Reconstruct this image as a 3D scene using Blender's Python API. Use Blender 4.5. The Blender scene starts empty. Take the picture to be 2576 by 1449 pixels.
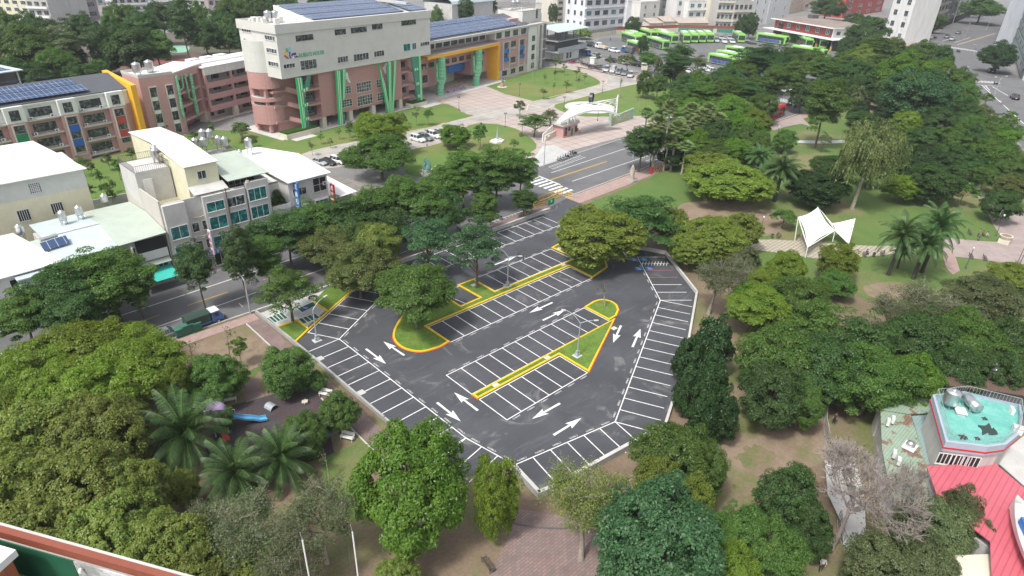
import bpy, math, random
import numpy as np
from mathutils import Vector, Matrix
from math import sin, cos, pi, radians, atan2, sqrt, hypot
S = bpy.context.scene
COL = S.collection
# ---------------------------------------------------------------- camera
FPX, TILT, ROLL, HEAD, CAMH = 1616.14, 28.7694, 2.1122, 43.886, 50.0
_t, _r, _a = radians(TILT), radians(ROLL), radians(HEAD)
_fw = np.array([sin(_a)*cos(_t), cos(_a)*cos(_t), -sin(_t)])
_rt = np.array([cos(_a), -sin(_a), 0.0]); _up = np.cross(_rt, _fw)
_rt2 = _rt*cos(_r) + _up*sin(_r); _up2 = np.cross(_rt2, _fw)
CM = np.array([_rt2, -_up2, _fw])
cam_data = bpy.data.cameras.new('camera'); cam = bpy.data.objects.new('camera', cam_data); COL.objects.link(cam)
cam_data.sensor_width = 36.0; cam_data.lens = FPX/2576*36.0; cam_data.clip_start = 0.5; cam_data.clip_end = 6000
cam.matrix_world = Matrix(((_rt2[0], _up2[0], -_fw[0], 0), (_rt2[1], _up2[1], -_fw[1], 0), (_rt2[2], _up2[2], -_fw[2], CAMH), (0, 0, 0, 1)))
S.camera = cam
# ---------------------------------------------------------------- sky and sun (thin bright cloud, soft shadows)
SUN_EL, SUN_AZ = 58.0, 262.0      # azimuth clockwise from +Y
world = bpy.data.worlds.new("World"); S.world = world; world.use_nodes = True
wn = world.node_tree; wbg = wn.nodes['Background']
sky = wn.nodes.new('ShaderNodeTexSky'); sky.sky_type = 'NISHITA'; sky.sun_disc = False
sky.sun_elevation = radians(SUN_EL); sky.sun_rotation = radians(SUN_AZ); sky.dust_density = 3.0; sky.air_density = 1.0
wh = wn.nodes.new('ShaderNodeHueSaturation'); wh.inputs['Saturation'].default_value = 0.28
wn.links.new(sky.outputs['Color'], wh.inputs['Color']); wn.links.new(wh.outputs['Color'], wbg.inputs['Color'])
wbg.inputs['Strength'].default_value = 0.15
sl = bpy.data.lights.new('sun', 'SUN'); sl.energy = 2.1; sl.angle = radians(8); sl.color = (1.0, 0.965, 0.9)
so = bpy.data.objects.new('sun', sl); COL.objects.link(so)
_d = Vector((sin(radians(SUN_AZ))*cos(radians(SUN_EL)), cos(radians(SUN_AZ))*cos(radians(SUN_EL)), sin(radians(SUN_EL))))
so.rotation_euler = _d.to_track_quat('Z', 'Y').to_euler(); so.location = (0, 0, 300)
S.view_settings.view_transform = 'Standard'; S.view_settings.look = 'None'; S.view_settings.gamma = 1.0
S.view_settings.use_curve_mapping = False
S.view_settings.exposure = 0.66
S.render.engine = 'CYCLES'
S.cycles.max_bounces = 5; S.cycles.transparent_max_bounces = 4
# ---------------------------------------------------------------- measuring helpers: survey crops of the photo -> metres
CR = dict(A=(0,0,.25),B=(579.6,0,.25),C=(1159.2,0,.25),D=(1738.8,0,.325),E=(0,289.8,.325),F=(772.8,257.6,.325),G=(1545.6,257.6,.25),
          H=(1932,386.4,.25),I=(0,740.6,.325),J=(579.6,708.4,.25),K=(1094.8,579.6,.25),L=(1094.8,901.6,.25),M=(1738.8,869.4,.4),
          N=(0,1030.4,.325),O=(772.8,1030.4,.4),V=(0,0,1),P=(1030.4,96.6,.15),Q=(1481.2,38.64,.175),R=(1320.2,193.2,.1125),T=(322,309.12,.15))
def uv(k, x, y): o = CR[k]; return o[0]+o[2]*x, o[1]+o[2]*y
def ray(k, x, y):
    u, v = uv(k, x, y); return CM.T @ np.array([(u-1288)/FPX, (v-724.5)/FPX, 1.0])
def W(k, x, y, z=0.0):
    d = ray(k, x, y); s = (z-CAMH)/d[2]; return Vector((d[0]*s, d[1]*s, z))
def depth(p): return float(_fw @ (np.array(p)-np.array([0, 0, CAMH])))
class Frame:
    def __init__(s, o, deg): s.o = np.array([o[0], o[1]]); s.deg = deg; a = radians(deg); s.u = np.array([cos(a), sin(a)]); s.t = np.array([-sin(a), cos(a)])
    def on(s, k, x, y, t=0.0):
        d = ray(k, x, y); q = (t+s.o@s.t)/(d[:2]@s.t); p = d*q; return float(p[:2]@s.u-s.o@s.u), float(p[2]+CAMH)
    def side(s, k, x, y, sx=0.0):
        d = ray(k, x, y); q = (sx+s.o@s.u)/(d[:2]@s.u); p = d*q; return float(p[:2]@s.t-s.o@s.t), float(p[2]+CAMH)
    def top(s, k, x, y, z=0.0):
        p = np.array(W(k, x, y, z))[:2]-s.o; return float(p@s.u), float(p@s.t)
    def w(s, a, b, z=0.0): p = s.o+s.u*a+s.t*b; return Vector((p[0], p[1], z))
# ---------------------------------------------------------------- object helpers
REG = []    # things whose labels are numbered at the end
def tag(o, label=None, cat=None, group=None, kind=None):
    if label: o['label'] = label
    if cat: o['category'] = cat
    if group: o['group'] = group
    if kind: o['kind'] = kind
    return o
def thing(name, loc, rz=0.0, label=None, cat=None, group=None):
    o = bpy.data.objects.new(name, None); COL.objects.link(o); o.location = loc; o.rotation_euler = (0, 0, rz); o.empty_display_size = .3
    return tag(o, label, cat, group)
def reg(o, desc, where, k=None):
    """desc = look, where = place; numbered from the left of the photograph when several share both"""
    REG.append((o, desc, where)); return o
ORD = ['first','second','third','fourth','fifth','sixth','seventh','eighth','ninth','tenth','eleventh','twelfth','thirteenth','fourteenth','fifteenth','sixteenth','seventeenth','eighteenth','nineteenth','twentieth']
def finish_labels():
    g = {}
    for o, d, w_ in REG: g.setdefault((d, w_), []).append(o)
    for (d, w_), L in g.items():
        def px(o):
            c = CM @ (np.array(o.location)-np.array([0, 0, CAMH])); return c[0]/c[2]
        L.sort(key=px)
        for i, o in enumerate(L):
            if len(L) == 1: o['label'] = f'{d} {w_}'
            elif i == 0: o['label'] = f'leftmost {d} {w_}'
            elif i == len(L)-1: o['label'] = f'rightmost {d} {w_}'
            else: o['label'] = f'{ORD[i] if i < 20 else str(i+1)+"th"} from left, {d} {w_}'
class MB:
    def __init__(s): s.v = []; s.f = []; s.m = []; s.sm = []
    def add(s, vs, fs, m=0, smooth=False):
        n = len(s.v); s.v += [tuple(p) for p in vs]
        for q in fs: s.f.append(tuple(n+i for i in q)); s.m.append(m); s.sm.append(smooth)
        return s
    def box(s, x0, x1, y0, y1, z0, z1, m=0):
        return s.add([(x0,y0,z0),(x1,y0,z0),(x1,y1,z0),(x0,y1,z0),(x0,y0,z1),(x1,y0,z1),(x1,y1,z1),(x0,y1,z1)],
                     [(0,3,2,1),(4,5,6,7),(0,1,5,4),(1,2,6,5),(2,3,7,6),(3,0,4,7)], m)
    def prism(s, poly, z0, z1, m=0, mtop=None):
        n = len(poly); a = sum(poly[i][0]*poly[(i+1)%n][1]-poly[(i+1)%n][0]*poly[i][1] for i in range(n))
        if a < 0: poly = poly[::-1]
        zt = z1 if hasattr(z1, '__len__') else [z1]*n
        if a < 0 and hasattr(z1, '__len__'): zt = list(zt)[::-1]
        s.add([(p[0],p[1],z0) for p in poly]+[(p[0],p[1],zt[i]) for i, p in enumerate(poly)],
              [tuple(range(n))[::-1]]+[(i,(i+1)%n,n+(i+1)%n,n+i) for i in range(n)], m)
        s.add([(p[0],p[1],zt[i]) for i, p in enumerate(poly)], [tuple(range(n))], m if mtop is None else mtop); return s
    def sheet(s, poly, z, m=0):
        n = len(poly); a = sum(poly[i][0]*poly[(i+1)%n][1]-poly[(i+1)%n][0]*poly[i][1] for i in range(n))
        if a < 0: poly = poly[::-1]
        return s.add([(p[0],p[1],z) for p in poly], [tuple(range(n))], m)
    def quad(s, a, b, c, d, m=0): return s.add([a,b,c,d], [(0,1,2,3)], m)
    def slab(s, a, b, c, d, th, m=0):
        """thick plate under quad abcd (counter-clockwise seen from outside)"""
        a, b, c, d = map(Vector, (a,b,c,d)); n = (b-a).cross(d-a).normalized()*th
        return s.add([a,b,c,d,a-n,b-n,c-n,d-n], [(0,1,2,3),(7,6,5,4),(0,4,5,1),(1,5,6,2),(2,6,7,3),(3,7,4,0)], m)
    def tube(s, pts, rs, n=8, m=0, cap=True, smooth=True):
        pts = [Vector(p) for p in pts]
        if not hasattr(rs, '__len__'): rs = [rs]*len(pts)
        rings = []; x = None
        for i, p in enumerate(pts):
            d = (pts[min(i+1, len(pts)-1)]-pts[max(i-1, 0)]).normalized()
            if x is None: x = d.orthogonal().normalized()
            else: x = (x-d*x.dot(d)); x = x.normalized() if x.length > 1e-4 else d.orthogonal().normalized()
            y = d.cross(x); rings.append([p+(x*cos(2*pi*j/n)+y*sin(2*pi*j/n))*rs[i] for j in range(n)])
        vs = [q for r in rings for q in r]; fs = []
        for i in range(len(pts)-1):
            for j in range(n): fs.append((i*n+j, i*n+(j+1)%n, (i+1)*n+(j+1)%n, (i+1)*n+j))
        s.add(vs, fs, m, smooth)
        if cap: s.add(rings[0][::-1], [tuple(range(n))], m); s.add(rings[-1], [tuple(range(n))], m)
        return s
    def lathe(s, c, prof, n=16, m=0):
        vs = []; fs = []
        for r, z in prof:
            for j in range(n): vs.append((c[0]+r*cos(2*pi*j/n), c[1]+r*sin(2*pi*j/n), c[2]+z))
        for i in range(len(prof)-1):
            for j in range(n): fs.append((i*n+j, i*n+(j+1)%n, (i+1)*n+(j+1)%n, (i+1)*n+j))
        s.add(vs, fs, m, True); k = len(prof)-1
        s.add(vs[k*n:(k+1)*n], [tuple(range(n))], m); return s
    def bar(s, a, b, w=.1, h=None, m=0):
        a = Vector(a); b = Vector(b); h = h or w; d = (b-a).normalized(); up = Vector((0,0,1)) if abs(d.z) < .95 else Vector((0,1,0))
        x = d.cross(up).normalized()*w/2; y = x.cross(d).normalized()*h/2
        return s.add([a-x-y,a+x-y,a+x+y,a-x+y,b-x-y,b+x-y,b+x+y,b-x+y], [(0,3,2,1)[::-1],(4,5,6,7)[::-1],(0,1,5,4)[::-1],(1,2,6,5)[::-1],(2,3,7,6)[::-1],(3,0,4,7)[::-1]], m)
    def mesh(s, name, mats):
        me = bpy.data.meshes.new(name); me.from_pydata(s.v, [], s.f)
        for m in (mats if isinstance(mats, (list, tuple)) else [mats]): me.materials.append(m)
        me.polygons.foreach_set('material_index', s.m); me.polygons.foreach_set('use_smooth', s.sm); me.update(); return me
    def build(s, name, mats, parent=None, loc=(0,0,0), rz=0.0):
        o = bpy.data.objects.new(name, s.mesh(name, mats)); COL.objects.link(o); o.location = loc; o.rotation_euler = (0,0,rz)
        if parent: o.parent = parent
        return o
def put(name, me, parent=None, loc=(0,0,0), rz=0.0, sc=None):
    o = bpy.data.objects.new(name, me); COL.objects.link(o); o.location = loc; o.rotation_euler = (0,0,rz)
    if sc: o.scale = sc
    if parent: o.parent = parent
    return o
def dup(root, loc, rz=None, sc=None):
    r = root.copy(); COL.objects.link(r); r.location = loc
    if rz is not None: r.rotation_euler = (0,0,rz)
    if sc is not None: r.scale = sc
    for ch in list(root.children):
        c = ch.copy(); COL.objects.link(c); c.parent = r
        for g_ in list(ch.children):
            d = g_.copy(); COL.objects.link(d); d.parent = c
    return r
def struct(name, mb, mats, label=None):
    o = mb.build(name, mats); o['kind'] = 'structure'
    return o
# ---------------------------------------------------------------- materials
def newmat(name):
    m = bpy.data.materials.new(name); m.use_nodes = True; nt = m.node_tree; return m, nt, nt.nodes['Principled BSDF']
def lnk(nt, a, b): nt.links.new(a, b)
def rgb(c): return (c[0], c[1], c[2], 1)
def mixrgb(nt, a, b, f):
    n = nt.nodes.new('ShaderNodeMix'); n.data_type = 'RGBA'
    for s_, v in ((n.inputs[6], a), (n.inputs[7], b)):
        if isinstance(v, (tuple, list)): s_.default_value = rgb(v)
        else: lnk(nt, v, s_)
    if isinstance(f, (int, float)): n.inputs[0].default_value = f
    else: lnk(nt, f, n.inputs[0])
    return n.outputs[2]
def noise(nt, scale, detail=4, rough=.6, vec=None, dist=0.0):
    n = nt.nodes.new('ShaderNodeTexNoise'); n.inputs['Scale'].default_value = scale; n.inputs['Detail'].default_value = detail; n.inputs['Roughness'].default_value = rough; n.inputs['Distortion'].default_value = dist
    if vec is not None: lnk(nt, vec, n.inputs['Vector'])
    return n.outputs['Fac']
def ramp(nt, fac, lo, hi, a=0.0, b=1.0):
    n = nt.nodes.new('ShaderNodeMapRange'); lnk(nt, fac, n.inputs[0]); n.inputs[1].default_value = lo; n.inputs[2].default_value = hi; n.inputs[3].default_value = a; n.inputs[4].default_value = b
    return n.outputs[0]
def wpos(nt):
    g_ = nt.nodes.new('ShaderNodeNewGeometry'); return g_.outputs['Position']
def opos(nt):
    g_ = nt.nodes.new('ShaderNodeTexCoord'); return g_.outputs['Object']
def plain(name, col, rough=.7, var=.18, scale=.6, metal=0.0, fine=.08, streak=False):
    m, nt, b = newmat(name); p = wpos(nt)
    if streak:
        mp = nt.nodes.new('ShaderNodeMapping'); mp.inputs['Scale'].default_value = (1.6, 1.6, .22); lnk(nt, p, mp.inputs[0]); p2 = mp.outputs[0]
    else: p2 = p
    f = noise(nt, scale, 5, .65, p2); dark = tuple(c*(1-var) for c in col); lite = tuple(min(1, c*(1+var*.6)) for c in col)
    c1 = mixrgb(nt, dark, lite, ramp(nt, f, .3, .7))
    f2 = noise(nt, 9.0, 3, .6, p); c2 = mixrgb(nt, c1, tuple(c*(1-fine*3) for c in col), ramp(nt, f2, .45, .8, 0, .5))
    lnk(nt, c2, b.inputs['Base Color']); b.inputs['Roughness'].default_value = rough; b.inputs['Metallic'].default_value = metal; return m
def wallcoord(nt):
    tc = nt.nodes.new('ShaderNodeTexCoord'); sp = nt.nodes.new('ShaderNodeSeparateXYZ'); lnk(nt, tc.outputs['Object'], sp.inputs[0])
    ad = nt.nodes.new('ShaderNodeMath'); ad.operation = 'ADD'; lnk(nt, sp.outputs[0], ad.inputs[0]); lnk(nt, sp.outputs[1], ad.inputs[1])
    cb = nt.nodes.new('ShaderNodeCombineXYZ'); lnk(nt, ad.outputs[0], cb.inputs[0]); lnk(nt, sp.outputs[2], cb.inputs[1]); return cb.outputs[0]
def tiled(name, col, joint, w=1.2, h=.6, mortar=.02, rough=.6, var=.12, flat=False, stain=.15, offset=0.0, col2=None):
    m, nt, b = newmat(name); br = nt.nodes.new('ShaderNodeTexBrick'); br.offset = offset
    lnk(nt, wpos(nt) if flat == 'w' else (opos(nt) if flat else wallcoord(nt)), br.inputs['Vector'])
    br.inputs['Color1'].default_value = rgb(col); br.inputs['Color2'].default_value = rgb(col2 or tuple(c*(1-var) for c in col)); br.inputs['Mortar'].default_value = rgb(joint)
    br.inputs['Scale'].default_value = 1.0; br.inputs['Mortar Size'].default_value = mortar; br.inputs['Mortar Smooth'].default_value = .3; br.inputs['Brick Width'].default_value = w; br.inputs['Row Height'].default_value = h
    f = noise(nt, .35, 5, .7, wpos(nt)); c = mixrgb(nt, br.outputs['Color'], tuple(x*(1-stain*2) for x in col), ramp(nt, f, .45, .75, 0, .6))
    lnk(nt, c, b.inputs['Base Color']); b.inputs['Roughness'].default_value = rough; return m
def ribbed(name, col, pitch=.25, axis=0, rough=.45, rust=None, dark=.75):
    """corrugated sheet: bump ribs running along the other axis of the object"""
    m, nt, b = newmat(name); sp = nt.nodes.new('ShaderNodeSeparateXYZ'); lnk(nt, opos(nt), sp.inputs[0])
    mu = nt.nodes.new('ShaderNodeMath'); mu.operation = 'MULTIPLY'; lnk(nt, sp.outputs[axis], mu.inputs[0]); mu.inputs[1].default_value = 1/pitch
    fr = nt.nodes.new('ShaderNodeMath'); fr.operation = 'FRACT'; lnk(nt, mu.outputs[0], fr.inputs[0])
    f = ramp(nt, fr.outputs[0], 0, .3); n1 = noise(nt, .5, 5, .7, wpos(nt))
    base = mixrgb(nt, tuple(c*.86 for c in col), col, ramp(nt, n1, .35, .65))
    if rust: base = mixrgb(nt, base, rust, ramp(nt, noise(nt, .45, 6, .7, wpos(nt), .4), .56, .6))
    c = mixrgb(nt, tuple(x*dark for x in col), base, f); lnk(nt, c, b.inputs['Base Color'])
    bp = nt.nodes.new('ShaderNodeBump'); bp.inputs['Strength'].default_value = .4; bp.inputs['Distance'].default_value = .05; lnk(nt, f, bp.inputs['Height']); lnk(nt, bp.outputs[0], b.inputs['Normal'])
    b.inputs['Roughness'].default_value = rough; return m
def glassm(name, col=(.03,.04,.042), rough=.15, var=.5, hi=(.24,.26,.25)):
    m, nt, b = newmat(name); f = noise(nt, 1.5, 3, .6, wpos(nt)); c = mixrgb(nt, col, hi, ramp(nt, f, .48, .64, 0, .9)); lnk(nt, c, b.inputs['Base Color']); b.inputs['Roughness'].default_value = rough
    return m
def leafm(name, c1, c2, c3=None, trans=.38, big=.25):
    """leaf colour varies leaf by leaf, branch by branch and tree by tree"""
    m = bpy.data.materials.new(name); m.use_nodes = True; nt = m.node_tree; nt.nodes.clear()
    out = nt.nodes.new('ShaderNodeOutputMaterial'); ge = nt.nodes.new('ShaderNodeNewGeometry'); oi = nt.nodes.new('ShaderNodeObjectInfo')
    c = mixrgb(nt, c1, c2, ramp(nt, noise(nt, big*2.2, 3, .6, ge.outputs['Position']), .36, .64))
    c = mixrgb(nt, c, c3 or tuple(x*1.5 for x in c2), ramp(nt, ge.outputs['Random Per Island'], .55, 1.0, 0, .75))
    c = mixrgb(nt, c, tuple(x*.5 for x in c1), ramp(nt, ge.outputs['Random Per Island'], .35, 0, 0, .6))
    hs = nt.nodes.new('ShaderNodeHueSaturation'); lnk(nt, c, hs.inputs['Color'])
    lnk(nt, ramp(nt, oi.outputs['Random'], 0, 1, .488, .512), hs.inputs['Hue']); lnk(nt, ramp(nt, oi.outputs['Random'], 0, 1, .98, 1.42), hs.inputs['Value'])
    d = nt.nodes.new('ShaderNodeBsdfDiffuse'); t = nt.nodes.new('ShaderNodeBsdfTranslucent'); g2 = nt.nodes.new('ShaderNodeBsdfGlossy'); g2.inputs['Roughness'].default_value = .45
    g2.inputs['Color'].default_value = (1,1,1,1)
    lnk(nt, hs.outputs[0], d.inputs['Color']); lnk(nt, hs.outputs[0], t.inputs['Color'])
    mx = nt.nodes.new('ShaderNodeMixShader'); mx.inputs[0].default_value = trans; lnk(nt, d.outputs[0], mx.inputs[1]); lnk(nt, t.outputs[0], mx.inputs[2])
    m2 = nt.nodes.new('ShaderNodeMixShader'); m2.inputs[0].default_value = .02; lnk(nt, mx.outputs[0], m2.inputs[1]); lnk(nt, g2.outputs[0], m2.inputs[2]); lnk(nt, m2.outputs[0], out.inputs[0]); return m
M = {}
M['white'] = plain('white_paint', (.76,.76,.74), .5, .14, .5, streak=True)
M['kerbwhite'] = plain('road_marking_white', (.76,.76,.76), .6, .22, 2.2, fine=.12)
M['offwhite'] = tiled('offwhite_cladding', (.60,.59,.56), (.5,.49,.47), 60, 1.25, .012, var=.03, stain=.10)
M['cream'] = plain('cream_render', (.62,.57,.47), .7, .1, .4)
M['pink'] = tiled('pink_tile_wall', (.53,.315,.30), (.44,.26,.245), 2.4, 1.2, .02, var=.04, stain=.06)
M['pinkdark'] = tiled('brick_pink_wall', (.49,.27,.25), (.41,.225,.21), .6, .24, .02, var=.10, stain=.06)
M['grey'] = plain('grey_concrete', (.36,.36,.35), .8, .2, .8)
M['lgrey'] = plain('light_concrete', (.52,.51,.49), .8, .15, .5)
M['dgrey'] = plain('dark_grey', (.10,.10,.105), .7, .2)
M['black'] = plain('black_rubber', (.02,.02,.02), .7, .1)
M['yellow'] = plain('yellow_wall', (.80,.42,.03), .6, .07)
M['kerbyel'] = plain('kerb_yellow_paint', (.78,.50,.01), .55, .10, 2.0)
M['red'] = plain('red_paint', (.55,.03,.03), .5, .1)
M['blue'] = plain('blue_paint', (.04,.17,.50), .5, .1)
M['green'] = plain('green_paint', (.02,.20,.10), .5, .1)
M['roofwhite'] = ribbed('white_metal_roof', (.80,.80,.78), .6, 0, .4, dark=.86)
M['roofgreen'] = ribbed('pale_green_metal_roof', (.44,.50,.43), .3, 0, .5)
M['roofblue'] = ribbed('pale_blue_metal_roof', (.50,.58,.60), .3, 0, .5, dark=.85)
M['roofgrey'] = ribbed('grey_metal_roof', (.10,.105,.12), .35, 0, .5)
M['creamrib'] = ribbed('cream_ribbed_cladding', (.72,.69,.50), .4, 0, .5, dark=.92)
M['greyrib'] = ribbed('pale_grey_ribbed_cladding', (.60,.62,.58), .4, 0, .5, dark=.9)
M['glass'] = glassm('window_glass')
M['tealglass'] = glassm('teal_window_glass', (.02,.11,.11), .15, hi=(.07,.34,.30))
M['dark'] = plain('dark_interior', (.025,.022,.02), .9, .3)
M['frame'] = plain('white_window_frame', (.7,.7,.7), .5, .05)
M['dframe'] = plain('dark_window_frame', (.05,.06,.06), .5, .1)
M['steel'] = plain('stainless_steel', (.62,.63,.64), .28, .15, 2, metal=.85)
M['pole'] = plain('galvanised_steel', (.42,.47,.50), .5, .12, metal=.3)
M['rail'] = plain('iron_rail', (.30,.29,.27), .6, .15)
M['bark'] = plain('bark', (.13,.10,.075), .9, .35, 3.0)
M['barkpale'] = plain('pale_bark', (.30,.27,.22), .9, .3, 3.0)
M['barkdark'] = plain('dark_bark', (.05,.042,.035), .9, .3, 3.0)
M['acwhite'] = plain('appliance_white', (.70,.69,.65), .5, .08)
M['asphaltroof'] = plain('weathered_flat_roof', (.30,.29,.27), .9, .3, .5)
M['skin'] = plain('skin', (.45,.26,.18), .6, .05)
# ================================================================ ground materials
def groundmat(name, a, b, c=None, s=.25, lo=.42, hi=.58, fs=3.0, rough=.95, fine=.25):
    m, nt, bs = newmat(name); p = wpos(nt)
    n1 = noise(nt, s, 7, .68, p, .3); col = mixrgb(nt, a, b, ramp(nt, n1, lo, hi))
    if c: col = mixrgb(nt, col, c, ramp(nt, noise(nt, s*.45, 5, .6, p, .2), .52, .66))
    n2 = noise(nt, fs, 5, .7, p); hs = nt.nodes.new('ShaderNodeHueSaturation'); lnk(nt, col, hs.inputs['Color'])
    lnk(nt, ramp(nt, n2, .25, .75, 1-fine, 1+fine), hs.inputs['Value']); lnk(nt, hs.outputs[0], bs.inputs['Base Color']); bs.inputs['Roughness'].default_value = rough
    bp = nt.nodes.new('ShaderNodeBump'); bp.inputs['Strength'].default_value = .5; bp.inputs['Distance'].default_value = .08; lnk(nt, noise(nt, 12, 4, .7, p), bp.inputs['Height']); lnk(nt, bp.outputs[0], bs.inputs['Normal']); return m
GRASS = (.075,.145,.028); DIRT = (.20,.148,.10); DIRT2 = (.14,.10,.068)
M['city'] = groundmat('city_ground', (.17,.17,.17), (.22,.21,.20), s=.05)
M['park'] = groundmat('park_soil_and_grass', DIRT, (.13,.15,.05), DIRT2, s=.12, lo=.46, hi=.62)
M['parkgrass'] = groundmat('park_grass', GRASS, (.105,.155,.035), (.19,.165,.08), s=.11, lo=.35, hi=.65)
M['lawn'] = groundmat('school_lawn', (.085,.165,.028), (.125,.185,.04), (.18,.18,.06), s=.07, lo=.35, hi=.65, fine=.15)
M['islandgrass'] = groundmat('island_turf', (.085,.16,.02), (.13,.20,.03), s=.5, fine=.25)
M['dirt'] = groundmat('bare_soil', DIRT, (.25,.19,.135), (.13,.15,.05), s=.3, fine=.15)
M['road'] = groundmat('road_asphalt', (.125,.125,.13), (.15,.15,.152), (.105,.105,.11), s=.15, lo=.3, hi=.7, fs=1.5, rough=.85, fine=.08)
M['drive'] = groundmat('concrete_drive', (.33,.31,.285), (.40,.38,.35), (.27,.26,.245), s=.25, fine=.1)
M['patch'] = groundmat('thin_grass_on_soil', (.15,.15,.06), (.20,.155,.10), (.11,.14,.045), s=.7, lo=.4, hi=.6)
M['grove'] = groundmat('grove_soil', (.13,.11,.09), (.10,.085,.07), (.07,.10,.03), s=.05)
M['courtred'] = groundmat('court_red', (.28,.07,.06), (.24,.08,.07), s=.3)
M['mound'] = groundmat('mound_green', (.20,.42,.30), (.25,.45,.33), s=.4)
M['concrete'] = groundmat('pale_concrete', (.45,.46,.45), (.52,.52,.50), s=.4, fine=.06)
def lotmat():
    m, nt, bs = newmat('new_lot_asphalt'); p = wpos(nt)
    c = mixrgb(nt, (.052,.054,.061), (.073,.076,.086), ramp(nt, noise(nt, .13, 5, .6, p, .6), .36, .66))
    # dusty tyre scuffs and dried water stains
    mp = nt.nodes.new('ShaderNodeMapping'); mp.inputs['Rotation'].default_value = (0, 0, radians(12)); mp.inputs['Scale'].default_value = (.10, .55, 1); lnk(nt, p, mp.inputs[0])
    sc = noise(nt, 1.0, 8, .75, mp.outputs[0], 1.2)
    c = mixrgb(nt, c, (.17,.17,.17), ramp(nt, sc, .56, .80, 0, .8))
    st = noise(nt, .16, 9, .62, p, 1.6); c = mixrgb(nt, c, (.25,.25,.245), ramp(nt, st, .58, .78, 0, .85))
    c = mixrgb(nt, c, (.035,.036,.04), ramp(nt, noise(nt, .3, 6, .7, mp.outputs[0], 1.5), .56, .70, 0, .45))
    hs = nt.nodes.new('ShaderNodeHueSaturation'); lnk(nt, c, hs.inputs['Color']); lnk(nt, ramp(nt, noise(nt, 14, 3, .7, p), .3, .7, .88, 1.12), hs.inputs['Value'])
    lnk(nt, hs.outputs[0], bs.inputs['Base Color']); bs.inputs['Roughness'].default_value = .8
    bp = nt.nodes.new('ShaderNodeBump'); bp.inputs['Strength'].default_value = .2; bp.inputs['Distance'].default_value = .02; lnk(nt, noise(nt, 40, 3, .6, p), bp.inputs['Height']); lnk(nt, bp.outputs[0], bs.inputs['Normal']); return m
M['lot'] = lotmat()
M['brickpath'] = tiled('brick_paving', (.27,.18,.163), (.13,.105,.10), .55, .28, .025, .9, .3, 'w', .25, .5, col2=(.19,.148,.14))
M['brickpathpale'] = tiled('pale_brick_paving', (.40,.28,.25), (.24,.19,.17), .6, .3, .022, .9, .2, 'w', .15, .5)
M['plaza'] = tiled('plaza_slabs', (.44,.375,.345), (.23,.13,.11), 3.6, 3.6, .11, .85, .12, 'w', .1, 0)
M['rubber'] = tiled('rubber_play_tiles', (.085,.05,.052), (.035,.035,.035), .6, .6, .03, .95, .3, 'w', .25, .5, col2=(.058,.062,.07))
M['stonepath'] = tiled('stone_slab_path', (.42,.38,.30), (.17,.155,.11), .95, .7, .07, .9, .15, 'w', .15, .5, col2=(.40,.35,.27))
M['pinkpave'] = groundmat('pinkish_paving', (.29,.235,.22), (.34,.28,.26), s=.4, fine=.08)
def ragged(poly, step=1.2, amp=.35, seed=1):
    rnd = random.Random(seed); out = []; n = len(poly)
    for i in range(n):
        a, b = Vector(poly[i][:2]), Vector(poly[(i+1)%n][:2]); k = max(1, int((b-a).length/step))
        for j in range(k): p = a.lerp(b, j/k); out.append((p.x+rnd.gauss(0,amp), p.y+rnd.gauss(0,amp)))
    return out
def sheet(name, poly, z, m):
    if name in ('grass_patch','bare_soil','park_lawn'): poly = ragged(poly, .8, .16, int(poly[0][0]))
    mb = MB(); mb.sheet([(p[0], p[1]) for p in poly], z); return struct(name, mb, M[m])
def Wp(*a): return [W(k, x, y) for k, x, y in a]
def smooth(pts, n=5, closed=True):
    P = [Vector((p[0], p[1], 0)) for p in pts]; N = len(P); out = []
    for i in range(N if closed else N-1):
        a, b, c, d = (P[(i-1) % N], P[i], P[(i+1) % N], P[(i+2) % N]) if closed else (P[max(i-1,0)], P[i], P[i+1], P[min(i+2,N-1)])
        for j in range(n):
            t = j/n; out.append(.5*((2*b)+(c-a)*t+(2*a-5*b+4*c-d)*t*t+(3*b-a-3*c+d)*t**3))
    if not closed: out.append(P[-1])
    return [(p.x, p.y) for p in out]
# ================================================================ ground sheets
g_ = MB(); g_.sheet([(-1500,-1500),(3000,-1500),(3000,3000),(-1500,3000)], 0); struct('ground', g_, M['city'])
sheet('park_ground', [(-90,83.4),(15,84.6),(77,84.8),(92,86),(119,89.3),(160,92),(223,93.5),(262,104),(300,106),(347,79),(263,43),(230,31),(180,0),(100,-60),(-90,-60)], .01, 'park')
sheet('park_lawn', smooth([(96,80),(118,84),(160,88),(215,91),(262,100),(300,101),(335,80),(262,46),(222,34),(180,20),(130,-2),(108,18),(104,34),(97,44),(99,58)]), .02, 'parkgrass')
sheet('grass_patch', smooth(Wp(('M',290,690),('M',370,625),('M',530,690),('M',400,790),('M',290,720))), .03, 'patch')
sheet('grass_patch', smooth(Wp(('M',290,860),('M',440,900),('M',380,1060),('M',220,1110),('M',150,1060),('M',240,960))), .03, 'patch')
sheet('grass_patch', smooth(Wp(('I',1380,700),('I',1250,640),('I',1180,760),('I',1500,700),('I',1950,640),('I',2000,560),('I',1900,600))), .02, 'parkgrass')
sheet('grass_patch', smooth(Wp(('O',100,330),('O',230,250),('O',400,190),('O',330,420),('O',330,640),('O',240,700),('O',150,600))), .02, 'parkgrass')
sheet('bare_soil', smooth(Wp(('I',1450,420),('I',1900,250),('I',2190,480),('I',2000,560),('I',1600,640),('I',1450,560))), .024, 'dirt')
sheet('bare_soil', smooth(Wp(('M',150,260),('M',560,280),('M',840,380),('M',840,720),('M',560,840),('M',480,1100),('M',180,1180),('M',80,980),('M',180,560))), .024, 'dirt')
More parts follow.
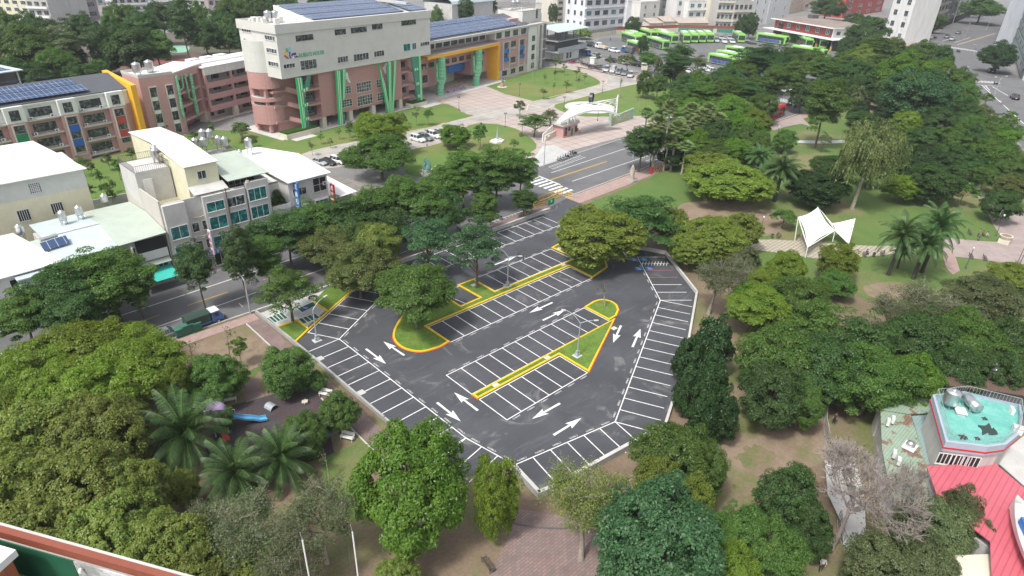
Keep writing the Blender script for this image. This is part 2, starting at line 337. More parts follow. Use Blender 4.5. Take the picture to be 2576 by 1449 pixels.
sheet('bare_soil', smooth(Wp(('G',180,1180),('G',500,1130),('G',780,1000),('G',1400,1010),('G',1480,1100),('G',700,1200),('G',420,1448),('G',120,1448))), .026, 'dirt')
sheet('bare_soil', smooth(Wp(('V',1690,530),('V',1800,520),('V',1960,530),('V',1990,570),('V',1890,600),('V',1700,610),('V',1640,700),('V',1600,640))), .027, 'dirt')
sheet('bare_soil', smooth(Wp(('V',1830,650),('V',1880,640),('V',1900,700),('V',1870,790),('V',1800,800),('V',1790,720))), .028, 'dirt')
sheet('bare_soil', smooth(Wp(('V',2190,715),('V',2270,710),('V',2310,730),('V',2260,760),('V',2180,740))), .028, 'dirt')
sheet('bare_soil', smooth(Wp(('V',2200,190),('V',2300,300),('V',2360,330),('V',2420,400),('V',2440,470),('V',2400,430),('V',2300,350),('V',2180,300))), .028, 'dirt')
sheet('lawn', smooth([(-25,124),(20,136),(62,145),(71,149.6),(100.6,151.6),(129,155.4),(129.5,158),(133,172),(124,177),(78,170),(60,186),(30,176),(-25,160)], 2), .02, 'lawn')
sheet('grove_ground', [(-80,200),(60,196),(95,205),(170,215),(175,330),(60,420),(-120,420)], .02, 'grove')
sheet('sports_court', Wp(('A',1090,640),('A',1700,600),('A',2000,560),('A',1950,590),('A',1300,690)), .03, 'courtred')
sheet('green_mound', smooth(Wp(('A',1660,500),('A',1770,455),('A',1900,470),('A',1880,520),('A',1760,530))), .05, 'mound')
# school plaza, drives, lawns
sheet('plaza', [(87,110),(120,111.5),(240,112),(246,150),(228,205),(172,196),(130,185),(128,158),(108,150),(87,138)], .012, 'plaza')
sheet('drive', smooth(Wp(('F',-40,400),('F',230,330),('F',500,280),('F',730,240),('F',1000,185),('F',1290,100),('C',0,1110),('C',660,1050),('C',1300,870),('C',1480,835),('C',1400,720),('C',1130,665),('C',900,660),('C',960,620),('C',1300,700),('C',1790,815),('C',1780,845),('C',1300,955),('C',950,1065),('C',400,1190),('C',0,1255),('F',1060,290),('F',820,345),('F',520,430),('F',230,505),('F',-40,500)),3), .03, 'drive')
sheet('lawn', smooth(Wp(('C',245,862),('C',730,1018),('C',1100,930),('C',1340,865),('C',1405,830),('C',1340,780),('C',1180,715),('C',960,682),('C',800,692),('C',395,812)),2), .04, 'lawn')
sheet('lawn', smooth([(162.8,151.4),(183.6,153.8),(216,157),(240,152),(236,122),(205,120),(180,122),(168,127.7),(157.7,135),(157,142)],3), .04, 'lawn')
sheet('lawn', smooth(Wp(('F',1250,180),('F',1430,165),('F',1600,200),('F',1710,260),('F',1770,360),('F',1480,480),('F',950,570),('F',760,540),('F',780,380),('F',1050,310)),3), .04, 'lawn')
RC = W('C',1300,1080)
mb = MB(); mb.sheet([(RC.x+8.6*cos(2*pi*i/40), RC.y+8.6*sin(2*pi*i/40)) for i in range(40)], .05); struct('stone_circle', mb, M['concrete'])
mb = MB()
for a0, a1, r0, r1 in ((.2,1.9,4.4,5.2),(3.4,4.2,3.6,5.2)):
    n = 10; mb.add([(RC.x+r*cos(a0+(a1-a0)*i/n), RC.y+r*sin(a0+(a1-a0)*i/n), .055) for r in (r0, r1) for i in range(n+1)], [(i, i+n+1, i+n+2, i+1)[::-1] for i in range(n)])
struct('lawn', mb, M['lawn'])
# ---------------------------------------------------------------- roads
sheet('road', [(-110,79.5),(15,84.6),(77,84.8),(92,86),(119,89.3),(160,92),(223,93.5),(262,104),(330,118),(330,134),(262,122),(219,110),(145,110),(111,107.2),(40,101),(-110,95)], .02, 'road')
sheet('road', [(195,14),(263,43),(347,79),(395,108),(470,137),(560,150),(800,200),(800,160),(581,116),(466,95),(424,82),(345,50),(278,34),(215,-8)], .022, 'road')
sheet('road', [(330,118),(400,108),(440,126),(400,140),(330,134)], .021, 'road')
sheet('bus_yard', [(228,132),(246,190),(262,226),(304,250),(425,212),(470,180),(440,140),(330,134),(262,122)], .018, 'road')
sheet('pavement', Wp(('D',1480,300),('D',1700,250),('D',1760,330),('D',1700,360),('D',1500,350)), .03, 'pinkpave')
sheet('pavement', [(-90,81),(15,84.0),(28.4,84.1),(28.4,82.1),(15,82.0),(-90,79)], .058, 'brickpathpale')
sheet('pavement', [(47,84.1),(92,85.2),(97,92),(90,88.4),(77,87),(47,86.9)], .06, 'brickpath')
sheet('pavement', [(100,88),(119,89.0),(160,91.7),(223,93),(250,99),(246,96),(223,89.5),(160,88.2),(119,85),(100,84)], .05, 'brickpathpale')
sheet('pavement', [(-60,99),(40,102),(40,104.5),(-60,101.5)], .05, 'pinkpave')
sheet('path', smooth(Wp(('D',600,975),('D',700,950),('D',860,885),('D',850,905),('D',930,985),('D',860,960),('D',720,985),('D',640,1010)),2), .055, 'pinkpave')
sheet('path', smooth(Wp(('H',-140,870),('H',300,880),('H',1000,930),('H',1520,930),('H',1500,970),('H',1100,1030),('H',560,1060),('H',380,1040),('H',-50,980),('H',-300,960)),2), .055, 'stonepath')
sheet('stone_terrace', Wp(('H',340,800),('H',560,900),('H',640,960),('H',480,1060),('H',240,960)), .06, 'stonepath')
sheet('path', smooth(Wp(('H',1740,850),('H',2000,870),('H',2300,890),('H',2700,880),('H',2700,1120),('H',2100,1060),('H',1830,1030),('H',1740,960)),2), .055, 'pinkpave')
sheet('path', Wp(('H',1740,960),('H',1870,990),('H',1930,1180),('H',1860,1220),('H',1790,1150)), .06, 'brickpathpale')
sheet('path', smooth(Wp(('H',2050,330),('H',2150,350),('H',2300,520),('H',2600,600),('H',2700,900),('H',2330,820),('H',2200,560)),2), .05, 'pinkpave')
sheet('path', smooth(Wp(('D',820,1085),('D',1000,1092),('D',1200,1085),('D',1200,1105),('D',1000,1112),('D',820,1105)),2), .05, 'concrete')
sheet('path', smooth(Wp(('D',2060,800),('D',2180,900),('D',2360,1060),('D',2520,1330),('D',2470,1400),('D',2330,1190),('D',2180,1060),('D',1900,1000)),2), .05, 'pinkpave')
# brick walks round the lot and the playground
sheet('path', [(26.5,83.2),(28.7,83.2),(28.7,52),(28.7,40),(26.3,40),(26.6,60)], .05, 'brickpath')
mb = MB()
for a, b in (((26.45,82.0),(26.75,64)),((26.3,60),(26.1,41))): mb.bar((a[0],a[1],.05),(b[0],b[1],.05),.16,.1)
struct('path_edging', mb, M['lgrey'])
sheet('path', Wp(('J',100,1010),('J',270,990),('J',340,1160),('J',160,1220)), .052, 'brickpath')
sheet('path', Wp(('I',990,870),('I',1200,850),('I',1200,930),('I',990,940)), .052, 'brickpath')
sheet('playground_surface', [(14.6,66.4),(27.2,63.2),(26.4,60),(22.8,50.6),(10.5,53)], .04, 'rubber')
sheet('path', Wp(('O',1300,640),('O',1360,628),('O',1620,680),('O',1790,740),('O',2000,1046),('O',2100,1300),('O',1050,1300),('O',1150,1046),('O',1280,760)), .05, 'brickpath')
mb = MB(); a_ = [W('O',1285,715), W('O',1430,745), W('O',1600,752), W('O',1780,740)]; mb.tube([p+Vector((0,0,.07)) for p in a_], .09, 5); struct('drain_line', mb, M['dgrey'])
# ================================================================ parking lot
LOT = [(29.6,69.8),(30.15,51.7),(30.3,39),(35.9,36.4),(35.3,31.6),(53.4,29.4),(66,35.0),(84.8,45.3),(93.2,57.1),(90.4,62.3),(89.4,62.8),(93,70),(98,78),(102,88.2),(94,86.6),(91.5,84.6),(45.4,84.0),(43.9,81.9),(30.6,74.2),(29.4,73.2)]
sheet('parking_lot', LOT, .03, 'lot')
mk = MB()   # painted markings
def line(a, b, w=.13, z=.042, m=0, mb=mk):
    a = Vector((a[0], a[1], 0)); b = Vector((b[0], b[1], 0)); d = (b-a).normalized(); n = Vector((-d.y, d.x, 0))*w/2; d = d*w/2
    mb.add([(p.x, p.y, z) for p in (a-d-n, b+d-n, b+d+n, a-d+n)], [(0,1,2,3)], m)
CODES = []
def row(a, b, n, dep, side_, first=1, back=True, start=True, end=True, da=None, db=None, red=()):
    """a->b along the aisle, stalls on the side_ (+1 left / -1 right) of it"""
    a = Vector((a[0], a[1])); b = Vector((b[0], b[1])); d = (b-a).normalized(); nn = Vector((-d.y, d.x))*side_
    zl = .042+random.random()*.004; line(a, b, z=zl+.004)
    for i in range(n+1):
        if (i == 0 and not start) or (i == n and not end): continue
        p = a+(b-a)*i/n; q = p+nn*dep; line(p, q, m=1 if i in red else 0, z=zl)
    if back: line(a+nn*(dep), b+nn*(dep), z=zl+.002)
    for i in range(n):
        CODES.append((a+(b-a)*(i+.5)/n-nn*.38, atan2(d.y, d.x) if side_ > 0 else atan2(-d.y, -d.x), first+i))
random.seed(5)
row((40.65,53.85),(67.3,53.85),11,5.1,-1,31)
row((40.7,42.35),(55.0,42.35),6,5.0,1,49)
row((45.8,59.55),(75.85,59.55),12,5.2,1,19)
row((60.3,71.9),(78.6,71.9),7,5.3,-1,9)
row((53.4,70.9),(56.9,71.5),1,4.8,-1,8,back=False)
row((58.4,78.3),(88.4,78.4),12,5.2,1,84)
row((34.49,70.1),(43.9,75.6),4,4.93,1,60); row((43.9,75.6),(48.3,78.2),2,4.93,1,58)
row((35.1,43.1),(34.49,70.1),11,4.9,1,67,back=False)
row((36.39,36.4),(35.1,43.1),3,4.9,1,78,back=False)
row((36.39,36.4),(50.18,33.77),6,4.6,-1,73,back=False)
row((50.18,33.77),(78.52,47.63),13,4.9,-1,81,back=False)
row((78.52,47.63),(88.38,59.68),6,5.0,-1,94,back=False,red=(3,4))
for i in range(9): # hatched strip between the two accessible bays
    a = Vector((86.3,57.1))+Vector((3.6,-2.95))*i/8.5; line(a, a+Vector((1.35,.75)), .12)
def arrow(a, b, w=.16, hw=.55, hl=.42):
    a = Vector((a[0], a[1])); b = Vector((b[0], b[1])); d = (b-a); L = d.length; d.normalize(); n = Vector((-d.y, d.x)); hb = a+d*L*(1-hl)
    s_ = [a-n*w, hb-n*w*.8, hb-n*hw+d*(-.25), b, hb+n*hw+d*(-.25), hb+n*w*.8, a+n*w]
    mk.add([(p.x, p.y, .05) for p in s_], [(0,1,5,6),(1,2,3,4,5)], 0)
for k, a, b in (('J',(1750,745),(1540,605)),('J',(1365,680),(1565,830)),('J',(2490,1300),(2252,1118)),('J',(2080,1220),(2318,1410)),('K',(1180,728),(948,832)),('K',(1082,908),(1312,798)),
                ('K',(1868,960),(1790,1132)),('K',(1985,1176),(2065,994)),('L',(1255,455),(975,612)),('L',(1190,775),(1472,602)),('K',(600,348),(812,265)),('K',(1930,267),(1855,172))):
    arrow(W(k,*a), W(k,*b))
struct('parking_markings', mk, [M['kerbwhite'], plain('faded_red_line', (.50,.10,.14), .7, .1)])
def text(s_, size, m, name='lettering', loc=(0,0,0), rot=(0,0,0), parent=None, ext=0.0, align='CENTER', bold=0.0, mat4=None):
    cu = bpy.data.curves.new('t', 'FONT'); cu.body = s_; cu.size = size; cu.extrude = ext; cu.align_x = align; cu.align_y = 'CENTER'; cu.offset = bold; cu.resolution_u = 2
    o = bpy.data.objects.new('t', cu); COL.objects.link(o); dg = bpy.context.evaluated_depsgraph_get(); me = bpy.data.meshes.new_from_object(o.evaluated_get(dg)); bpy.data.objects.remove(o)
    if mat4: me.transform(mat4)
    me.materials.clear(); me.materials.append(m); return me
tm = MB()
for p, a, i in CODES:
    me = text(f'C980{i:02d}', .3, M['kerbwhite'], mat4=Matrix.Translation((p.x, p.y, .047)) @ Matrix.Rotation(a, 4, 'Z') @ Matrix.Scale(1.25, 4, (1,0,0)))
    tm.add([v.co for v in me.vertices], [tuple(f.vertices) for f in me.polygons]); bpy.data.meshes.remove(me)
struct('bay_number_markings', tm, M['kerbwhite'])
# accessible bay signs: blue squares with a white wheelchair
bm_ = MB()
def wheelchair(c, a, s_=.62, z=.05, base=0, mb=bm_):
    u = Vector((cos(a), sin(a))); v = Vector((-sin(a), cos(a))); c = Vector((c[0], c[1]))
    P = lambda x, y: (c.x+(u.x*x+v.x*y)*s_, c.y+(u.y*x+v.y*y)*s_, z+.006)
    mb.add([(q[0], q[1], z) for q in (P(-1,-1), P(1,-1), P(1,1), P(-1,1))], [(0,1,2,3)], base)
    n = 12; r0, r1 = .34, .47
    mb.add([P(-.05+r*cos(-2.6+i*4.0/n), -.25+r*sin(-2.6+i*4.0/n)) for r in (r0, r1) for i in range(n+1)], [(i, i+n+1, i+n+2, i+1)[::-1] for i in range(n)], 1)
    for x0, x1, y0, y1 in ((-.2,-.05,-.2,.45),(-.2,.4,-.25,-.12),(.3,.45,-.6,-.15),(-.2,.3,.1,.22),(-.27,.03,.5,.78)):
        mb.add([P(x0,y0), P(x1,y0), P(x1,y1), P(x0,y1)], [(0,1,2,3)], 1)
for k, x, y in (('K',2000,295),('K',2100,294),('K',2048,387),('K',2150,383)): wheelchair(W(k,x,y), radians(-38))
struct('accessible_bay_markings', bm_, [plain('marking_blue', (.05,.26,.55), .6, .08), M['kerbwhite']])
# planted islands
def offset(poly, d):
    n = len(poly); out = []
    for i in range(n):
        a, b, c = (Vector(poly[(i+j-1) % n]) for j in range(3)); e1 = (b-a).normalized(); e2 = (c-b).normalized()
        n1 = Vector((-e1.y, e1.x)); n2 = Vector((-e2.y, e2.x)); m_ = (n1+n2); m_ = m_.normalized() if m_.length > 1e-3 else n1; k = d/max(.35, m_.dot(n1)); out.append(tuple(b+m_*k))
    return out
def ccw(p): return p if sum(p[i][0]*p[(i+1)%len(p)][1]-p[(i+1)%len(p)][0]*p[i][1] for i in range(len(p))) > 0 else p[::-1]
def kerbring(poly, name='kerb', w=.28, h=.16, m='kerbyel', top='islandgrass', red=None):
    poly = ccw(poly); inn = offset(poly, w); n = len(poly); mb = MB()
    mb.add([(p[0],p[1],0) for p in poly]+[(p[0],p[1],h) for p in poly]+[(p[0],p[1],h) for p in inn]+[(p[0],p[1],0) for p in inn],
           [(i,(i+1)%n,n+(i+1)%n,n+i) for i in range(n)]+[(n+i,n+(i+1)%n,2*n+(i+1)%n,2*n+i) for i in range(n)]+[(2*n+i,2*n+(i+1)%n,3*n+(i+1)%n,3*n+i) for i in range(n)])
    # joints between the kerb stones
    for i in range(n):
        a, b = Vector(poly[i]), Vector(poly[(i+1)%n]); L = (b-a).length; ia, ib = Vector(inn[i]), Vector(inn[(i+1)%n])
        for j in range(1, int(L/3)+1):
            t = j*3/L
            if t < .97: p = a+(b-a)*t; q = ia+(ib-ia)*t; dd = (b-a).normalized()*.03; mb.add([(v.x, v.y, h+.004) for v in (p-dd, p+dd, q+dd, q-dd)], [(0,1,2,3)], 1)
    struct(name, mb, [M[m], M['dgrey']])
    if top:
        t = MB(); t.sheet(inn, h-.05); struct('island_grass', t, M[top])
    if red:
        out = offset(poly, -.12); r = MB()
        for i in range(n):
            p = (Vector(poly[i])+Vector(poly[(i+1)%n]))/2
            if red(p): r.add([(q[0], q[1], .046) for q in (poly[i], out[i], out[(i+1)%n], poly[(i+1)%n])], [(0,1,2,3)])
        if r.v: struct('red_kerb_line', r, plain('red_line_paint', (.6,.05,.07), .6, .1))
I1 = [(45.65,65.0),(45.8,59.7)]+smooth([(44.0,59.45),(41.4,60.1),(40.0,62.0),(39.9,64.4),(41.0,66.6),(43.7,69.0),(48,71.6),(51.5,73.2)],4,False)+[(53.1,72.6),(53.12,66.35),(57.0,66.45),(56.87,71.9),(60.2,71.85),(60.18,66.45),(79.3,66.4),(79.05,72.2)]+smooth([(81.1,72.5),(83.2,71.2),(84.6,68.6),(84.2,65.2),(82.7,62.4),(80.9,60.4)],4,False)+[(75.95,59.55),(76.1,65.0)]
kerbring(I1, red=lambda p: (p.x < 45.5 and p.y < 66 and not (45.4 < p.x and p.y > 60)) or (p.x > 80.5 and p.y > 60.2))
I2 = [(40.6,47.55),(55.2,47.6),(55.25,42.3),(68.6,48.72),(40.6,48.65)]
kerbring(I2, red=lambda p: p.x < 40.8 or (p.x > 56 and (p.y-42.3) < .5*(p.x-55)))
I3 = [(67.5,53.95),(67.5,48.95),(69.3,49.05),(71.0,49.95)]+smooth([(71.9,51.0),(72.2,52.2),(71.8,53.4),(71.0,54.0),(69.8,54.2)],3,False)
kerbring(I3, red=lambda p: p.x > 69.2)
mb = MB()
for x, y, a in ((44.1,48.1,0),(53.4,48.1,0),(66.2,47.0,0),(58.9,70.2,0),(79.9,70.9,0),(75.6,66.0,0)): mb.box(x-.45, x+.45, y-.36, y+.36, .1, .135)
struct('manhole_cover', mb, M['lgrey'])
mb = MB()
for k, x, y in (('J',890,780),('J',1305,1123)):
    p = W(k,x,y); mb.box(p.x-.6,p.x+.6,p.y-.45,p.y+.45,.03,.048)
struct('drain_cover', mb, M['lgrey'])
# concrete corner with the motorcycle bays
COR = [(29.4,74.0),(43.6,82.0),(43.9,84.0),(28.9,83.6)]
sheet('concrete_pad', COR, .04, 'concrete')
mb = MB()
for poly in (((28.95,73.9),(32.6,79.2),(31.5,79.4),(29.0,78.3)), ):
    pass
sheet('island_grass', Wp(('J',455,465),('J',665,390),('J',790,470),('J',645,615),('J',560,560)), .1, 'islandgrass')
sheet('island_grass', Wp(('J',840,200),('J',980,300),('J',1260,60),('J',1100,-60)), .1, 'islandgrass')
mb = MB()
for pts in ((('J',640,618),('J',790,475),('J',985,300),('J',1262,60)), (('J',455,465),('J',665,392),('J',790,475)), (('J',840,205),('J',985,300))):
    P = [W(k,x,y,.1) for k,x,y in pts]
    for a, b in zip(P, P[1:]): mb.bar(a, b, .26, .2)
struct('kerb', mb, M['kerbyel'])
gb = MB(); wl = MB()
for (a, b, c, d), n in (((('J',345,375),('J',520,310),('J',580,370),('J',410,428)),5), ((('J',680,380),('J',850,322),('J',905,365),('J',735,430)),4), ((('J',672,275),('J',830,205),('J',870,240),('J',722,315)),1)):
    P = [W(*q, .0) for q in (a,b,c,d)]; gb.add([(p.x,p.y,.05) for p in P], [(0,1,2,3)][::1] if (P[1]-P[0]).cross(P[3]-P[0]).z > 0 else [(3,2,1,0)])
    for i in range(n+1): line(P[0].lerp(P[1], i/n), P[3].lerp(P[2], i/n), .12, .056, 0, wl)
    line(P[0], P[1], .12, .058, 0, wl); line(P[3], P[2], .12, .058, 0, wl)
wheelchair(W('J',755,268), radians(20), .5, .06, 2, wl)
struct('motorcycle_bay_paint', gb, plain('bay_green_paint', (.02,.10,.065), .7, .1)); struct('motorcycle_bay_lines', wl, [M['kerbwhite'], M['kerbwhite'], plain('marking_blue', (.03,.10,.30), .6, .08)])
# ---------------------------------------------------------------- road markings
rm = MB()
def rline(pts, w=.18, m=0, z=.034):
    for a, b in zip(pts, pts[1:]): line(a, b, w, z, m, rm)
rline([(-80,86.0),(14.19,89.0),(29.6,89.85),(72,92.0)]); rline([(109.3,94.6),(135.7,95.7),(220,98.5)])
rline([(-80,92.2),(16.5,95.7),(23,96.07),(72,99.3)]); rline([(109.8,101.9),(145,104),(215,105)])
for x in (-20,0,12,22,34,46,58): rline([(x,92.1+.055*(x-15)),(x+6,92.4+.055*(x-15))], .16, 1, .036)
rline([(106,98.3),(127.5,99.3)], .16, 1); rline([(106,98.6),(127.5,99.6)], .16, 1)
rline([(105.3,94.9),(105.6,101.9)], .4); rline([(72,92),(72,99)], .4)
for i in range(9): # zebra
    x = 99+.0; y = 90.6+i*1.55; rline([(100.6-(y-90)*0+.3,y),(104.6,y+.1)], .75)
rline([(46,87.2),(92,88.6)], .12)
for i in range(14): rline([(28+i*1.6 if i<1 else 77+i*1.0,87.0),(28+i*1.6 if i<1 else 77+i*1.0,88.3)], .1)
rline([(112,103.6),(126,105.2)], .12); rline([(112.4,105.4),(126,107)], .12)
for i in range(13): rline([(112.2+i*1.1,103.6+i*.125),(112.5+i*1.1,105.4+i*.125)], .1)
def zebra(k, a, b, n, L, w=.8, m=0):
    w = (W(k,*b)-W(k,*a)).length/(n-1)*.42
    A, B = W(k,*a), W(k,*b); d = (B-A).normalized(); nn = Vector((-d.y, d.x, 0))
    for i in range(n): p = A.lerp(B, i/(n-1)); rline([p-nn*L/2, p+nn*L/2], w)
zebra('D',(1770,330),(2230,400),20,5,1.0); zebra('D',(2080,622),(2370,640),12,4.5,.8); zebra('D',(640,765),(830,800),11,5,.7); zebra('D',(830,660),(880,665),5,4)
for a, b in (((2250,660),(2576,960)),((2330,670),(2450,740)),((1830,310),(2060,350)),((2110,650),(2400,668)),((1940,320),(2000,300)),((2040,330),(2160,290)),((1760,330),(1870,285)),((2060,345),(2360,255))):
    rline([W('D',*a), W('D',*b)], .3)
rline([W('D',2060,350), W('D',2360,262)], .3, 1)
for a, b in (((2310,700),(2280,668)),((2420,820),(2390,785))): 
    A, B = W('D',*a), W('D',*b); d = (B-A).normalized(); n_ = Vector((-d.y,d.x,0)); rline([A,B],.3); rm.add([((B+d*1.5).x,(B+d*1.5).y,.036),((B-n_*.8).x,(B-n_*.8).y,.036),((B+n_*.8).x,(B+n_*.8).y,.036)],[(0,1,2)])
for a, b in (((1300,560),(2560,860)),((1400,540),(1700,600))): pass
rline([W('C',1260,515), W('C',1620,590)], .2, 1); rline([W('C',2130,340),W('C',2560,400)],.15); rline([W('Q',1790,555),W('Q',2020,495)],.2); rline([W('Q',1770,410),W('Q',2000,420)],.15)
for P_ in ((W('G',310,590), W('G',470,555)),): # bus stop box
    rline([W('G',315,592), W('G',590,500)], .2); rline([W('G',330,605), W('G',610,515)], .2)
struct('road_markings', rm, [M['kerbwhite'], plain('road_marking_yellow', (.62,.38,.04), .7, .1)])
# kerbs along the road and park
mb = MB()
for pts in ([(-80,83.3),(15,84.7),(77,84.9),(92,86.2)], [(111,107.4),(145,110.2),(200,110.6)], [(100,88.2),(119,89.4),(160,92.1),(222,93.6)]):
    for a, b in zip(pts, pts[1:]): mb.bar((a[0],a[1],.06),(b[0],b[1],.06),.2,.14)
struct('kerb', mb, M['lgrey'])
mb = MB()
P = [W('C',*q) for q in ((660,1115),(680,1050),(860,1100),(950,1050),(1180,990),(1480,905),(1780,840))]
P2 = [W('C',*q) for q in ((0,1215),(130,1180),(400,1110),(650,1060))]; P3 = [W('C',*q) for q in ((730,1022),(1000,955),(1330,880),(1460,840),(1470,800),(1400,770))]
P4 = [W('F',*q) for q in ((0,405),(300,330),(560,270),(740,235),(1000,185),(1060,160))]
for Q in (P, P2, P3, P4):
    for a, b in zip(Q, Q[1:]): line(a, b, .3, .066, 0, mb)
struct('yellow_edge_line', mb, plain('pale_yellow_edge', (.62,.52,.36), .8, .1))
# ================================================================ trees
def leafmesh(name, P, N, size, asp=.55, tdir=None, rng=None, shape='d'):
    n = len(P); N = N/np.maximum(1e-6, np.linalg.norm(N, axis=1))[:,None]
    t = rng.normal(size=(n,3)) if tdir is None else tdir+rng.normal(size=(n,3))*.25
    t -= N*(t*N).sum(1)[:,None]; t /= np.maximum(1e-6, np.linalg.norm(t, axis=1))[:,None]; b = np.cross(N, t)
    s = size*(.6+.8*rng.random((n,1))) if np.isscalar(size) else size[:,None]
    fold = N*s*.18
    V = np.stack([P-t*s, P-b*s*asp-fold, P+t*s, P+b*s*asp-fold], 1).reshape(-1,3)
    me = bpy.data.meshes.new(name); me.vertices.add(4*n); me.vertices.foreach_set('co', V.astype(np.float32).ravel())
    me.loops.add(4*n); me.loops.foreach_set('vertex_index', np.arange(4*n, dtype=np.int32)); me.polygons.add(n)
    me.polygons.foreach_set('loop_start', np.arange(0, 4*n, 4, dtype=np.int32)); me.polygons.foreach_set('loop_total', np.full(n, 4, dtype=np.int32)); me.update(); return me
def clumps(rng, R, H, cz, rz, n, shell=.8, low=-.5, lump=.22):
    D = rng.normal(size=(n*3,3)); D /= np.linalg.norm(D, axis=1)[:,None]; D = D[D[:,2] > low][:n]
    ph = rng.random(6)*6.28
    f = 1+lump*(np.sin(3*np.arctan2(D[:,1], D[:,0])+ph[0])*.6+np.sin(5*np.arctan2(D[:,1], D[:,0])+ph[1])*.4+.5*np.sin(4*D[:,2]+ph[2]))
    r = (shell+(1-shell)*rng.random(len(D)))*f*np.where(rng.random(len(D)) < .18, .6, 1)
    C = D*r[:,None]*np.array([R, R, rz])+[0,0,cz]; return C, D
def crownmesh(name, seed, R, H, cz, rz, nc, cr, leaf, per, flat=.55, shell=.8, low=-.5, lump=.22, up=.8, asp=.55, squash=None):
    rng = np.random.default_rng(seed); C, D = clumps(rng, R, H, cz, rz, nc, shell, low, lump); n = len(C)
    if squash: C[:,2] = cz+squash*(np.round((C[:,2]-cz)/squash)+rng.normal(size=n)*.3)
    sz = cr*(.7+.6*rng.random(n)); d = rng.normal(size=(n,per,3)); d /= np.linalg.norm(d, axis=2)[:,:,None]; d[:,:,2] = np.abs(d[:,:,2])*1.1-.25
    rad = (.60+.52*rng.random((n,per,1))**.75)
    P = C[:,None,:]+d*rad*sz[:,None,None]*np.array([1,1,flat]); N = d*np.array([1,1,1/flat])*.55+D[:,None,:]*.25+np.array([0,0,up])+rng.normal(size=d.shape)*.38
    return leafmesh(name, P.reshape(-1,3), N.reshape(-1,3), leaf, asp, None, rng), C
def trunkmesh(name, seed, H, R, C, r0, mat, zb, nlimb=9, lean=.03, n=8, roots=True, flare=1.5):
    rnd = random.Random(seed); mb = MB(); top = Vector((rnd.uniform(-lean,lean)*H, rnd.uniform(-lean,lean)*H, zb)); mid = top*.5+Vector((rnd.uniform(-.02,.02)*H, rnd.uniform(-.02,.02)*H, 0))
    mb.tube([(0,0,-.15),(0,0,.35),mid,top], [r0*flare,r0*1.05,r0*.85,r0*.7], n)
    lead = Vector((top.x, top.y, zb+(H-zb)*.55)); mb.tube([top, top.lerp(lead,.5)+Vector((.2,-.1,0)), lead], [r0*.65,r0*.4,r0*.12], 6)
    idx = list(range(len(C))); rnd.shuffle(idx)
    for i in idx[:nlimb]:
        c = Vector(C[i]); b = top+Vector((0,0,rnd.uniform(-.12,.2)*(H-zb))); m = b.lerp(c,.5)+Vector((0,0,rnd.uniform(-.3,.1)*R*.3))
        mb.tube([b, m, c], [r0*.42,r0*.25,r0*.05], 5)
        if i+1 < len(C):
            c2 = Vector(C[(i+1) % len(C)]); 
            if (c2-m).length < R*1.1: mb.tube([m, m.lerp(c2,.5)+Vector((0,0,.2)), c2], [r0*.2,r0*.12,r0*.03], 4)
    return mb.mesh(name, mat)
KIND = {}
def defkind(key, name, cat, H, R, czf, variants, leafmat):
    for v_ in variants:
        if not len(v_[0].materials): v_[0].materials.append(M[leafmat])
    V_ = np.array([v.co for v in variants[0][0].vertices]); rr = np.hypot(V_[:,0], V_[:,1]); zz = np.percentile(V_[:,2], [2, 98.5])
    if key in ('bare','twiggy','pollard','stick'): V_ = np.array([v.co for v in variants[0][1].vertices]); rr = np.hypot(V_[:,0], V_[:,1])[V_[:,2] > 2]; zz = np.percentile(V_[:,2], [5, 99]); H = zz[1]
    if key in ('pollard','stick'): rr = np.array([R]); zz = np.array([H*.3, H])
    R = float(np.percentile(rr, 95)); czf = float((zz[0]+zz[1])/2/H); H = float(max(H, zz[1])); print(key, 'R', round(R,2), 'H', round(H,2), 'cz', round(czf,2))
    KIND[key] = dict(name=name, cat=cat, H=H, R=R, czf=czf, v=variants, leaf=leafmat)
M['l_mid'] = leafm('leaf_mid_green', (.05,.115,.018), (.08,.155,.026), (.12,.19,.035))
M['l_dark'] = leafm('leaf_dark_green', (.032,.08,.018), (.052,.112,.026), (.08,.14,.032))
M['l_deep'] = leafm('leaf_deep_green', (.018,.052,.014), (.032,.075,.02), (.055,.11,.025))
M['l_bright'] = leafm('leaf_bright_green', (.06,.15,.012), (.10,.20,.02), (.15,.25,.03))
M['l_lime'] = leafm('leaf_lime_green', (.09,.155,.012), (.14,.205,.02), (.20,.25,.03))
M['l_yelgr'] = leafm('leaf_yellow_green', (.105,.165,.02), (.155,.215,.03), (.22,.265,.045))
M['l_olive'] = leafm('leaf_olive_green', (.115,.175,.028), (.165,.215,.038), (.23,.225,.055))
M['l_blue'] = leafm('leaf_blue_green', (.03,.08,.03), (.05,.12,.045), (.09,.17,.06))
M['l_brown'] = leafm('leaf_brown_green', (.065,.11,.022), (.095,.13,.03), (.18,.13,.05))
M['l_palm'] = leafm('palm_leaf', (.028,.075,.025), (.05,.11,.035), (.09,.15,.04), trans=.15)
M['l_fan'] = leafm('fan_palm_leaf', (.10,.16,.05), (.15,.21,.07), (.22,.25,.10), trans=.15)
M['l_will'] = leafm('weeping_leaf', (.11,.165,.055), (.16,.205,.065), (.22,.23,.075))
M['l_grey'] = leafm('grey_green_leaf', (.075,.11,.04), (.11,.145,.055), (.15,.16,.07))
M['l_red'] = leafm('red_flower', (.30,.05,.03), (.40,.07,.05))
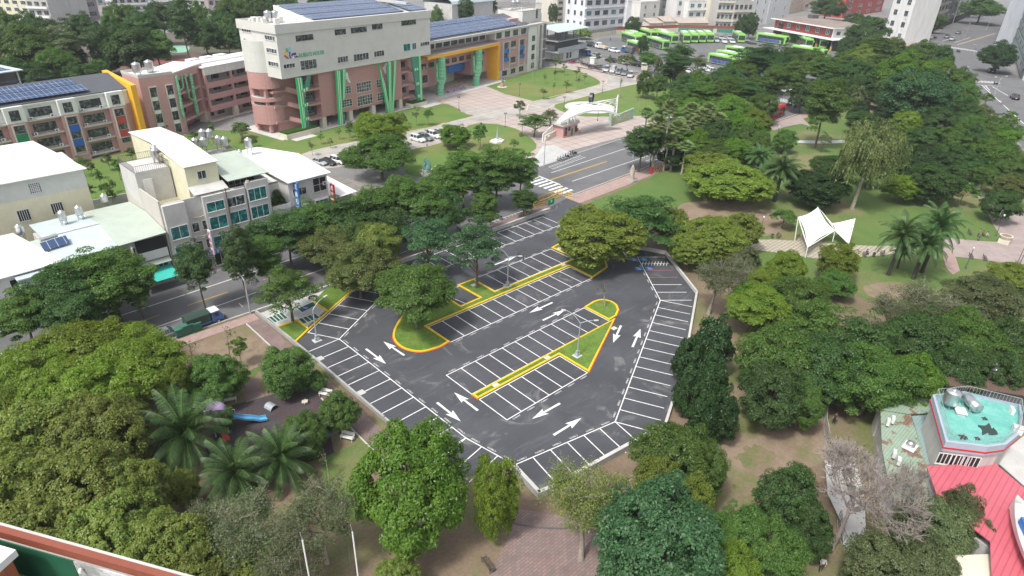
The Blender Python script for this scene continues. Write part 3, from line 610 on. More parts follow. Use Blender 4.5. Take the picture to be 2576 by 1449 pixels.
def mk_round(key, name, H, R, czf, rzf, nc, cr, leaf, per, lm, bark='bark', zbf=.35, nv=3, r0=.28, seed=1, **kw):
    vs = []
    for i in range(nv):
        m, C = crownmesh(name+'_crown', seed*10+i, R, H, czf*H, rzf*H, nc, cr, leaf, per, **kw)
        vs.append((m, trunkmesh(name+'_trunk', seed*10+i, H, R, C, r0, M[bark], zbf*H)))
    defkind(key, name, 'tree', H, R, czf, vs, lm)
mk_round('broad', 'broadleaf_tree', 9.5, 5.0, .60, .36, 210, 1.0, .13, 210, 'l_mid', seed=1, low=-.8, flat=.6, lump=.28)
mk_round('dense', 'dense_tree', 9.0, 4.6, .55, .43, 240, .85, .125, 200, 'l_dark', zbf=.22, seed=2, low=-.85, flat=.75, lump=.2)
mk_round('spread', 'spreading_tree', 9.0, 7.5, .62, .30, 260, 1.25, .15, 220, 'l_lime', zbf=.3, seed=3, flat=.36, lump=.25, up=1.1, squash=.7, low=-.7, shell=.6)
mk_round('layer', 'layered_street_tree', 12.0, 4.2, .62, .34, 190, 1.15, .14, 200, 'l_mid', zbf=.42, seed=4, flat=.42, squash=.9, up=.9, shell=.55, r0=.24, low=-.85, lump=.3)
mk_round('puff', 'round_crowned_tree', 8.8, 5.0, .55, .45, 480, .62, .14, 90, 'l_yelgr', zbf=.3, seed=5, flat=.7, low=-.6, lump=.16)
mk_round('column', 'conical_evergreen', 8.0, 2.2, .52, .46, 90, .6, .16, 170, 'l_deep', zbf=.15, seed=6, low=-.9, flat=1.6, up=.2, nv=2)
mk_round('small', 'small_tree', 4.6, 1.9, .66, .3, 42, .55, .14, 90, 'l_mid', zbf=.4, seed=7, r0=.09, nv=3, lump=.3)
mk_round('sapling', 'young_tree', 4.2, 1.1, .68, .27, 17, .38, .13, 34, 'l_grey', zbf=.45, seed=8, r0=.05, nv=3, lump=.4)
mk_round('airy', 'open_crowned_tree', 10.0, 4.6, .60, .36, 85, 1.1, .15, 150, 'l_blue', zbf=.3, seed=9, lump=.35, flat=.4, squash=.9, shell=.5)
mk_round('shrub', 'shrub', 2.4, 1.6, .5, .42, 40, .5, .12, 70, 'l_mid', zbf=.15, seed=11, r0=.06, nv=2, low=-.8)
# sparse, twiggy trees
M['barkpink'] = plain('pinkish_bark', (.35,.30,.275), .9, .2, 3.0)
def twig(name, seed, H, R, zb, depth_, leafs, leafsz, r0=.2, nb=4, spread=.9, bark='barkpale'):
    rnd = random.Random(seed); mb = MB(); tips = []
    def go(p, d, L, r, k):
        e = p+d*L; m = p.lerp(e,.5)+Vector((rnd.uniform(-1,1),rnd.uniform(-1,1),rnd.uniform(-.3,.6)))*L*.1
        r = max(r,.011); mb.tube([p,m,e] if k < 4 else [p,e], [r,r*.8,r*.6] if k < 4 else [r,r*.6], 6 if k < 2 else 3, cap=False)
        if k >= min(2, depth_): tips.append(m); tips.append(e)
        if k >= depth_: return
        for _ in range(nb if k else nb+2):
            nd = (d+Vector((rnd.gauss(0,spread),rnd.gauss(0,spread),rnd.gauss(.22,.35)))*.75).normalized()
            go(p.lerp(e, rnd.uniform(.55,1)), nd, L*rnd.uniform(.55,.8), r*.55, k+1)
    mb.tube([(0,0,-.1),(0,0,.3),(.15,.1,zb)], [r0*1.5,r0*1.1,r0*.9], 8)
    go(Vector((.15,.1,zb)), Vector((0,.05,1)), (H-zb)*.4, r0*.8, 0)
    tr = mb.mesh(name+'_trunk', M[bark]); rng = np.random.default_rng(seed); T = np.array([tuple(t) for t in tips])
    T = T[rng.integers(0, len(T), leafs)]+rng.normal(size=(leafs,3))*.22; N = rng.normal(size=(leafs,3))+[0,0,1]
    s_ = np.abs(np.array([v.co for v in tr.vertices])); pass
    return leafmesh(name+'_crown', T, N, leafsz, .5, None, rng), tr
defkind('bare', 'leafless_tree', 'tree', 9.0, 5.0, .6, [twig('leafless_tree', 3, 9, 5, 1.5, 6, 900, .07, nb=4, spread=.8, bark='barkpink')], 'l_grey')
defkind('twiggy', 'sparse_tree', 'tree', 9.0, 4.8, .6, [twig('sparse_tree', i, 9, 5, 2.0, 5, 11000, .075, nb=4) for i in (5, 6)], 'l_grey')
defkind('pollard', 'pruned_tree', 'tree', 4.5, 1.6, .6, [twig('pruned_tree', 9, 4.5, 1.6, 1.6, 1, 60, .12, r0=.22, nb=3)], 'l_grey')
defkind('stick', 'young_bare_tree', 'tree', 3.2, .9, .6, [twig('young_bare_tree', 12, 3.2, .8, 1.2, 2, 45, .09, r0=.06, nb=2)], 'l_brown')
# feather palms
def palm(name, seed, H, fl, nf, droop, mat, trunk='barkdark', r0=.26, leafl=.44):
    rnd = random.Random(seed); mb = MB()
    mb.tube([(0,0,-.1),(.05,0,.4),(.12,.05,H*.5),(.1,.1,H)], [r0*1.5,r0*1.1,r0,r0*.9], 9)
    for i in range(16): # old leaf bases
        a = i*2.4; z = H*(.35+.6*i/16); mb.tube([(.1+cos(a)*r0*.8,.05+sin(a)*r0*.8,z),(.1+cos(a)*r0*1.5,.05+sin(a)*r0*1.5,z+.25)], [.06,.02], 4)
    tr = mb.mesh(name+'_trunk', M[trunk]); P = []; N = []; T = []; SZ = []
    cm = MB()
    for k in range(nf):
        a = k*2.39996; el = radians(82-100*(k/nf)**.9+rnd.uniform(-6,6)); L = fl*rnd.uniform(.85,1.1); pts = []; p = Vector((.1,.1,H)); n = 12
        for i in range(n+1):
            pts.append(p.copy()); e = el-droop*(i/n)**1.5; p = p+Vector((cos(a)*cos(e), sin(a)*cos(e), sin(e)))*L/n
        cm.tube(pts, [.05*(1-i/(n+1)) +.01 for i in range(n+1)], 3, cap=False, m=1)
        side = Vector((-sin(a), cos(a), 0)); m_ = 58
        for i in range(3, m_):
            t = i/m_; q = t*n; j = min(n-1, int(q)); c = pts[j].lerp(pts[j+1], q-j); d = (pts[j+1]-pts[j]).normalized(); ln = leafl*(.35+1.1*sin(pi*min(1,t*1.02))**.6)*fl/3.4
            for s_ in (-1, 1):
                v = (side*s_*.8+d*.55+Vector((0,0,-.35-.25*rnd.random()))).normalized(); w_ = d*.034; e = c+v*ln
                cm.add([c-w_, c+w_, e+w_*.3, e-w_*.3], [(0,1,2,3)], 0)
    return cm.mesh(name+'_crown', [M[mat], M['l_lime']]), tr
defkind('palm', 'date_palm', 'palm tree', 7.4, 3.9, .80, [palm('date_palm', i, 5.6, 4.1, 34, 1.35, 'l_palm') for i in (1, 2)], 'l_palm')
defkind('lowpalm', 'feather_palm', 'palm tree', 4.6, 4.3, .62, [palm('feather_palm', i, 2.6, 4.6, 40, 1.25, 'l_palm') for i in (3, 4)], 'l_palm')
def fanpalm(name, seed, H, mat):
    rnd = random.Random(seed); mb = MB(); mb.tube([(0,0,-.1),(0,0,.5),(.15,0,H*.5),(.2,.1,H)], [.3,.2,.15,.13], 8); tr = mb.mesh(name+'_trunk', M['barkpale']); cm = MB()
    for k in range(34):
        a = k*2.39996; el = radians(80-135*(k/34)); d = Vector((cos(a)*cos(el), sin(a)*cos(el), sin(el))); p = Vector((.2,.1,H)); c = p+d*rnd.uniform(.7,1.0)
        cm.tube([p,c], [.03,.02], 3, cap=False); side = Vector((-sin(a), cos(a), 0)); up = side.cross(d)
        for j in range(-7, 8):
            an = j*.2; v = d*cos(an)+side*sin(an); v2 = (v+Vector((0,0,-.55))).normalized(); L = .95*(1-.03*abs(j)); w_ = (v.cross(up)).normalized()*.07; m_ = c+v*L*.6; e = m_+v2*L*.45
            cm.add([c-w_*.2, c+w_*.2, m_+w_, m_-w_], [(0,1,2,3)]); cm.add([m_-w_, m_+w_, e+w_*.15, e-w_*.15], [(0,1,2,3)])
    return cm.mesh(name+'_crown', [M[mat]]), tr
defkind('fan', 'fan_palm', 'palm tree', 10.0, 1.75, .87, [fanpalm('fan_palm', i, 8.8, 'l_fan') for i in (1, 2)], 'l_fan')
# weeping tree
def weep(name, seed, H, R):
    rng = np.random.default_rng(seed); C, D = clumps(rng, R, H, .64*H, .32*H, 190, .6, -.5, .3); n = len(C); P = []; N = []; Tt = []
    for c, d in zip(C, D):
        for s_ in range(12):
            o = c+rng.normal(size=3)*.38; L = 1.0+rng.random()*1.3; m_ = 14
            z = np.linspace(0, 1, m_); q = o+np.outer(z, d*.35)+np.outer(z**1.3, [0,0,-L])+rng.normal(size=(m_,3))*.05; P.append(q); N.append(d*.8+rng.normal(size=(m_,3))*.6+[0,0,.35]); Tt.append(np.tile([0,0,-1.], (m_,1)))
    return leafmesh(name+'_crown', np.concatenate(P), np.concatenate(N), .16, .4, np.concatenate(Tt), rng), trunkmesh(name+'_trunk', seed, H, R, C, .3, M['barkpale'], .42*H)
defkind('weep', 'weeping_tree', 'tree', 13.0, 4.6, .6, [weep('weeping_tree', 21, 13, 4.6)], 'l_will')
def zsc(p): d = hypot(p[0],p[1]); return 1+max(0,min(1,(d-150)/240))*.6
_tc = [0]
NTREE = []
def tree(kind, k, x, y, rpx, h, desc, where, leaf=None, base=None, group=None, rot=None, flat=1.0):
    K = KIND[kind]; _tc[0] += 1; h *= zsc(W(k,x,y,4)); rnd = random.Random(_tc[0]*7+3); c = W(k, x, y, K['czf']*h); rw = rpx*CR[k][2]*depth(c)/FPX*(1.0+.12*min(1,max(0,(depth(c)-90)/80)))
    if base is not None: b = W(*base); loc = b
    else: loc = Vector((c.x, c.y, 0))
    v = K['v'][_tc[0] % len(K['v'])]; t = thing(K['name'], loc, rnd.uniform(0, 6.28) if rot is None else rot, None, K['cat'], group or ('palms' if 'palm' in K['name'] else 'trees')+' '+where)
    t.scale = (rw/K['R'], rw/K['R'], h/K['H'])
    tr = put('trunk', v[1], t); cr = put('crown', v[0], t)
    if leaf: cr.material_slots[0].link = 'OBJECT'; cr.material_slots[0].material = M[leaf]
    else: cr.material_slots[0].link = 'OBJECT'; cr.material_slots[0].material = M[K['leaf']]
    reg(t, desc, where); NTREE.append(t); return t
T_ = tree
# ---- bottom left mass
w_ = 'filling the lower left corner'
d_ = 'olive green bushy tree'
for x, y, r, h in ((95,1095,120,10.5),(245,1090,105,10),(60,1230,120,10),(215,1225,120,11),(335,1240,80,9),(110,1330,110,9),(285,1345,115,10),(420,1390,100,9.5),(180,1440,110,8),(500,1440,90,8)): T_('puff','V',x,y,r,h,d_,w_,'l_olive')
w_ = 'beside the left road bend'
for x, y, r, h in ((190,880,135,10),(330,905,125,9.5),(70,940,120,10),(210,985,140,10),(20,1010,90,9)): T_('spread','V',x,y,r,h,'lime green tree with flat spreading boughs',w_,'l_lime')
w_ = 'at the bottom of the photo'
T_('twiggy','V',600,1330,115,8.5,'grey green sparse feathery tree',w_,'l_grey'); T_('twiggy','V',520,1300,75,7.5,'grey green sparse feathery tree',w_,'l_grey')
T_('twiggy','V',800,1265,100,9,'sparse greyish twigged tree','left of the big round tree','l_grey'); T_('twiggy','V',720,1390,90,8,'grey green sparse feathery tree',w_,'l_grey')
T_('puff','V',460,1220,35,5,'small olive tree','by the bottom left palm','l_olive')
T_('puff','V',620,1440,60,6,'olive green low tree',w_,'l_olive'); T_('puff','V',1000,1447,55,5,'olive green low tree','below the big round tree','l_olive')
T_('stick','V',822,1165,22,4,'thin pruned young tree','left of the big round tree')
T_('lowpalm','V',455,1065,108,8.0,'large feather palm with arching fronds','left of the playground')
T_('lowpalm','V',585,1175,92,5.6,'large feather palm with arching fronds','just below the playground'); T_('lowpalm','V',700,1135,88,5.8,'dark feather palm','below the playground')
w_ = 'around the playground'
for x, y, r, h in ((540,945,68,6.5),(720,930,64,6.2),(848,1032,50,5.5),(760,1090,60,5.2),(556,1050,30,3.5),(800,955,22,3.2)): T_('dense','V',x,y,r,h,'dark glossy bushy tree',w_,'l_mid')
T_('small','V',598,868,22,4.2,'slender young green tree','on the bare soil by the left footpath','l_bright')
T_('stick','V',568,850,22,5.0,'bare staked sapling','by the green bins'); T_('stick','V',476,890,20,5.0,'crooked bare sapling','on the bare soil left of the playground')
# ---- bottom middle
T_('dense','V',1035,1205,142,13.5,'big round leafy green tree','at the bottom centre','l_bright')
T_('dense','V',1245,1245,60,10,'narrow yellowish green tree','right of the big round tree','l_lime')
T_('twiggy','V',1480,1250,118,9.5,'sparse half bare tree with tangled twigs','over the bottom of the parking lot','l_olive',flat=1)
T_('dense','V',1700,1150,105,9,'dark mango like tree','beside the lower right corner of the lot','l_mid')
T_('dense','V',1775,1190,55,8,'dark mango like tree','beside the lower right corner of the lot','l_mid')
T_('puff','V',1655,1215,55,8,'golden green tree','between the dark round trees at the bottom','l_yelgr'); T_('puff','V',1745,1255,50,7.5,'golden green tree','between the dark round trees at the bottom','l_yelgr')
T_('dense','V',1655,1370,158,11.5,'blue green broad domed tree','at the bottom right of centre','l_blue')
T_('dense','V',1985,1245,72,8.5,'dark green bushy tree','beside the bare ground at the bottom','l_dark')
T_('dense','V',1865,1345,75,7.5,'mixed green bushy tree','at the lower edge right of centre','l_mid'); T_('dense','V',1950,1400,75,7.5,'mixed green bushy tree','at the lower edge right of centre','l_mid')
T_('dense','V',1850,1430,60,7,'mixed green bushy tree','at the lower edge right of centre','l_lime'); T_('dense','V',2040,1330,52,7,'dark green bushy tree','at the lower edge right of centre','l_dark')
T_('bare','V',2165,1190,150,12,'large leafless tree with pinkish twigs','beside the green metal roofs')
T_('bare','V',2290,1215,55,8,'small half bare tree','in front of the pink roof')
w_ = 'in the lower right corner'
for x, y, r, h in ((2355,1335,85,7.5),(2215,1425,85,7),(2410,1290,48,8),(2330,1430,80,6.5),(2440,1345,40,6)): T_('dense','V',x,y,r,h,'dull green bushy tree',w_,'l_grey' if x != 2420 else 'l_mid')
# ---- right of the lot
w_ = 'along the right edge of the lot'
for x, y, r, h in ((1795,865,50,9),(1735,905,38,7),(1790,960,42,8.5),(1765,1030,42,8),(1725,985,30,6.5),(1820,1040,38,7)): T_('column','V',x,y,r,h,'dark upright conifer like tree',w_)
w_ = 'in the thicket right of the lot'
for kd, x, y, r, h, lf in (('dense',1960,885,95,9.5,'l_mid'),('dense',1945,985,80,9,'l_dark'),('broad',1905,760,75,8,'l_lime'),('broad',2020,745,80,8,'l_mid'),('dense',2080,925,95,9.5,'l_dark'),('airy',2065,800,80,9,'l_mid'),('broad',2200,945,105,9,'l_mid'),('airy',2180,850,95,10,'l_dark'),
    ('twiggy',2340,760,95,8,'l_grey'),('broad',2480,745,95,7.5,'l_grey'),('dense',2320,850,95,9,'l_dark'),('broad',2440,840,100,9,'l_mid'),('dense',2300,960,75,8.5,'l_bright'),('dense',2540,870,80,9,'l_dark'),('broad',2560,690,60,6,'l_yelgr'),('dense',2400,930,75,8,'l_dark'),('twiggy',2250,775,60,7,'l_grey'),('dense',2510,950,60,8,'l_dark'),('dense',2020,1010,50,7,'l_mid')):
    T_(kd,'V',x,y,r,h,{'twiggy':'grey twiggy tree','broad':'spreading green tree','dense':'dense dark tree','airy':'open crowned tree'}[kd],w_,lf)
w_ = 'below the white canopy'
T_('dense','V',1982,665,46,5.5,'yellow green bushy tree',w_,'l_lime'); T_('dense','V',2112,655,50,6.5,'yellow green bushy tree',w_,'l_lime'); T_('dense','V',2100,710,45,5,'yellow green bushy tree',w_,'l_mid'); T_('dense','V',1925,705,45,5,'yellow green bushy tree',w_,'l_lime')
T_('twiggy','V',1790,700,68,9,'bare trunked grey tree','by the upper right corner of the lot','l_grey',base=('V',1782,790)); T_('bare','V',1850,705,45,7,'bare grey tree','on the soil right of the lot')
T_('puff','V',1795,590,80,7.5,'yellow green round tree','above the accessible bays'); T_('puff','V',1868,570,48,7.5,'yellow green round tree','above the accessible bays'); T_('puff','V',1740,620,50,6.5,'yellow green round tree','above the accessible bays')
T_('airy','V',1640,505,100,9.5,'dark green tree with reaching boughs','by the lot entrance','l_dark',base=('V',1615,622))
T_('puff','V',1835,445,95,8.5,'yellow green tree','in the park right of the crossing'); T_('puff','V',1790,420,62,8,'yellow green tree','in the park right of the crossing')
# ---- islands
T_('puff','V',1486,572,104,9.8,'yellow green domed tree','on the far tip of the upper island',base=('V',1495,668))
T_('broad','V',1040,722,100,10.5,'dark green layered tree','on the near tip of the upper island','l_mid',base=('V',1049,828))
T_('airy','V',1197,615,68,12,'tall slender tree','in the notch of the upper island','l_blue',base=('V',1200,724))
T_('stick','V',1520,735,22,4.2,'leafless staked sapling','on the tip of the lower island',base=('V',1521,772))
T_('airy','V',1075,590,72,10.5,'blue green open tree','left of the upper island','l_blue')
w_ = 'on the concrete corner of the lot'
T_('airy','V',738,712,72,9,'light green tree',w_,'l_mid',base=('V',737,810)); T_('broad','V',900,660,88,9,'browning tree','above the left bays of the lot','l_brown'); T_('broad','V',830,610,70,9,'browning tree','above the left bays of the lot','l_brown'); T_('broad','V',945,605,60,9,'browning tree','above the left bays of the lot','l_olive')
# ---- street trees
w_ = 'along the main road'
for x, y, r, h in ((268,690,105,10.5),(335,710,52,9),(150,735,85,10),(55,785,75,9),(180,790,65,9),(600,640,50,11.5),(492,665,46,10.5),(720,580,66,10),(790,560,62,10),(870,545,70,10),(935,520,55,11),(1010,500,68,11),(1075,505,60,11),(665,640,45,9),(1165,430,60,11),(1120,460,55,10),(1250,420,60,12.5),(1215,455,45,9),(1310,425,45,11),(1320,500,34,6),(1220,520,40,8)):
    T_('layer','V',x,y,r*.93,h*1.12,'dark green layered street tree',w_,'l_mid' if x % 3 else 'l_dark')
# ---- school lawns
T_('broad','V',957,378,80,10,'big light green tree','on the lawn in front of the school','l_mid'); T_('dense','V',955,330,60,10,'big light green tree','on the lawn in front of the school','l_lime')
T_('dense','V',885,392,30,4,'small dark tree','beside the big lawn tree','l_mid'); T_('dense','V',1142,337,35,6,'rounded green tree','behind the white parked cars','l_bright'); T_('airy','V',1345,300,35,6.5,'airy green tree','left of the gate house','l_mid'); T_('airy','V',1385,285,18,5,'thin tree','beside the gate house roof','l_grey')
T_('small','V',1308,263,14,5,'thin small tree','on the plaza planter','l_grey')
w_ = 'on the school lawn'
for k, x, y, r, h in (('F',100,250,26,3),('F',240,215,24,3),('F',175,290,24,2.6),('F',30,310,30,4),('F',330,170,34,4.4),('F',370,195,30,4.2),('F',320,200,25,4),('F',735,110,36,4),('F',840,60,30,5),('F',935,75,32,4.6),('F',445,145,26,2.4),('A',1950,1345,50,2.6),('A',2420,1260,75,4.4),('A',2240,1400,55,3),('A',2110,1290,40,3.4),('B',90,1290,70,4.6),('B',230,1410,35,2.2),('C',200,1300,60,6),('F',1330,230,40,6),('F',1600,305,32,3)):
    T_('small' if r > 30 or k == 'A' else 'sapling',k,x,y,r,h,'small tree',w_,'l_mid' if int(x) % 3 else 'l_grey')
w_ = 'on the lawn behind the shophouses'
for x, y, r, h in ((690,380,34,4.5),(625,350,40,4.5),(825,320,38,4.2),(905,380,45,4.5),(935,400,25,4),(755,450,22,4.5),(660,570,60,4),(805,545,35,3.2),(850,590,30,4.5),(1010,280,36,3.5),(560,410,25,2),(860,520,24,3),(650,590,20,3)): T_('small','E',x,y,r,h,'staked young tree',w_,'l_mid' if x % 3 else 'l_grey')
w_ = 'on the lawn right of the plaza'
for x, y, r, h in ((840,900,45,3.4),(950,720,22,3),(1070,830,45,3.8),(1170,690,40,4.5),(1185,780,22,4),(960,590,60,5),(1050,650,30,4),(1250,750,25,3.5),(850,760,20,3),(940,840,16,3.5)): T_('sapling','C',x,y,r,h,'thin young tree',w_,'l_grey' if x % 2 else 'l_brown')
T_('stick','C',725,680,25,7,'bare dead tree','by the corner of the school'); T_('pollard','C',1610,860,45,5.5,'pruned bare tree','beside the drive behind the gate')
T_('dense','C',1850,830,75,7.5,'round green tree pair','on the lawn behind the gate','l_mid'); T_('broad','C',1990,830,85,7.5,'round green tree pair','on the lawn behind the gate','l_mid')
T_('stick','C',1800,1010,35,5,'thin leafless tree','on the lawn behind the gate')
# ---- car park & depot trees
w_ = 'between the school and the bus depot'
for kd, x, y, r, h, lf in (('layer',2190,590,140,12,'l_dark'),('dense',2130,700,95,8,'l_deep'),('layer',1900,590,85,7,'l_mid'),('small',1680,580,85,6,'l_grey'),('small',1500,590,20,5,'l_grey'),('small',1380,560,20,4,'l_mid'),('airy',2400,620,85,8,'l_grey'),('broad',2250,800,80,6,'l_brown'),('broad',2350,780,85,6,'l_olive'),('broad',1990,640,40,7,'l_grey'),('layer',1830,430,60,6,'l_dark'),('broad',2480,820,70,6,'l_mid'),('broad',2200,900,75,6,'l_brown')):
    T_(kd,'C',x,y,r,h,'street tree' if kd != 'dense' else 'dark dense tree',w_,lf)
T_('shrub','C',1220,325,92,4,'bright yellow green bush','by the grey school annexe','l_lime'); T_('dense','C',1735,245,70,7,'dark round tree','behind the depot wall','l_dark')
T_('dense','D',460,185,55,9,'dark tree','left of the red brick depot building','l_dark'); T_('dense','D',400,200,50,8,'dark tree','left of the red brick depot building','l_dark')
w_ = 'behind the palms above the main road'
for kd, x, y, r, h, lf in (('layer',550,450,170,12,'l_deep'),('layer',750,440,110,10,'l_dark'),('broad',280,600,90,8,'l_mid'),('broad',60,610,75,7,'l_mid'),('layer',100,720,110,9,'l_mid'),('layer',270,700,120,10,'l_mid'),('layer',420,690,110,10,'l_dark'),('layer',640,620,85,12,'l_mid'),('layer',800,590,95,13,'l_mid'),('layer',1020,530,115,11,'l_mid'),('layer',1190,500,90,10,'l_mid'),('broad',330,850,130,10,'l_bright'),('dense',420,1010,120,9,'l_bright'),('broad',500,930,110,9,'l_lime'),('broad',530,1080,70,7,'l_mid'),('dense',250,1010,110,8,'l_dark'),('broad',200,830,90,9,'l_mid'),('layer',650,560,70,10,'l_dark')):
    T_(kd,'D',x,y,r,h,{'layer':'layered green tree','broad':'spreading green tree','dense':'dense green tree'}[kd],w_,lf)
w_ = 'in the upper park'
for kd, x, y, r, h, lf in (('dense',870,740,85,8,'l_dark'),('layer',1050,790,150,16,'l_mid'),('dense',1200,375,55,7,'l_dark'),('dense',1370,240,135,12,'l_dark'),('broad',1290,160,80,9,'l_dark'),('layer',1420,390,150,11,'l_mid'),('broad',1330,440,95,9,'l_yelgr'),('dense',1560,380,75,8,'l_olive'),('dense',1780,420,130,9,'l_mid'),('dense',1940,450,80,9,'l_dark'),('dense',1280,600,125,10,'l_dark'),
    ('dense',1670,580,180,13,'l_bright'),('dense',1900,590,130,11,'l_bright'),('dense',1760,750,240,14,'l_blue'),('dense',2080,640,105,9,'l_mid'),('dense',1300,880,75,6,'l_deep'),('small',1300,720,45,9,'l_grey'),('dense',2120,740,90,9,'l_mid'),('broad',2130,860,110,9,'l_dark'),('broad',2260,880,85,7,'l_grey'),('broad',2200,980,100,9,'l_mid'),('dense',2330,1040,150,10,'l_mid'),('layer',2420,1080,90,9,'l_bright'),
    ('dense',2180,1080,95,9,'l_dark'),('dense',2350,1230,120,9,'l_mid'),('broad',2060,950,80,8,'l_dark'),('dense',1600,760,120,10,'l_blue'),('dense',1500,880,70,7,'l_deep'),('small',1040,1060,40,5,'l_grey'),('small',2300,745,45,4,'l_mid'),('small',2470,910,60,6,'l_mid'),('small',2560,1000,50,6,'l_mid')):
    T_(kd,'D',x,y,r,h,{'layer':'tall layered tree','broad':'spreading tree','dense':'dense rounded tree','small':'small thin tree'}[kd],w_,lf)
T_('dense','D',2390,420,110,9,'dark tree','at the foot of the grey tower','l_deep'); T_('dense','D',1060,45,115,11,'dark tree','behind the brick depot building','l_dark'); T_('dense','D',1190,360,55,6,'dark tree','in front of the depot bays','l_dark')
T_('broad','D',1900,155,70,8,'street tree','in front of the arcade shops','l_mid'); T_('broad','D',2260,50,140,12,'large tree','at the far end of the right street','l_mid'); T_('broad','D',2190,20,70,11,'large tree','at the far end of the right street','l_mid')
w_ = 'around the white canopy'
T_('weep','D',1335,1160,225,17.5,'grey green weeping tree','behind the white canopy',base=('H',845,555))
T_('puff','D',1665,950,95,8,'yellow green tree','with a dark trunk in the park','l_lime'); T_('dense','V',2057,470,72,7.5,'dark rounded tree','left of the weeping tree','l_deep'); T_('dense','V',2090,415,42,5,'dark rounded tree','left of the weeping tree','l_dark')
T_('dense','V',2320,410,66,9,'dark dense tree','right of the weeping tree','l_deep'); T_('dense','V',2350,455,62,8.5,'dark dense tree','right of the weeping tree','l_dark'); T_('dense','V',2390,400,42,8,'dark dense tree','right of the weeping tree','l_dark')
T_('puff','V',2268,465,38,6,'yellow green tree','right of the weeping tree','l_lime'); T_('small','V',1975,538,30,4,'small leafy tree','left of the white canopy','l_mid'); T_('small','V',2430,470,30,5.5,'small leafy tree','by the right path','l_mid')
T_('dense','V',2522,512,42,7,'dark dense tree','by the right edge path','l_dark'); T_('dense','V',2500,395,55,9,'dark dense tree','beside the right hand street','l_mid'); T_('broad','V',2545,465,40,7,'dark dense tree','by the right edge path','l_brown')
# ---- palms
w_ = 'in the palm row by the gate'
for x, y, r, h, b in ((450,45,95,12,(380,700)),(700,110,90,11,(565,690)),(560,40,85,13,None),(820,215,90,9.5,(795,545)),(900,130,90,10.5,(830,520)),(1055,210,90,9.5,(990,512)),(515,360,85,8,(490,690)),(700,330,80,7.5,(675,722)),(790,60,90,11,None),(330,90,70,9,None),(650,190,80,9,None),(960,60,80,10,None)):
    T_('fan','G',x,y,r,h,'tall fan palm',w_,base=('G',b[0],b[1]) if b else None)
w_ = 'on the lawn above the white canopy'
T_('palm','G',1430,580,150,7.0,'dark feather palm',w_,base=('G',1430,745)); T_('palm','G',1570,590,130,8.0,'dark feather palm',w_,base=('G',1535,940)); T_('palm','G',1680,470,170,10,'dark feather palm',w_,base=('G',1610,995))
w_ = 'right of the white canopy'
T_('palm','H',1340,700,210,11,'tall feather palm',w_,base=('H',1205,1220)); T_('palm','H',1700,620,230,12.5,'tall feather palm',w_,base=('H',1545,1195)); T_('palm','H',1300,960,110,5.0,'short feather palm',w_,base=('H',1300,1155)); T_('palm','H',1580,850,220,9.5,'tall feather palm',w_,base=('H',1460,1260))
# ---- trees by the gate
T_('layer','G',225,235,150,11,'tall dark street tree','by the school gate','l_dark',base=('G',238,700)); T_('layer','G',400,230,90,10,'tall dark street tree','by the school gate','l_dark',base=('G',360,650)); T_('layer','G',480,130,60,9,'tall dark street tree','by the school gate','l_deep')
w_ = 'behind the fan palms'
for x, y, r, h, lf in ((1000,350,160,9,'l_dark'),(1200,240,180,9,'l_bright'),(1380,200,140,8.5,'l_bright'),(1150,100,160,9,'l_bright'),(1330,360,110,8,'l_mid'),(640,300,100,9,'l_deep'),(870,330,100,9,'l_dark'),(1080,440,120,6,'l_deep')): T_('dense','G',x,y,r,h,'leafy green tree',w_,lf)
# ---- far left park behind the school
w_ = 'in the grove behind the school'
for kd, x, y, r, h, lf in (('broad',70,270,120,11,'l_mid'),('broad',310,250,130,11,'l_dark'),('dense',240,480,250,13,'l_mid'),('airy',640,420,200,12,'l_grey'),('layer',860,300,110,13,'l_dark'),('broad',1030,400,140,12,'l_dark'),('dense',1330,470,240,12,'l_dark'),('broad',1560,440,150,11,'l_mid'),('broad',1230,180,150,12,'l_mid'),('layer',1450,250,150,13,'l_dark'),('broad',1620,150,130,12,'l_dark'),('layer',1830,200,130,16,'l_dark'),('dense',2060,340,140,10,'l_dark'),('dense',2230,270,130,10,'l_dark'),('broad',2350,130,160,13,'l_mid'),('broad',2000,150,110,11,'l_mid'),
    ('dense',560,650,160,9,'l_mid'),('broad',850,740,170,8,'l_dark'),('dense',1070,620,110,6,'l_dark'),('broad',100,700,150,9,'l_dark'),('dense',700,560,120,9,'l_dark'),('dense',330,760,130,8,'l_dark'),('dense',1000,700,90,6,'l_mid'),('broad',490,330,110,11,'l_dark'),('broad',1120,300,120,12,'l_mid'),('dense',2400,360,90,9,'l_dark'),('airy',700,290,110,12,'l_dark')):
    T_(kd,'A',x,y,r,h,{'broad':'spreading dark tree','dense':'dense dark tree','airy':'pale open tree','layer':'tall dark tree'}[kd],w_,lf)
T_('broad','A',2010,230,50,8,'red flowering tree','in the grove behind the school','l_red')
w_ = 'above the roof of the main school building'
for x, y, r, h in ((60,90,110,12),(200,60,120,13),(350,50,120,12),(520,50,110,12),(620,90,90,10),(900,40,130,12),(1080,10,90,12),(2080,170,60,9),(2180,60,120,12),(2330,100,120,12),(2060,60,80,11),(2400,40,90,12),(-30,200,90,11),(-40,330,80,10),(20,300,60,9)): T_('dense','B',x,y,r,h,'dark grove tree',w_,'l_dark' if x % 4 else 'l_mid')
T_('dense','C',930,130,50,8,'dark tree','behind the school stair tower','l_dark'); T_('broad','C',300,40,60,9,'dark tree','behind the school stair tower','l_dark')
w_ = 'in the dense belt above the main road'
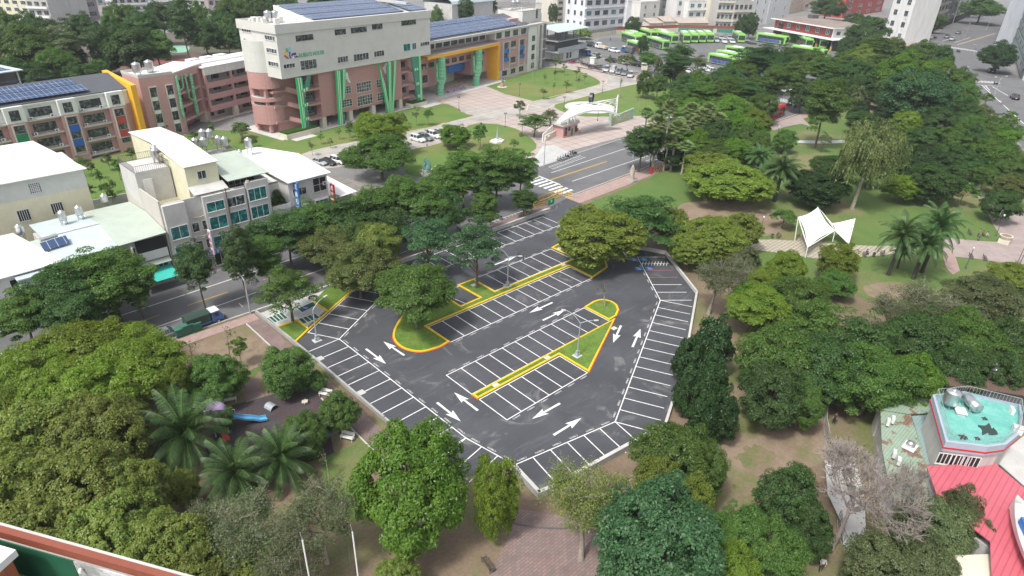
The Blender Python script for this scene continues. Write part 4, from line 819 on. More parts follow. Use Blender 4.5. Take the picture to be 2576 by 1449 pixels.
for x, y, r, h, lf in ((1725,215,40,8,'l_dark'),(1768,222,36,8,'l_mid'),(1700,255,40,7,'l_mid'),(1745,270,42,7,'l_bright'),(1830,205,40,9,'l_dark'),(1870,180,42,9,'l_mid'),(1905,225,40,8,'l_mid'),(1960,170,36,9,'l_dark'),(2035,150,34,9,'l_mid'),(2075,215,36,8,'l_dark'),(2120,175,36,9,'l_dark'),(2150,150,34,8,'l_mid'),(2205,165,36,8,'l_mid'),(2240,130,32,7,'l_dark'),(1830,270,46,8,'l_bright'),(1880,320,44,7,'l_mid'),(1790,330,44,7,'l_dark'),(1925,262,36,8,'l_mid')): T_('broad' if x % 2 else 'dense','V',x,y,r,h,'green park tree',w_,lf)
w_ = 'near the right edge of the park'
for x, y, r, h, lf in ((2165,225,38,8,'l_dark'),(2245,230,40,9,'l_mid'),(2395,250,36,8,'l_mid'),(2430,290,38,8,'l_dark'),(2370,300,42,9,'l_dark'),(2455,345,40,8,'l_mid'),(2400,345,40,8,'l_mid'),(2330,340,36,7,'l_dark'),(2275,390,34,6,'l_dark'),(2440,410,38,7,'l_dark'),(2560,420,40,8,'l_mid'),(2480,440,30,6,'l_mid'),(2290,425,40,7,'l_deep')): T_('dense' if x % 2 else 'broad','V',x,y,r,h,'leafy park tree',w_,lf)
w_ = 'in the lower row of the left thicket'
for x, y, r, h, lf in ((30,1150,80,9,'l_lime'),(150,1000,80,9,'l_lime'),(430,960,45,7,'l_lime'),(300,1040,60,8,'l_olive')): T_('puff','V',x,y,r,h,'green bushy tree',w_,lf)
w_ = 'along the shaded road edge'
for x, y, r, h in ((230,750,60,8),(700,520,45,9),(905,600,50,9),(980,560,50,9),(1120,520,50,10),(640,600,45,10)): T_('broad','V',x,y,r,h,'green street tree',w_,'l_mid' if x % 4 else 'l_dark')
w_ = 'on the park side of the palm row'
for x, y, r, h, lf in ((1700,345,42,7,'l_dark'),(1752,352,46,8,'l_bright'),(1800,372,42,7,'l_mid'),(1850,372,44,7,'l_bright'),(1905,372,40,6,'l_mid'),(1690,392,34,5,'l_deep'),(1760,400,36,6,'l_dark'),(1975,350,26,6,'l_mid'),(2190,420,40,7,'l_dark'),(2170,300,36,6,'l_dark')): T_('dense' if x % 2 else 'broad','V',x,y,r,h,'dense green tree',w_,lf)
w_ = 'on the shaded soil by the accessible bays'
for x, y, r, h, lf in ((1900,760,60,7,'l_bright'),(1880,650,32,6,'l_grey'),(1690,560,40,7,'l_yelgr')): T_('puff','V',x,y,r,h,'light green tree',w_,lf)
# ================================================================ building kit
WC = {}
def winmesh(w, h, style='w', nx=2, ny=1):
    key = (round(w*4)/4, round(h*4)/4, style, nx, ny); w, h = key[0], key[1]
    if key in WC: return WC[key]
    fm, gm = {'w': ('frame','glass'), 'd': ('dframe','glass'), 't': ('frame','tealglass'), 'b': ('frame','dark')}[style]
    mb = MB(); f = .07
    mb.box(-w/2, w/2, -.02, .0, 0, h, 1)
    for x0, x1, z0, z1 in ((-w/2-f, w/2+f, -f, 0), (-w/2-f, w/2+f, h, h+f), (-w/2-f, -w/2, 0, h), (w/2, w/2+f, 0, h)): mb.box(x0, x1, -.07, 0, z0, z1, 0)
    for i in range(1, nx): x = -w/2+w*i/nx; mb.box(x-.035, x+.035, -.05, -.021, 0, h, 0)
    for j in range(1, ny): z = h*j/ny; mb.box(-w/2, w/2, -.045, -.021, z-.03, z+.03, 0)
    mb.box(-w/2-.12, w/2+.12, -.14, -.001, -f-.07, -f-.002, 2)
    WC[key] = mb.mesh('window', [M[fm], M[gm], M['lgrey']]); return WC[key]
M['solar'] = tiled('solar_panel', (.035,.065,.14), (.50,.53,.57), 1.05, 2.0, .035, .25, .25, True, 0, 0, col2=(.05,.085,.17))
ROT = {'f': 0.0, 'l': -pi/2, 'r': pi/2, 'b': pi}
class Bld:
    def __init__(s, name, F, desc, where, cat='building', group=None):
        s.F = F; s.o = thing(name, (F.o[0], F.o[1], 0), radians(F.deg), None, cat, group); reg(s.o, desc, where)
    def part(s, name, mb, mats, label=None, parent=None):
        o = mb.build(name, mats, parent or s.o)
        if label: o['label'] = label
        return o
    def each(s, name, mb, mats):
        """every box of the collection becomes a part of its own"""
        i = 0
        while i < len(mb.f):
            lo = min(mb.f[i]); j = i; hi = lo+(8 if len(mb.f)-i >= 6 else 4); m2 = MB()
            while j < len(mb.f) and max(mb.f[j]) < hi: m2.f.append(tuple(q-lo for q in mb.f[j])); m2.m.append(mb.m[j]); m2.sm.append(mb.sm[j]); j += 1
            m2.v = mb.v[lo:hi]; m2.build(name, mats, s.o); i = max(j, i+1)
    def win(s, x, y, z, w, h, face='f', style='w', nx=2, ny=1, name='window', parent=None):
        return put(name, winmesh(w, h, style, nx, ny), parent or s.o, (x, y, z), ROT[face])
    def winpx(s, k, a, b, t, face='f', style='w', nx=2, ny=1, off=.0):
        if face == 'f':
            s0, z1 = s.F.on(k, *a, t); s1, z0 = s.F.on(k, *b, t)
            return s.win((s0+s1)/2, t-off, z0 if z0 < z1 else z1, abs(s1-s0), abs(z1-z0), 'f', style, nx, ny)
        t0, z1 = s.F.side(k, *a, t); t1, z0 = s.F.side(k, *b, t)
        return s.win(t, (t0+t1)/2, min(z0,z1), abs(t1-t0), abs(z1-z0), face, style, nx, ny)
def acbox():
    mb = MB(); mb.box(-.4,.4,-.3,0,0,.6); mb.tube([(-.1,-.301,.3),(-.1,-.31,.3)], .22, 10, 1); mb.box(-.45,.45,-.32,.0,-.06,-.001,1); return mb.mesh('air_conditioner', [M['acwhite'], M['dgrey']])
ACM = acbox()
def ac(b, x, y, z, face='f'): return put('air_conditioner', ACM, b.o, (x, y, z), ROT[face])
def tankmesh(r=.75, h=1.8, legs=.5):
    mb = MB(); mb.lathe((0,0,legs), [(r*.9,0),(r,.1)]+[(r*(1.0 if j % 2 else 1.035), .1+(h-.3)*j/12) for j in range(13)]+[(r*.55,h),(r*.2,h+.06),(r*.2,h+.14)], 16, 0)
    for a in range(4): mb.tube([(cos(a*pi/2+.4)*r*.8,sin(a*pi/2+.4)*r*.8,0),(cos(a*pi/2+.4)*r*.8,sin(a*pi/2+.4)*r*.8,legs)], .04, 5, 1)
    return mb.mesh('water_tank', [M['steel'], M['rail']])
TANK = tankmesh(); TANKS = tankmesh(.5, 1.3, .9)
def tank(p, desc, where, small=False, sc=1.0):
    t = put('water_tank', TANKS if small else TANK, None, p, 0, (sc,sc,sc)); tag(t, None, 'water tank', 'roof water tanks'); reg(t, desc, where); return t
def railing(mb, pts, h=1.0, step=.35, m=0, r=.03):
    for a, b in zip(pts, pts[1:]):
        a = Vector(a); b = Vector(b); L = (b-a).length
        for zz in (h, .1): mb.bar(a+Vector((0,0,zz)), b+Vector((0,0,zz)), r*1.6, m=m)
        for i in range(int(L/step)+1): p = a.lerp(b, min(1, i*step/L)); mb.bar(p, p+Vector((0,0,h)), r, m=m)
# ================================================================ main school building
o_ = W('B',520,803,15.2); FM = Frame(o_, 11.9)
bm = Bld('school_building', FM, 'main school building with white upper box', 'over pink floors and green striped columns')
sR = 57.6; zt = 27.6; zb = 15.3; dp = 15.4
mb = MB(); mb.box(0, sR, 0, dp, zb, zt)                      # upper white block
bm.part('upper_block', mb, M['offwhite'])
mb = MB()                                                    # parapet band, a bit proud, all round
for x0,x1,y0,y1 in ((-.35,sR+.35,-.35,0),(-.35,0,0,dp),(sR,sR+.35,0,dp),(-.35,sR+.35,dp,dp+.35)): mb.box(x0,x1,y0,y1,zt-1.3,zt+.9)
bm.part('parapet', mb, M['offwhite'])
mb = MB(); mb.prism([(11.5,-.0),(11.9,-.0),(11.9,dp),(11.5,dp)][:4], zt+.0, [zt+.9, zt+.9, zt+3.6, zt+3.6]); 
mb.slab((11.9,.25,zt+.85),(sR-.1,.25,zt+.85),(sR-.1,dp+.3,zt+3.4),(11.9,dp+.3,zt+3.4),.15); bm.part('roof', mb, M['white'])
mb = MB()
for x0, x1 in ((12.6, 47.2), (49.3, sR-.4)):
    for k in range(3):
        ya, yb = .7+k*4.95, .7+k*4.95+4.6; za, zb_ = zt+1.15+(ya-.25)*.168, zt+1.15+(yb-.25)*.168
        mb.slab((x0,ya,za),(x1,ya,za),(x1,yb,zb_),(x0,yb,zb_),.06)
bm.part('solar_panels', mb, M['solar'])
mb = MB(); mb.box(47.6,48.9,.3,dp,zt+3.0,zt+3.6); bm.part('roof_walkway', mb, M['lgrey'])
mb = MB(); mb.box(0.2,11.4,.2,dp,zt-.2,zt+.05); bm.part('flat_roof', mb, M['lgrey'])
for x,y in ((6.2,11),(7.9,10.2)): tank(FM.w(x,y,zt), 'ribbed steel tank', 'on the flat roof of the main school building', sc=1.25)
mb = MB(); random.seed(3)
for i in range(9): x=1+random.random()*8; y=4+random.random()*9; mb.box(x,x+1.3,y,y+.9,zt+.3,zt+.3+random.uniform(.7,1.5))
bm.each('roof_machinery', mb, M['acwhite'])
for a, b in (((658,365),(832,395)),((1050,300),(1160,340)),((1213,285),(1370,315)),((1425,250),(1527,285)),((1720,210),(1865,240))): bm.winpx('B',(a[0],a[1]),(b[0],b[1]),0,nx=6,ny=2,style='d',off=.0)
for a, b, n in (((533,655),(650,675),4),((703,620),(870,680),4),((1078,580),(1185,618),4),((1238,550),(1392,592),5),((1446,520),(1546,558),4),((1742,450),(1810,505),2),((1828,440),(1870,490),2),((1910,430),(2003,450),4)): bm.winpx('B',a,b,0,nx=n,style='w' if n>2 else 't')
for a, b in (((113,270),(208,330)),((345,350),(450,415)),((363,480),(467,540)),((383,615),(485,675))): 
    t0,z0 = FM.side('B',*a,0); t1,z1 = FM.side('B',*b,0); bm.win(0,(t0+t1)/2,(z0+z1)/2-.5,abs(t0-t1),1.0,'l',nx=4)
# round stair drum on the left end
def drum(cx, cy, r, z0, z1, mat, a0=radians(80), a1=radians(280), th=.3, n=20, name='drum'):
    mb = MB(); A = [a0+(a1-a0)*i/n for i in range(n+1)]
    out = [(cx+r*cos(a), cy+r*sin(a)) for a in A]; inn = [(cx+(r-th)*cos(a), cy+(r-th)*sin(a)) for a in A]
    for i in range(n):
        q = [out[i], out[i+1], inn[i+1], inn[i]]
        mb.add([(p[0],p[1],z0) for p in q]+[(p[0],p[1],z1) for p in q], [(0,1,5,4),(2,3,7,6),(4,5,6,7),(3,2,1,0)], 0, False)
    return bm.part(name, mb, mat)
cx, cy, r = 2.2, 9.8, 4.6
drum(cx,cy,r,16.2,24.0,M['offwhite'],name='white_drum'); mb=MB(); mb.sheet([(cx+r*.95*cos(a*.3),cy+r*.95*sin(a*.3)) for a in range(21)],22.8); bm.part('drum_roof',mb,M['lgrey'])
for z0,z1 in ((2.6,7.6),(8.6,9.6),(12.0,16.1)): drum(cx,cy,r+.1,z0,z1,M['pinkdark'],name='brick_drum')
for z in (2.6,7.4,9.4,12.0): mb=MB(); mb.prism([(cx+r*.97*cos(a*.3),cy+r*.97*sin(a*.3)) for a in range(21)],z+.02,z+.2); bm.part('drum_floor',mb,M['lgrey'])
mb = MB(); mb.box(-1.2,3,11.5,12.2,0,16); mb.box(-1.0,-.2,6.5,7.3,0,15.3); bm.each('drum_column', mb, M['pinkdark'])
mb = MB(); mb.box(1.5,8.5,6.0,dp,0,15.2); bm.part('stair_core', mb, M['pinkdark'])
# brick block over open ground floor
bl, br_ = 12.6, 45.0
mb = MB(); mb.box(bl, br_, 1.2, dp, 3.0, 15.28); bm.part('brick_block', mb, M['pinkdark'])
mb = MB()
for x in (12.6,22.6,31.8,43.6): mb.box(x, x+1.4, 1.3, 2.7, 0, 3.0); mb.box(x, x+1.4, 9, 10.4, 0, 3.0)
bm.each('column', mb, M['cream'])
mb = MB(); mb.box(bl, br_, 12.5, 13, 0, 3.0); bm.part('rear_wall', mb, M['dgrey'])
mb = MB(); mb.box(-3, 60, -.8, dp+2, 0, .12); mb.box(-1,6,-4,2,0,.06); mb.box(50,58,-4,2,0,.06); bm.part('floor_slab', mb, M['lgrey'])
for a, b, n in (((1110,880),(1215,930),4),((1265,840),(1418,905),6),((1468,810),(1560,865),4),((1115,1010),(1225,1060),4),((1275,970),(1430,1035),6),((1478,940),(1575,995),4)): bm.winpx('B',a,b,1.2,nx=n,ny=3,style='w')
# open verandas either side
def veranda(x0, x1, y0, y1, floors, wall, rail_='pinkdark', z0=0.0, last=15.25, mats='pinkdark'):
    mb = MB(); 
    for z in floors: mb.box(x0, x1, y0, y1, z-.55, z)
    mb.box(x0,x1,y0,y1,last-.5,last); bm.part('veranda_floor', mb, M[mats])
    mb = MB(); mb.box(x0+.1, x1-.1, y0+2.6, y1, z0, last-.5); bm.part('veranda_back_wall', mb, M[wall])
    mb = MB()
    for z in floors:
        if z > 1: railing(mb, [(x0+.1,y0+.1,z),(x1-.1,y0+.1,z)], 1.0, .3)
    bm.part('balustrade', mb, M['rail'])
    for z in floors: bm.win((x0+x1)/2, y0+2.58, z+.8, min(2.4,(x1-x0)*.6), 1.6, style='d', nx=3, ny=2)
veranda(8.6, 12.6, 1.0, dp, (3.3,7.3,11.3), 'dgrey'); veranda(45.0, 50.6, 1.0, dp, (3.3,7.3,11.3), 'pinkdark')
veranda(0.2, 4.6, 5.0, dp, (3.3,7.3,11.3), 'pinkdark')
mb = MB(); 
for i in range(3): mb.slab((4.6,5.0,3.0+i*4+(i%2)*.1),(8.6,2.0,1.5+i*4),(8.6,3.8,1.5+i*4),(4.6,6.8,3.0+i*4+(i%2)*.1),.3); mb.slab((4.6,5.0,4.1+i*4),(8.6,2.0,2.6+i*4),(8.6,2.2,2.6+i*4),(4.6,5.2,4.1+i*4),1.1)
bm.part('stair_flight', mb, M['pinkdark'])
mb = MB(); mb.box(-2,9,-1.6,2.0,0,1.4); mb.box(47,54,-1.2,2.0,0,1.2); bm.each('planter_box', mb, M['cream'])
mb = MB(); mb.box(-1.8,8.8,-1.4,1.8,1.4,1.75); mb.box(47.2,53.8,-1,1.8,1.2,1.6); bm.each('planter_hedge', mb, leafm('hedge_leaf',(.03,.08,.015),(.05,.11,.02)))
# slanting striped tree columns
def striped():
    m, nt, b = newmat('green_striped_tile'); tc = nt.nodes.new('ShaderNodeTexCoord'); sp = nt.nodes.new('ShaderNodeSeparateXYZ'); lnk(nt, tc.outputs['UV'], sp.inputs[0])
    mu = nt.nodes.new('ShaderNodeMath'); mu.operation='MULTIPLY'; mu.inputs[1].default_value=2.5; lnk(nt, sp.outputs[0], mu.inputs[0]); fr=nt.nodes.new('ShaderNodeMath'); fr.operation='FRACT'; lnk(nt, mu.outputs[0], fr.inputs[0])
    gt = nt.nodes.new('ShaderNodeMath'); gt.operation='GREATER_THAN'; gt.inputs[1].default_value=.55; lnk(nt, fr.outputs[0], gt.inputs[0]); lnk(nt, mixrgb(nt,(.03,.42,.15),(.62,.80,.62),gt.outputs[0]), b.inputs['Base Color']); b.inputs['Roughness'].default_value=.4; return m
M['stripe'] = striped()
M['teal'] = plain('dark_teal_panel', (.07,.24,.17), .5, .1)
M['mosaic'] = tiled('green_mosaic', (.12,.48,.25), (.05,.22,.12), .55, .28, .03, .5, 0, False, 0, .5, col2=(.40,.72,.50))
def stripcol(name, quad_, y, th, mat):
    """quad_: bottom-left, bottom-right, top-right, top-left (s,z) on the facade"""
    mb = MB(); q = [(a, y, z) for a, z in quad_]; mb.slab(*q, th, 0); o = bm.part(name, mb, mat); me = o.data; u = me.uv_layers.new(name='uv')
    loc = {0:(0,0),1:(1,0),2:(1,1),3:(0,1),4:(0,0),5:(1,0),6:(1,1),7:(0,1)}
    for l in me.loops: u.data[l.index].uv = loc[l.vertex_index]
    return o
def cq(k, *pts, t=-.5): return [FM.on(k, *p, t) for p in pts]
for q, mt in (((( 740,1340),(770,1340),(722,782),(662,785)),'stripe'),(((770,1340),(803,1325),(790,1200),(722,782)),'teal'),(((735,930),(790,905),(812,762),(782,762)),'teal'),
              (((1098,1255),(1140,1252),(1108,710),(1066,713)),'stripe'),(((1128,1000),(1155,990),(1162,700),(1130,705)),'stripe'),(((1140,1252),(1155,1245),(1155,1145),(1135,1150)),'teal'),
              (((1588,1148),(1615,1146),(1560,850),(1490,640)),'stripe') ,(((1598,1147),(1628,1145),(1618,620),(1590,622)),'stripe'),(((1622,1140),(1645,1138),(1672,612),(1648,614)),'stripe'),(((1570,1148),(1590,1148),(1588,1065),(1572,1068)),'teal'),
              (((1915,1068),(1938,1065),(1916,566),(1893,568)),'stripe'),(((1893,1050),(1915,1068),(1893,568),(1822,575)),'teal')):
    pass
    stripcol('tree_column', cq('B', *q, t=-.35 if mt == 'teal' else -.5), -.35 if mt == 'teal' else -.5, .5, M[mt])
for q in (((726,935),(790,905),(788,875),(722,905)),((738,1080),(792,1060),(790,1030),(734,1052)),((752,1215),(800,1205),(798,1172),(750,1190)),((1850,715),(1898,706),(1896,682),(1848,692)),((1868,860),(1908,852),(1906,826),(1866,834)),((1886,985),(1918,980),(1916,950),(1884,958))):
    stripcol('tree_column', cq('B', *q, t=-.6), -.6, .2, M['stripe'])
# emblem: five leaves, dark squirrel with a curled tail, lettering
def poly_on(F, k, pts, t, th=.05):
    P = [F.on(k, *p, t) for p in pts]; mb = MB(); n = len(P); a = sum(P[i][0]*P[(i+1)%n][1]-P[(i+1)%n][0]*P[i][1] for i in range(n)); P = P if a > 0 else P[::-1]
    mb.add([(x,t-th,z) for x,z in P]+[(x,t,z) for x,z in P], [tuple(range(n))]+[(i,(i+1)%n,n+(i+1)%n,n+i)[::-1] for i in range(n)]); return mb
em = {}
for nm, col, pts in (('emblem_leaf',(.60,.06,.22),((533,560),(555,555),(580,575),(597,592),(565,588))),('emblem_leaf',(.80,.55,.03),((540,518),(560,520),(572,540),(572,558),(545,552))),('emblem_leaf',(.05,.42,.12),((556,495),(568,482),(577,500),(575,525),(560,520))),('emblem_leaf',(.20,.55,.75),((585,490),(600,465),(606,480),(600,505),(582,525),(575,515))),
                     ('emblem_squirrel',(.03,.04,.22),((588,525),(596,520),(606,530),(600,548),(606,572),(618,580),(612,588),(598,580),(590,560),(592,540))),('emblem_squirrel',(.03,.04,.22),((612,548),(628,532),(645,535),(652,525),(663,538),(660,550),(645,556),(632,552),(622,568),(612,566))),
                     ('emblem_body',(.75,.75,.78),((622,562),(636,554),(648,560),(644,582),(626,590)))):
    bm.part(nm, poly_on(FM,'B',pts,-.02), plain(nm,col,.5,.05))
M['sign_green'] = plain('lettering_green', (.10,.42,.22), .5, .05)
def wtext(b, s_, k, p0, p1, t, mat, name='lettering', bold=.0, ext=.04, hh=None, fit=None):
    """text whose baseline runs from p0 to p1 (pixels) on the facade plane t"""
    x0, z0 = b.F.on(k, *p0, t); x1, z1 = b.F.on(k, *p1, t)
    me = text(s_, 1.0, mat, ext=ext, align='LEFT', bold=bold); xs = [v.co.x for v in me.vertices]; w0, w1 = min(xs), max(xs); ys = [v.co.y for v in me.vertices]; y0, y1 = min(ys), max(ys)
    sx = (x1-x0)/(w1-w0); sz = (hh/(y1-y0)) if hh else sx
    for v in me.vertices: v.co = Vector((x0+(v.co.x-w0)*sx, t-.06-v.co.z, (z0+z1)/2+(v.co.y-y0)*sz))
    return put(name, me, b.o)
wtext(bm, "RUIBO'S HOUSE", 'B', (692,578), (944,543), 0, M['sign_green'], hh=1.05, bold=.015)
wtext(bm, "RuiBo", 'B', (640,580), (684,576), 0, plain('lettering_dark',(.1,.1,.25)), hh=.5)
def squir(pts): bm.part('wall_figure', poly_on(FM,'B',pts,1.18,.05), M['white'])
squir(((1156,745),(1168,728),(1180,730),(1184,760),(1192,790),(1210,828),(1200,838),(1180,820),(1172,795),(1155,800),(1165,780),(1160,765)))
squir(((1528,680),(1548,668),(1552,640),(1575,624),(1588,640),(1570,665),(1565,690),(1572,720),(1560,748),(1548,725),(1540,700)))
# ================================================================ link wing, stair blocks, left wing
P0 = W('A',1390,790,15.6); P1 = W('A',1735,745,15.6); P2 = W('A',2025,640,15.6); PL0 = W('A',2040,690,14.8); 
def seg(a, b): return Frame((a.x, a.y), math.degrees(atan2(b.y-a.y, b.x-a.x))), (Vector((b.x,b.y))-Vector((a.x,a.y))).length
FS, LS = seg(P0, P1)
bs = Bld('stair_block', FS, 'pink stair block with two tall window slots', 'and water tanks beside the yellow fin', 'building')
mb = MB(); mb.box(0,LS,0,9,0,15.6); bs.part('wall', mb, M['pink'])
mb = MB(); mb.box(.2,LS-.2,.2,8.8,15.6,15.7); bs.part('flat_roof', mb, M['white'])
mb = MB(); 
for x0,x1,y0,y1 in ((0,LS,0,.2),(0,.2,.2,9),(LS-.2,LS,.2,9),(0,LS,9,9.2)): mb.box(x0,x1,y0,y1,15.6,16.3)
bs.part('parapet', mb, M['lgrey'])
for x in (2.0, 6.3):
    mb = MB(); 
    for a,b in ((x-.15,x),(x+1.7,x+1.85)): mb.box(a,b,-.3,0,0.6,13)
    mb.box(x-.15,x+1.85,-.3,0,13,13.2); bs.part('window_surround', mb, M['lgrey'])
    for z in (.8,4.1,7.4,10.7): bs.win(x+.85,-.01,z,1.6,2.2,style='d',nx=2,ny=3)
    mb = MB()
    for z in (3.05,6.35,9.65): mb.box(x+.03,x+1.67,-.12,0,z,z+1.0)
    bs.each('white_panel', mb, M['white'])
wtext(bs,'瑞豐樓','A',(1618,1292),(1690,1275),0,M['dgrey'],hh=.5)
for x,y in ((1.6,3.4),(5.3,4.6)): tank(FS.w(x,y,15.7), 'large ribbed steel tank', 'on the pink stair block roof', sc=1.35)
FV, LV = seg(P1, P2)
bv = Bld('veranda_block', FV, 'pink block with a tall opening', 'behind green mosaic tree branches', 'building')
mb = MB(); x0, x1 = LV*.12, LV*.80
mb.box(0,x0,0,8,0,15.6); mb.box(x1,LV,0,8,3.2,15.6); mb.box(x0,x1,0,8,13.6,15.6); mb.box(x0,x1,3.5,8,0,13.6); bv.part('wall', mb, M['pink'])
mb = MB(); mb.box(x1+.1,LV,0.1,2,0,3.2); bv.part('column', mb, M['cream'])
for z in (3.2,6.9,10.3): 
    mb = MB(); mb.box(x0,x1,0.05,3.5,z-.5,z+.05); bv.part('veranda_floor', mb, M['pink']); bv.win((x0+x1)/2,3.48,z+.6,3.2,1.9,style='d',nx=4,ny=2)
mb = MB(); mb.box(0,LV,0,8,15.6,15.9); bv.part('flat_roof', mb, M['white'])
def tr_tube(b, k, pts, t, r, name='mosaic_tree'):
    mb = MB(); mb.tube([(b.F.on(k,*p,t)[0], t, b.F.on(k,*p,t)[1]) for p in pts], r, 8, smooth=False); return b.part(name, mb, M['mosaic'])
tr_tube(bv,'A',((1850,1180),(1825,1080),(1805,960),(1790,860),(1768,765)),-.3,.42); tr_tube(bv,'A',((1990,1150),(1965,1030),(1940,900),(1915,740)),-.3,.48); tr_tube(bv,'A',((1805,920),(1845,880),(1826,755)),-.3,.2); tr_tube(bv,'A',((1968,1030),(1905,985),(1885,870),(1858,750)),-.3,.25); tr_tube(bv,'A',((1940,920),(1972,890)),-.3,.15)
PL1 = W('A',2560,560,14.8); PL1 = PL0+(PL1-PL0)*1.35
FL, LL = seg(PL0, PL0+Vector((17,7.0,0))); LL = 27
bl_ = Bld('link_wing', FL, 'four storey open corridor wing', 'between the veranda block and the main building', 'building')
mb = MB(); mb.box(0,LL,3,10,0,14.8); bl_.part('back_wall', mb, M['lgrey'])
mb = MB(); mb.box(-.2,LL,-.3,10.3,14.8,15.1); mb.box(0,LL,-.2,.1,12.9,14.8); bl_.part('roof', mb, M['white'])
mb = MB(); mb.box(2,LL,4,9,15.1,15.5)
for x in (3,8,13): mb.box(x,x+3.5,8,10,15.1,15.9)
bl_.each('roof_upstand', mb, M['white'])
for i, z in enumerate((3.4,6.6,9.8)):
    mb = MB(); mb.box(0,LL,-.1,3,z-.55,z+.05); mb.box(0,LL,-.12,.08,z,z+1.05); bl_.part('corridor_parapet', mb, M['pink'])
mb = MB()
for x in (0,9.2,18.5): mb.box(x,x+.7,-.08,.5,3.3,14.8)
bl_.each('pier', mb, M['pink'])
mb = MB()
for x in (8.6,18): mb.box(x,x+1.5,-.1,1,0,2.9)
mb.box(0,LL,-.3,3,0,.15); bl_.each('column', mb, M['cream'])
for z in (.6,4.3,7.5,10.7):
    for x in (2.2,6.2,12,16): bl_.win(x,2.98,z+.3,2.6,1.7,style='d',nx=4,ny=2)
# left wing
pr = W('E',870,300,0); FW = Frame((pr.x, pr.y), 12.2)
bw = Bld('classroom_wing', FW, 'pink and white classroom wing with coloured panels', 'at the left behind the shophouses', 'building')
zE = 14.0; x0 = -62; xe = 7.4
mb = MB(); mb.box(x0,xe,.9,12,0,zE); bw.part('wall', mb, M['pink'])
mb = MB(); mb.box(x0,xe+.2,.85,.9,zE-3.1,zE); mb.box(x0,xe+.4,.4,12.4,zE,zE+.25); bw.part('top_storey_band', mb, M['white'])
mb = MB(); mb.slab((x0,0.6,zE+.5),(xe,0.6,zE+.5),(xe,8.2,zE+3.2),(x0,8.2,zE+3.2),.2); mb.slab((xe,14,zE+1.6),(x0,14,zE+1.6),(x0,8.2,zE+3.2),(xe,8.2,zE+3.2),.2); bw.part('roof', mb, M['roofgrey'])
mb = MB()
for ya,yb,xr in ((1.0,4.1,-.8),(4.3,7.2,-1.6)): mb.slab((x0,ya,zE+.95+ya*.3),(xr,ya,zE+.95+ya*.3),(xr,yb,zE+.95+yb*.3),(x0,yb,zE+.95+yb*.3),.06)
mb.slab((x0,8.6,zE+3.9),(-4,8.6,zE+3.9),(-4,10.6,zE+3.5),(x0,10.6,zE+3.5),.06); bw.part('solar_panels', mb, M['solar'])
pcol = ['kerbyel','green','blue','red','kerbyel','green','blue']; n = 7; pitch = 10.6
for i in range(n):
    xc = 3.9-pitch*i   # pier centre
    mb = MB(); mb.box(xc-1.9,xc+1.9,-.3,.9,0,zE-3.1); bw.part('pier', mb, M['pink'])
    mb = MB(); mb.box(xc-1.9,xc+1.9,-.35,.84,zE-3.1,zE+.3); bw.part('pier_top', mb, M['white'])
    bw.win(xc-.1,-.36,zE-2.5,1.7,1.9,style='d',nx=2,ny=2)
    mb = MB()
    for a,b in ((xc-1.35,xc-1.15),(xc+1.15,xc+1.35)): mb.box(a,b,-.6,-.3,1.6 if i%2 else 3.6,zE-3.6)
    mb.box(xc-1.35,xc+1.35,-.6,-.3,zE-3.6,zE-3.4); mb.box(xc-1.35,xc+1.35,-.6,-.3,1.45 if i%2 else 3.4,1.6 if i%2 else 3.6); bw.part('panel_surround', mb, M['lgrey'])
    c = ('red','blue','green','kerbyel','red','blue','green')[i]
    for z in (6.8, 3.6):
        mb = MB(); mb.box(xc-1.12,xc+1.12,-.5,-.32,z,z+1.7); bw.part('coloured_panel', mb, tiled('glazed_'+c, {'red':(.55,.08,.08),'blue':(.04,.14,.55),'green':(.02,.28,.13),'kerbyel':(.65,.42,.04)}[c], (.02,.02,.02), .25,.2,.012,.35,.15,False,0))
        bw.win(xc,-.31,z-1.35,1.7,1.2,style='d',nx=3,ny=1)
    bw.win(xc,-.31,8.7,1.7,1.4,style='d',nx=3,ny=1)
    xm = xc-pitch/2
    for z in (zE-2.6, zE-6.0, zE-9.4, zE-12.7):
        bw.win(xm,.84,z,4.6,1.7,style='d',nx=6,ny=3); mb = MB(); mb.box(xm-3.3,xm+3.3,-.1,.9,z-.75,z-.45); bw.part('sill_ledge', mb, M['lgrey'])
        if i < 5:
            for dx in (-2.4,1.9): ac(bw, xm+dx, .35, z-.42)
mb = MB(); px_ = 7.4
mb.prism([(px_,-1.6),(px_+1.3,-1.6),(px_+1.3,11),(px_,11)],0,[zE+1.4,zE+1.4,zE+3.3,zE+3.3]); bw.part('yellow_fin', mb, M['yellow'])
# pavilion with a pitched solar roof, far left
q = W('A',235,700,14.5); FP = Frame((q.x,q.y),20)
bp = Bld('solar_pavilion', FP, 'pale roofed solar pavilion', 'at the left edge behind the classroom wing', 'building')
mb = MB(); mb.slab((-22,0,14.5),(0,0,14.5),(-6,14,17.0),(-22,14,17.0),.25); bp.part('roof', mb, M['roofblue'])
mb = MB(); mb.slab((-22,1,14.75),(-2.5,1,14.75),(-7,11,16.7),(-22,11,16.7),.06); bp.part('solar_panels', mb, M['solar'])
mb = MB(); 
for x in (-1.5,-7,-13): mb.box(x,x+.3,.6,.9,9,14.4); mb.box(x-5,x-4.7,10,10.3,9,14.6)
bp.each('post', mb, M['lgrey'])
mb = MB(); mb.box(-22,2,0,14,0,9.6); bp.part('lower_building', mb, M['lgrey']); mb = MB(); mb.box(-20,0,5,13,9.6,14); bp.part('shaded_storey', mb, M['dgrey'])
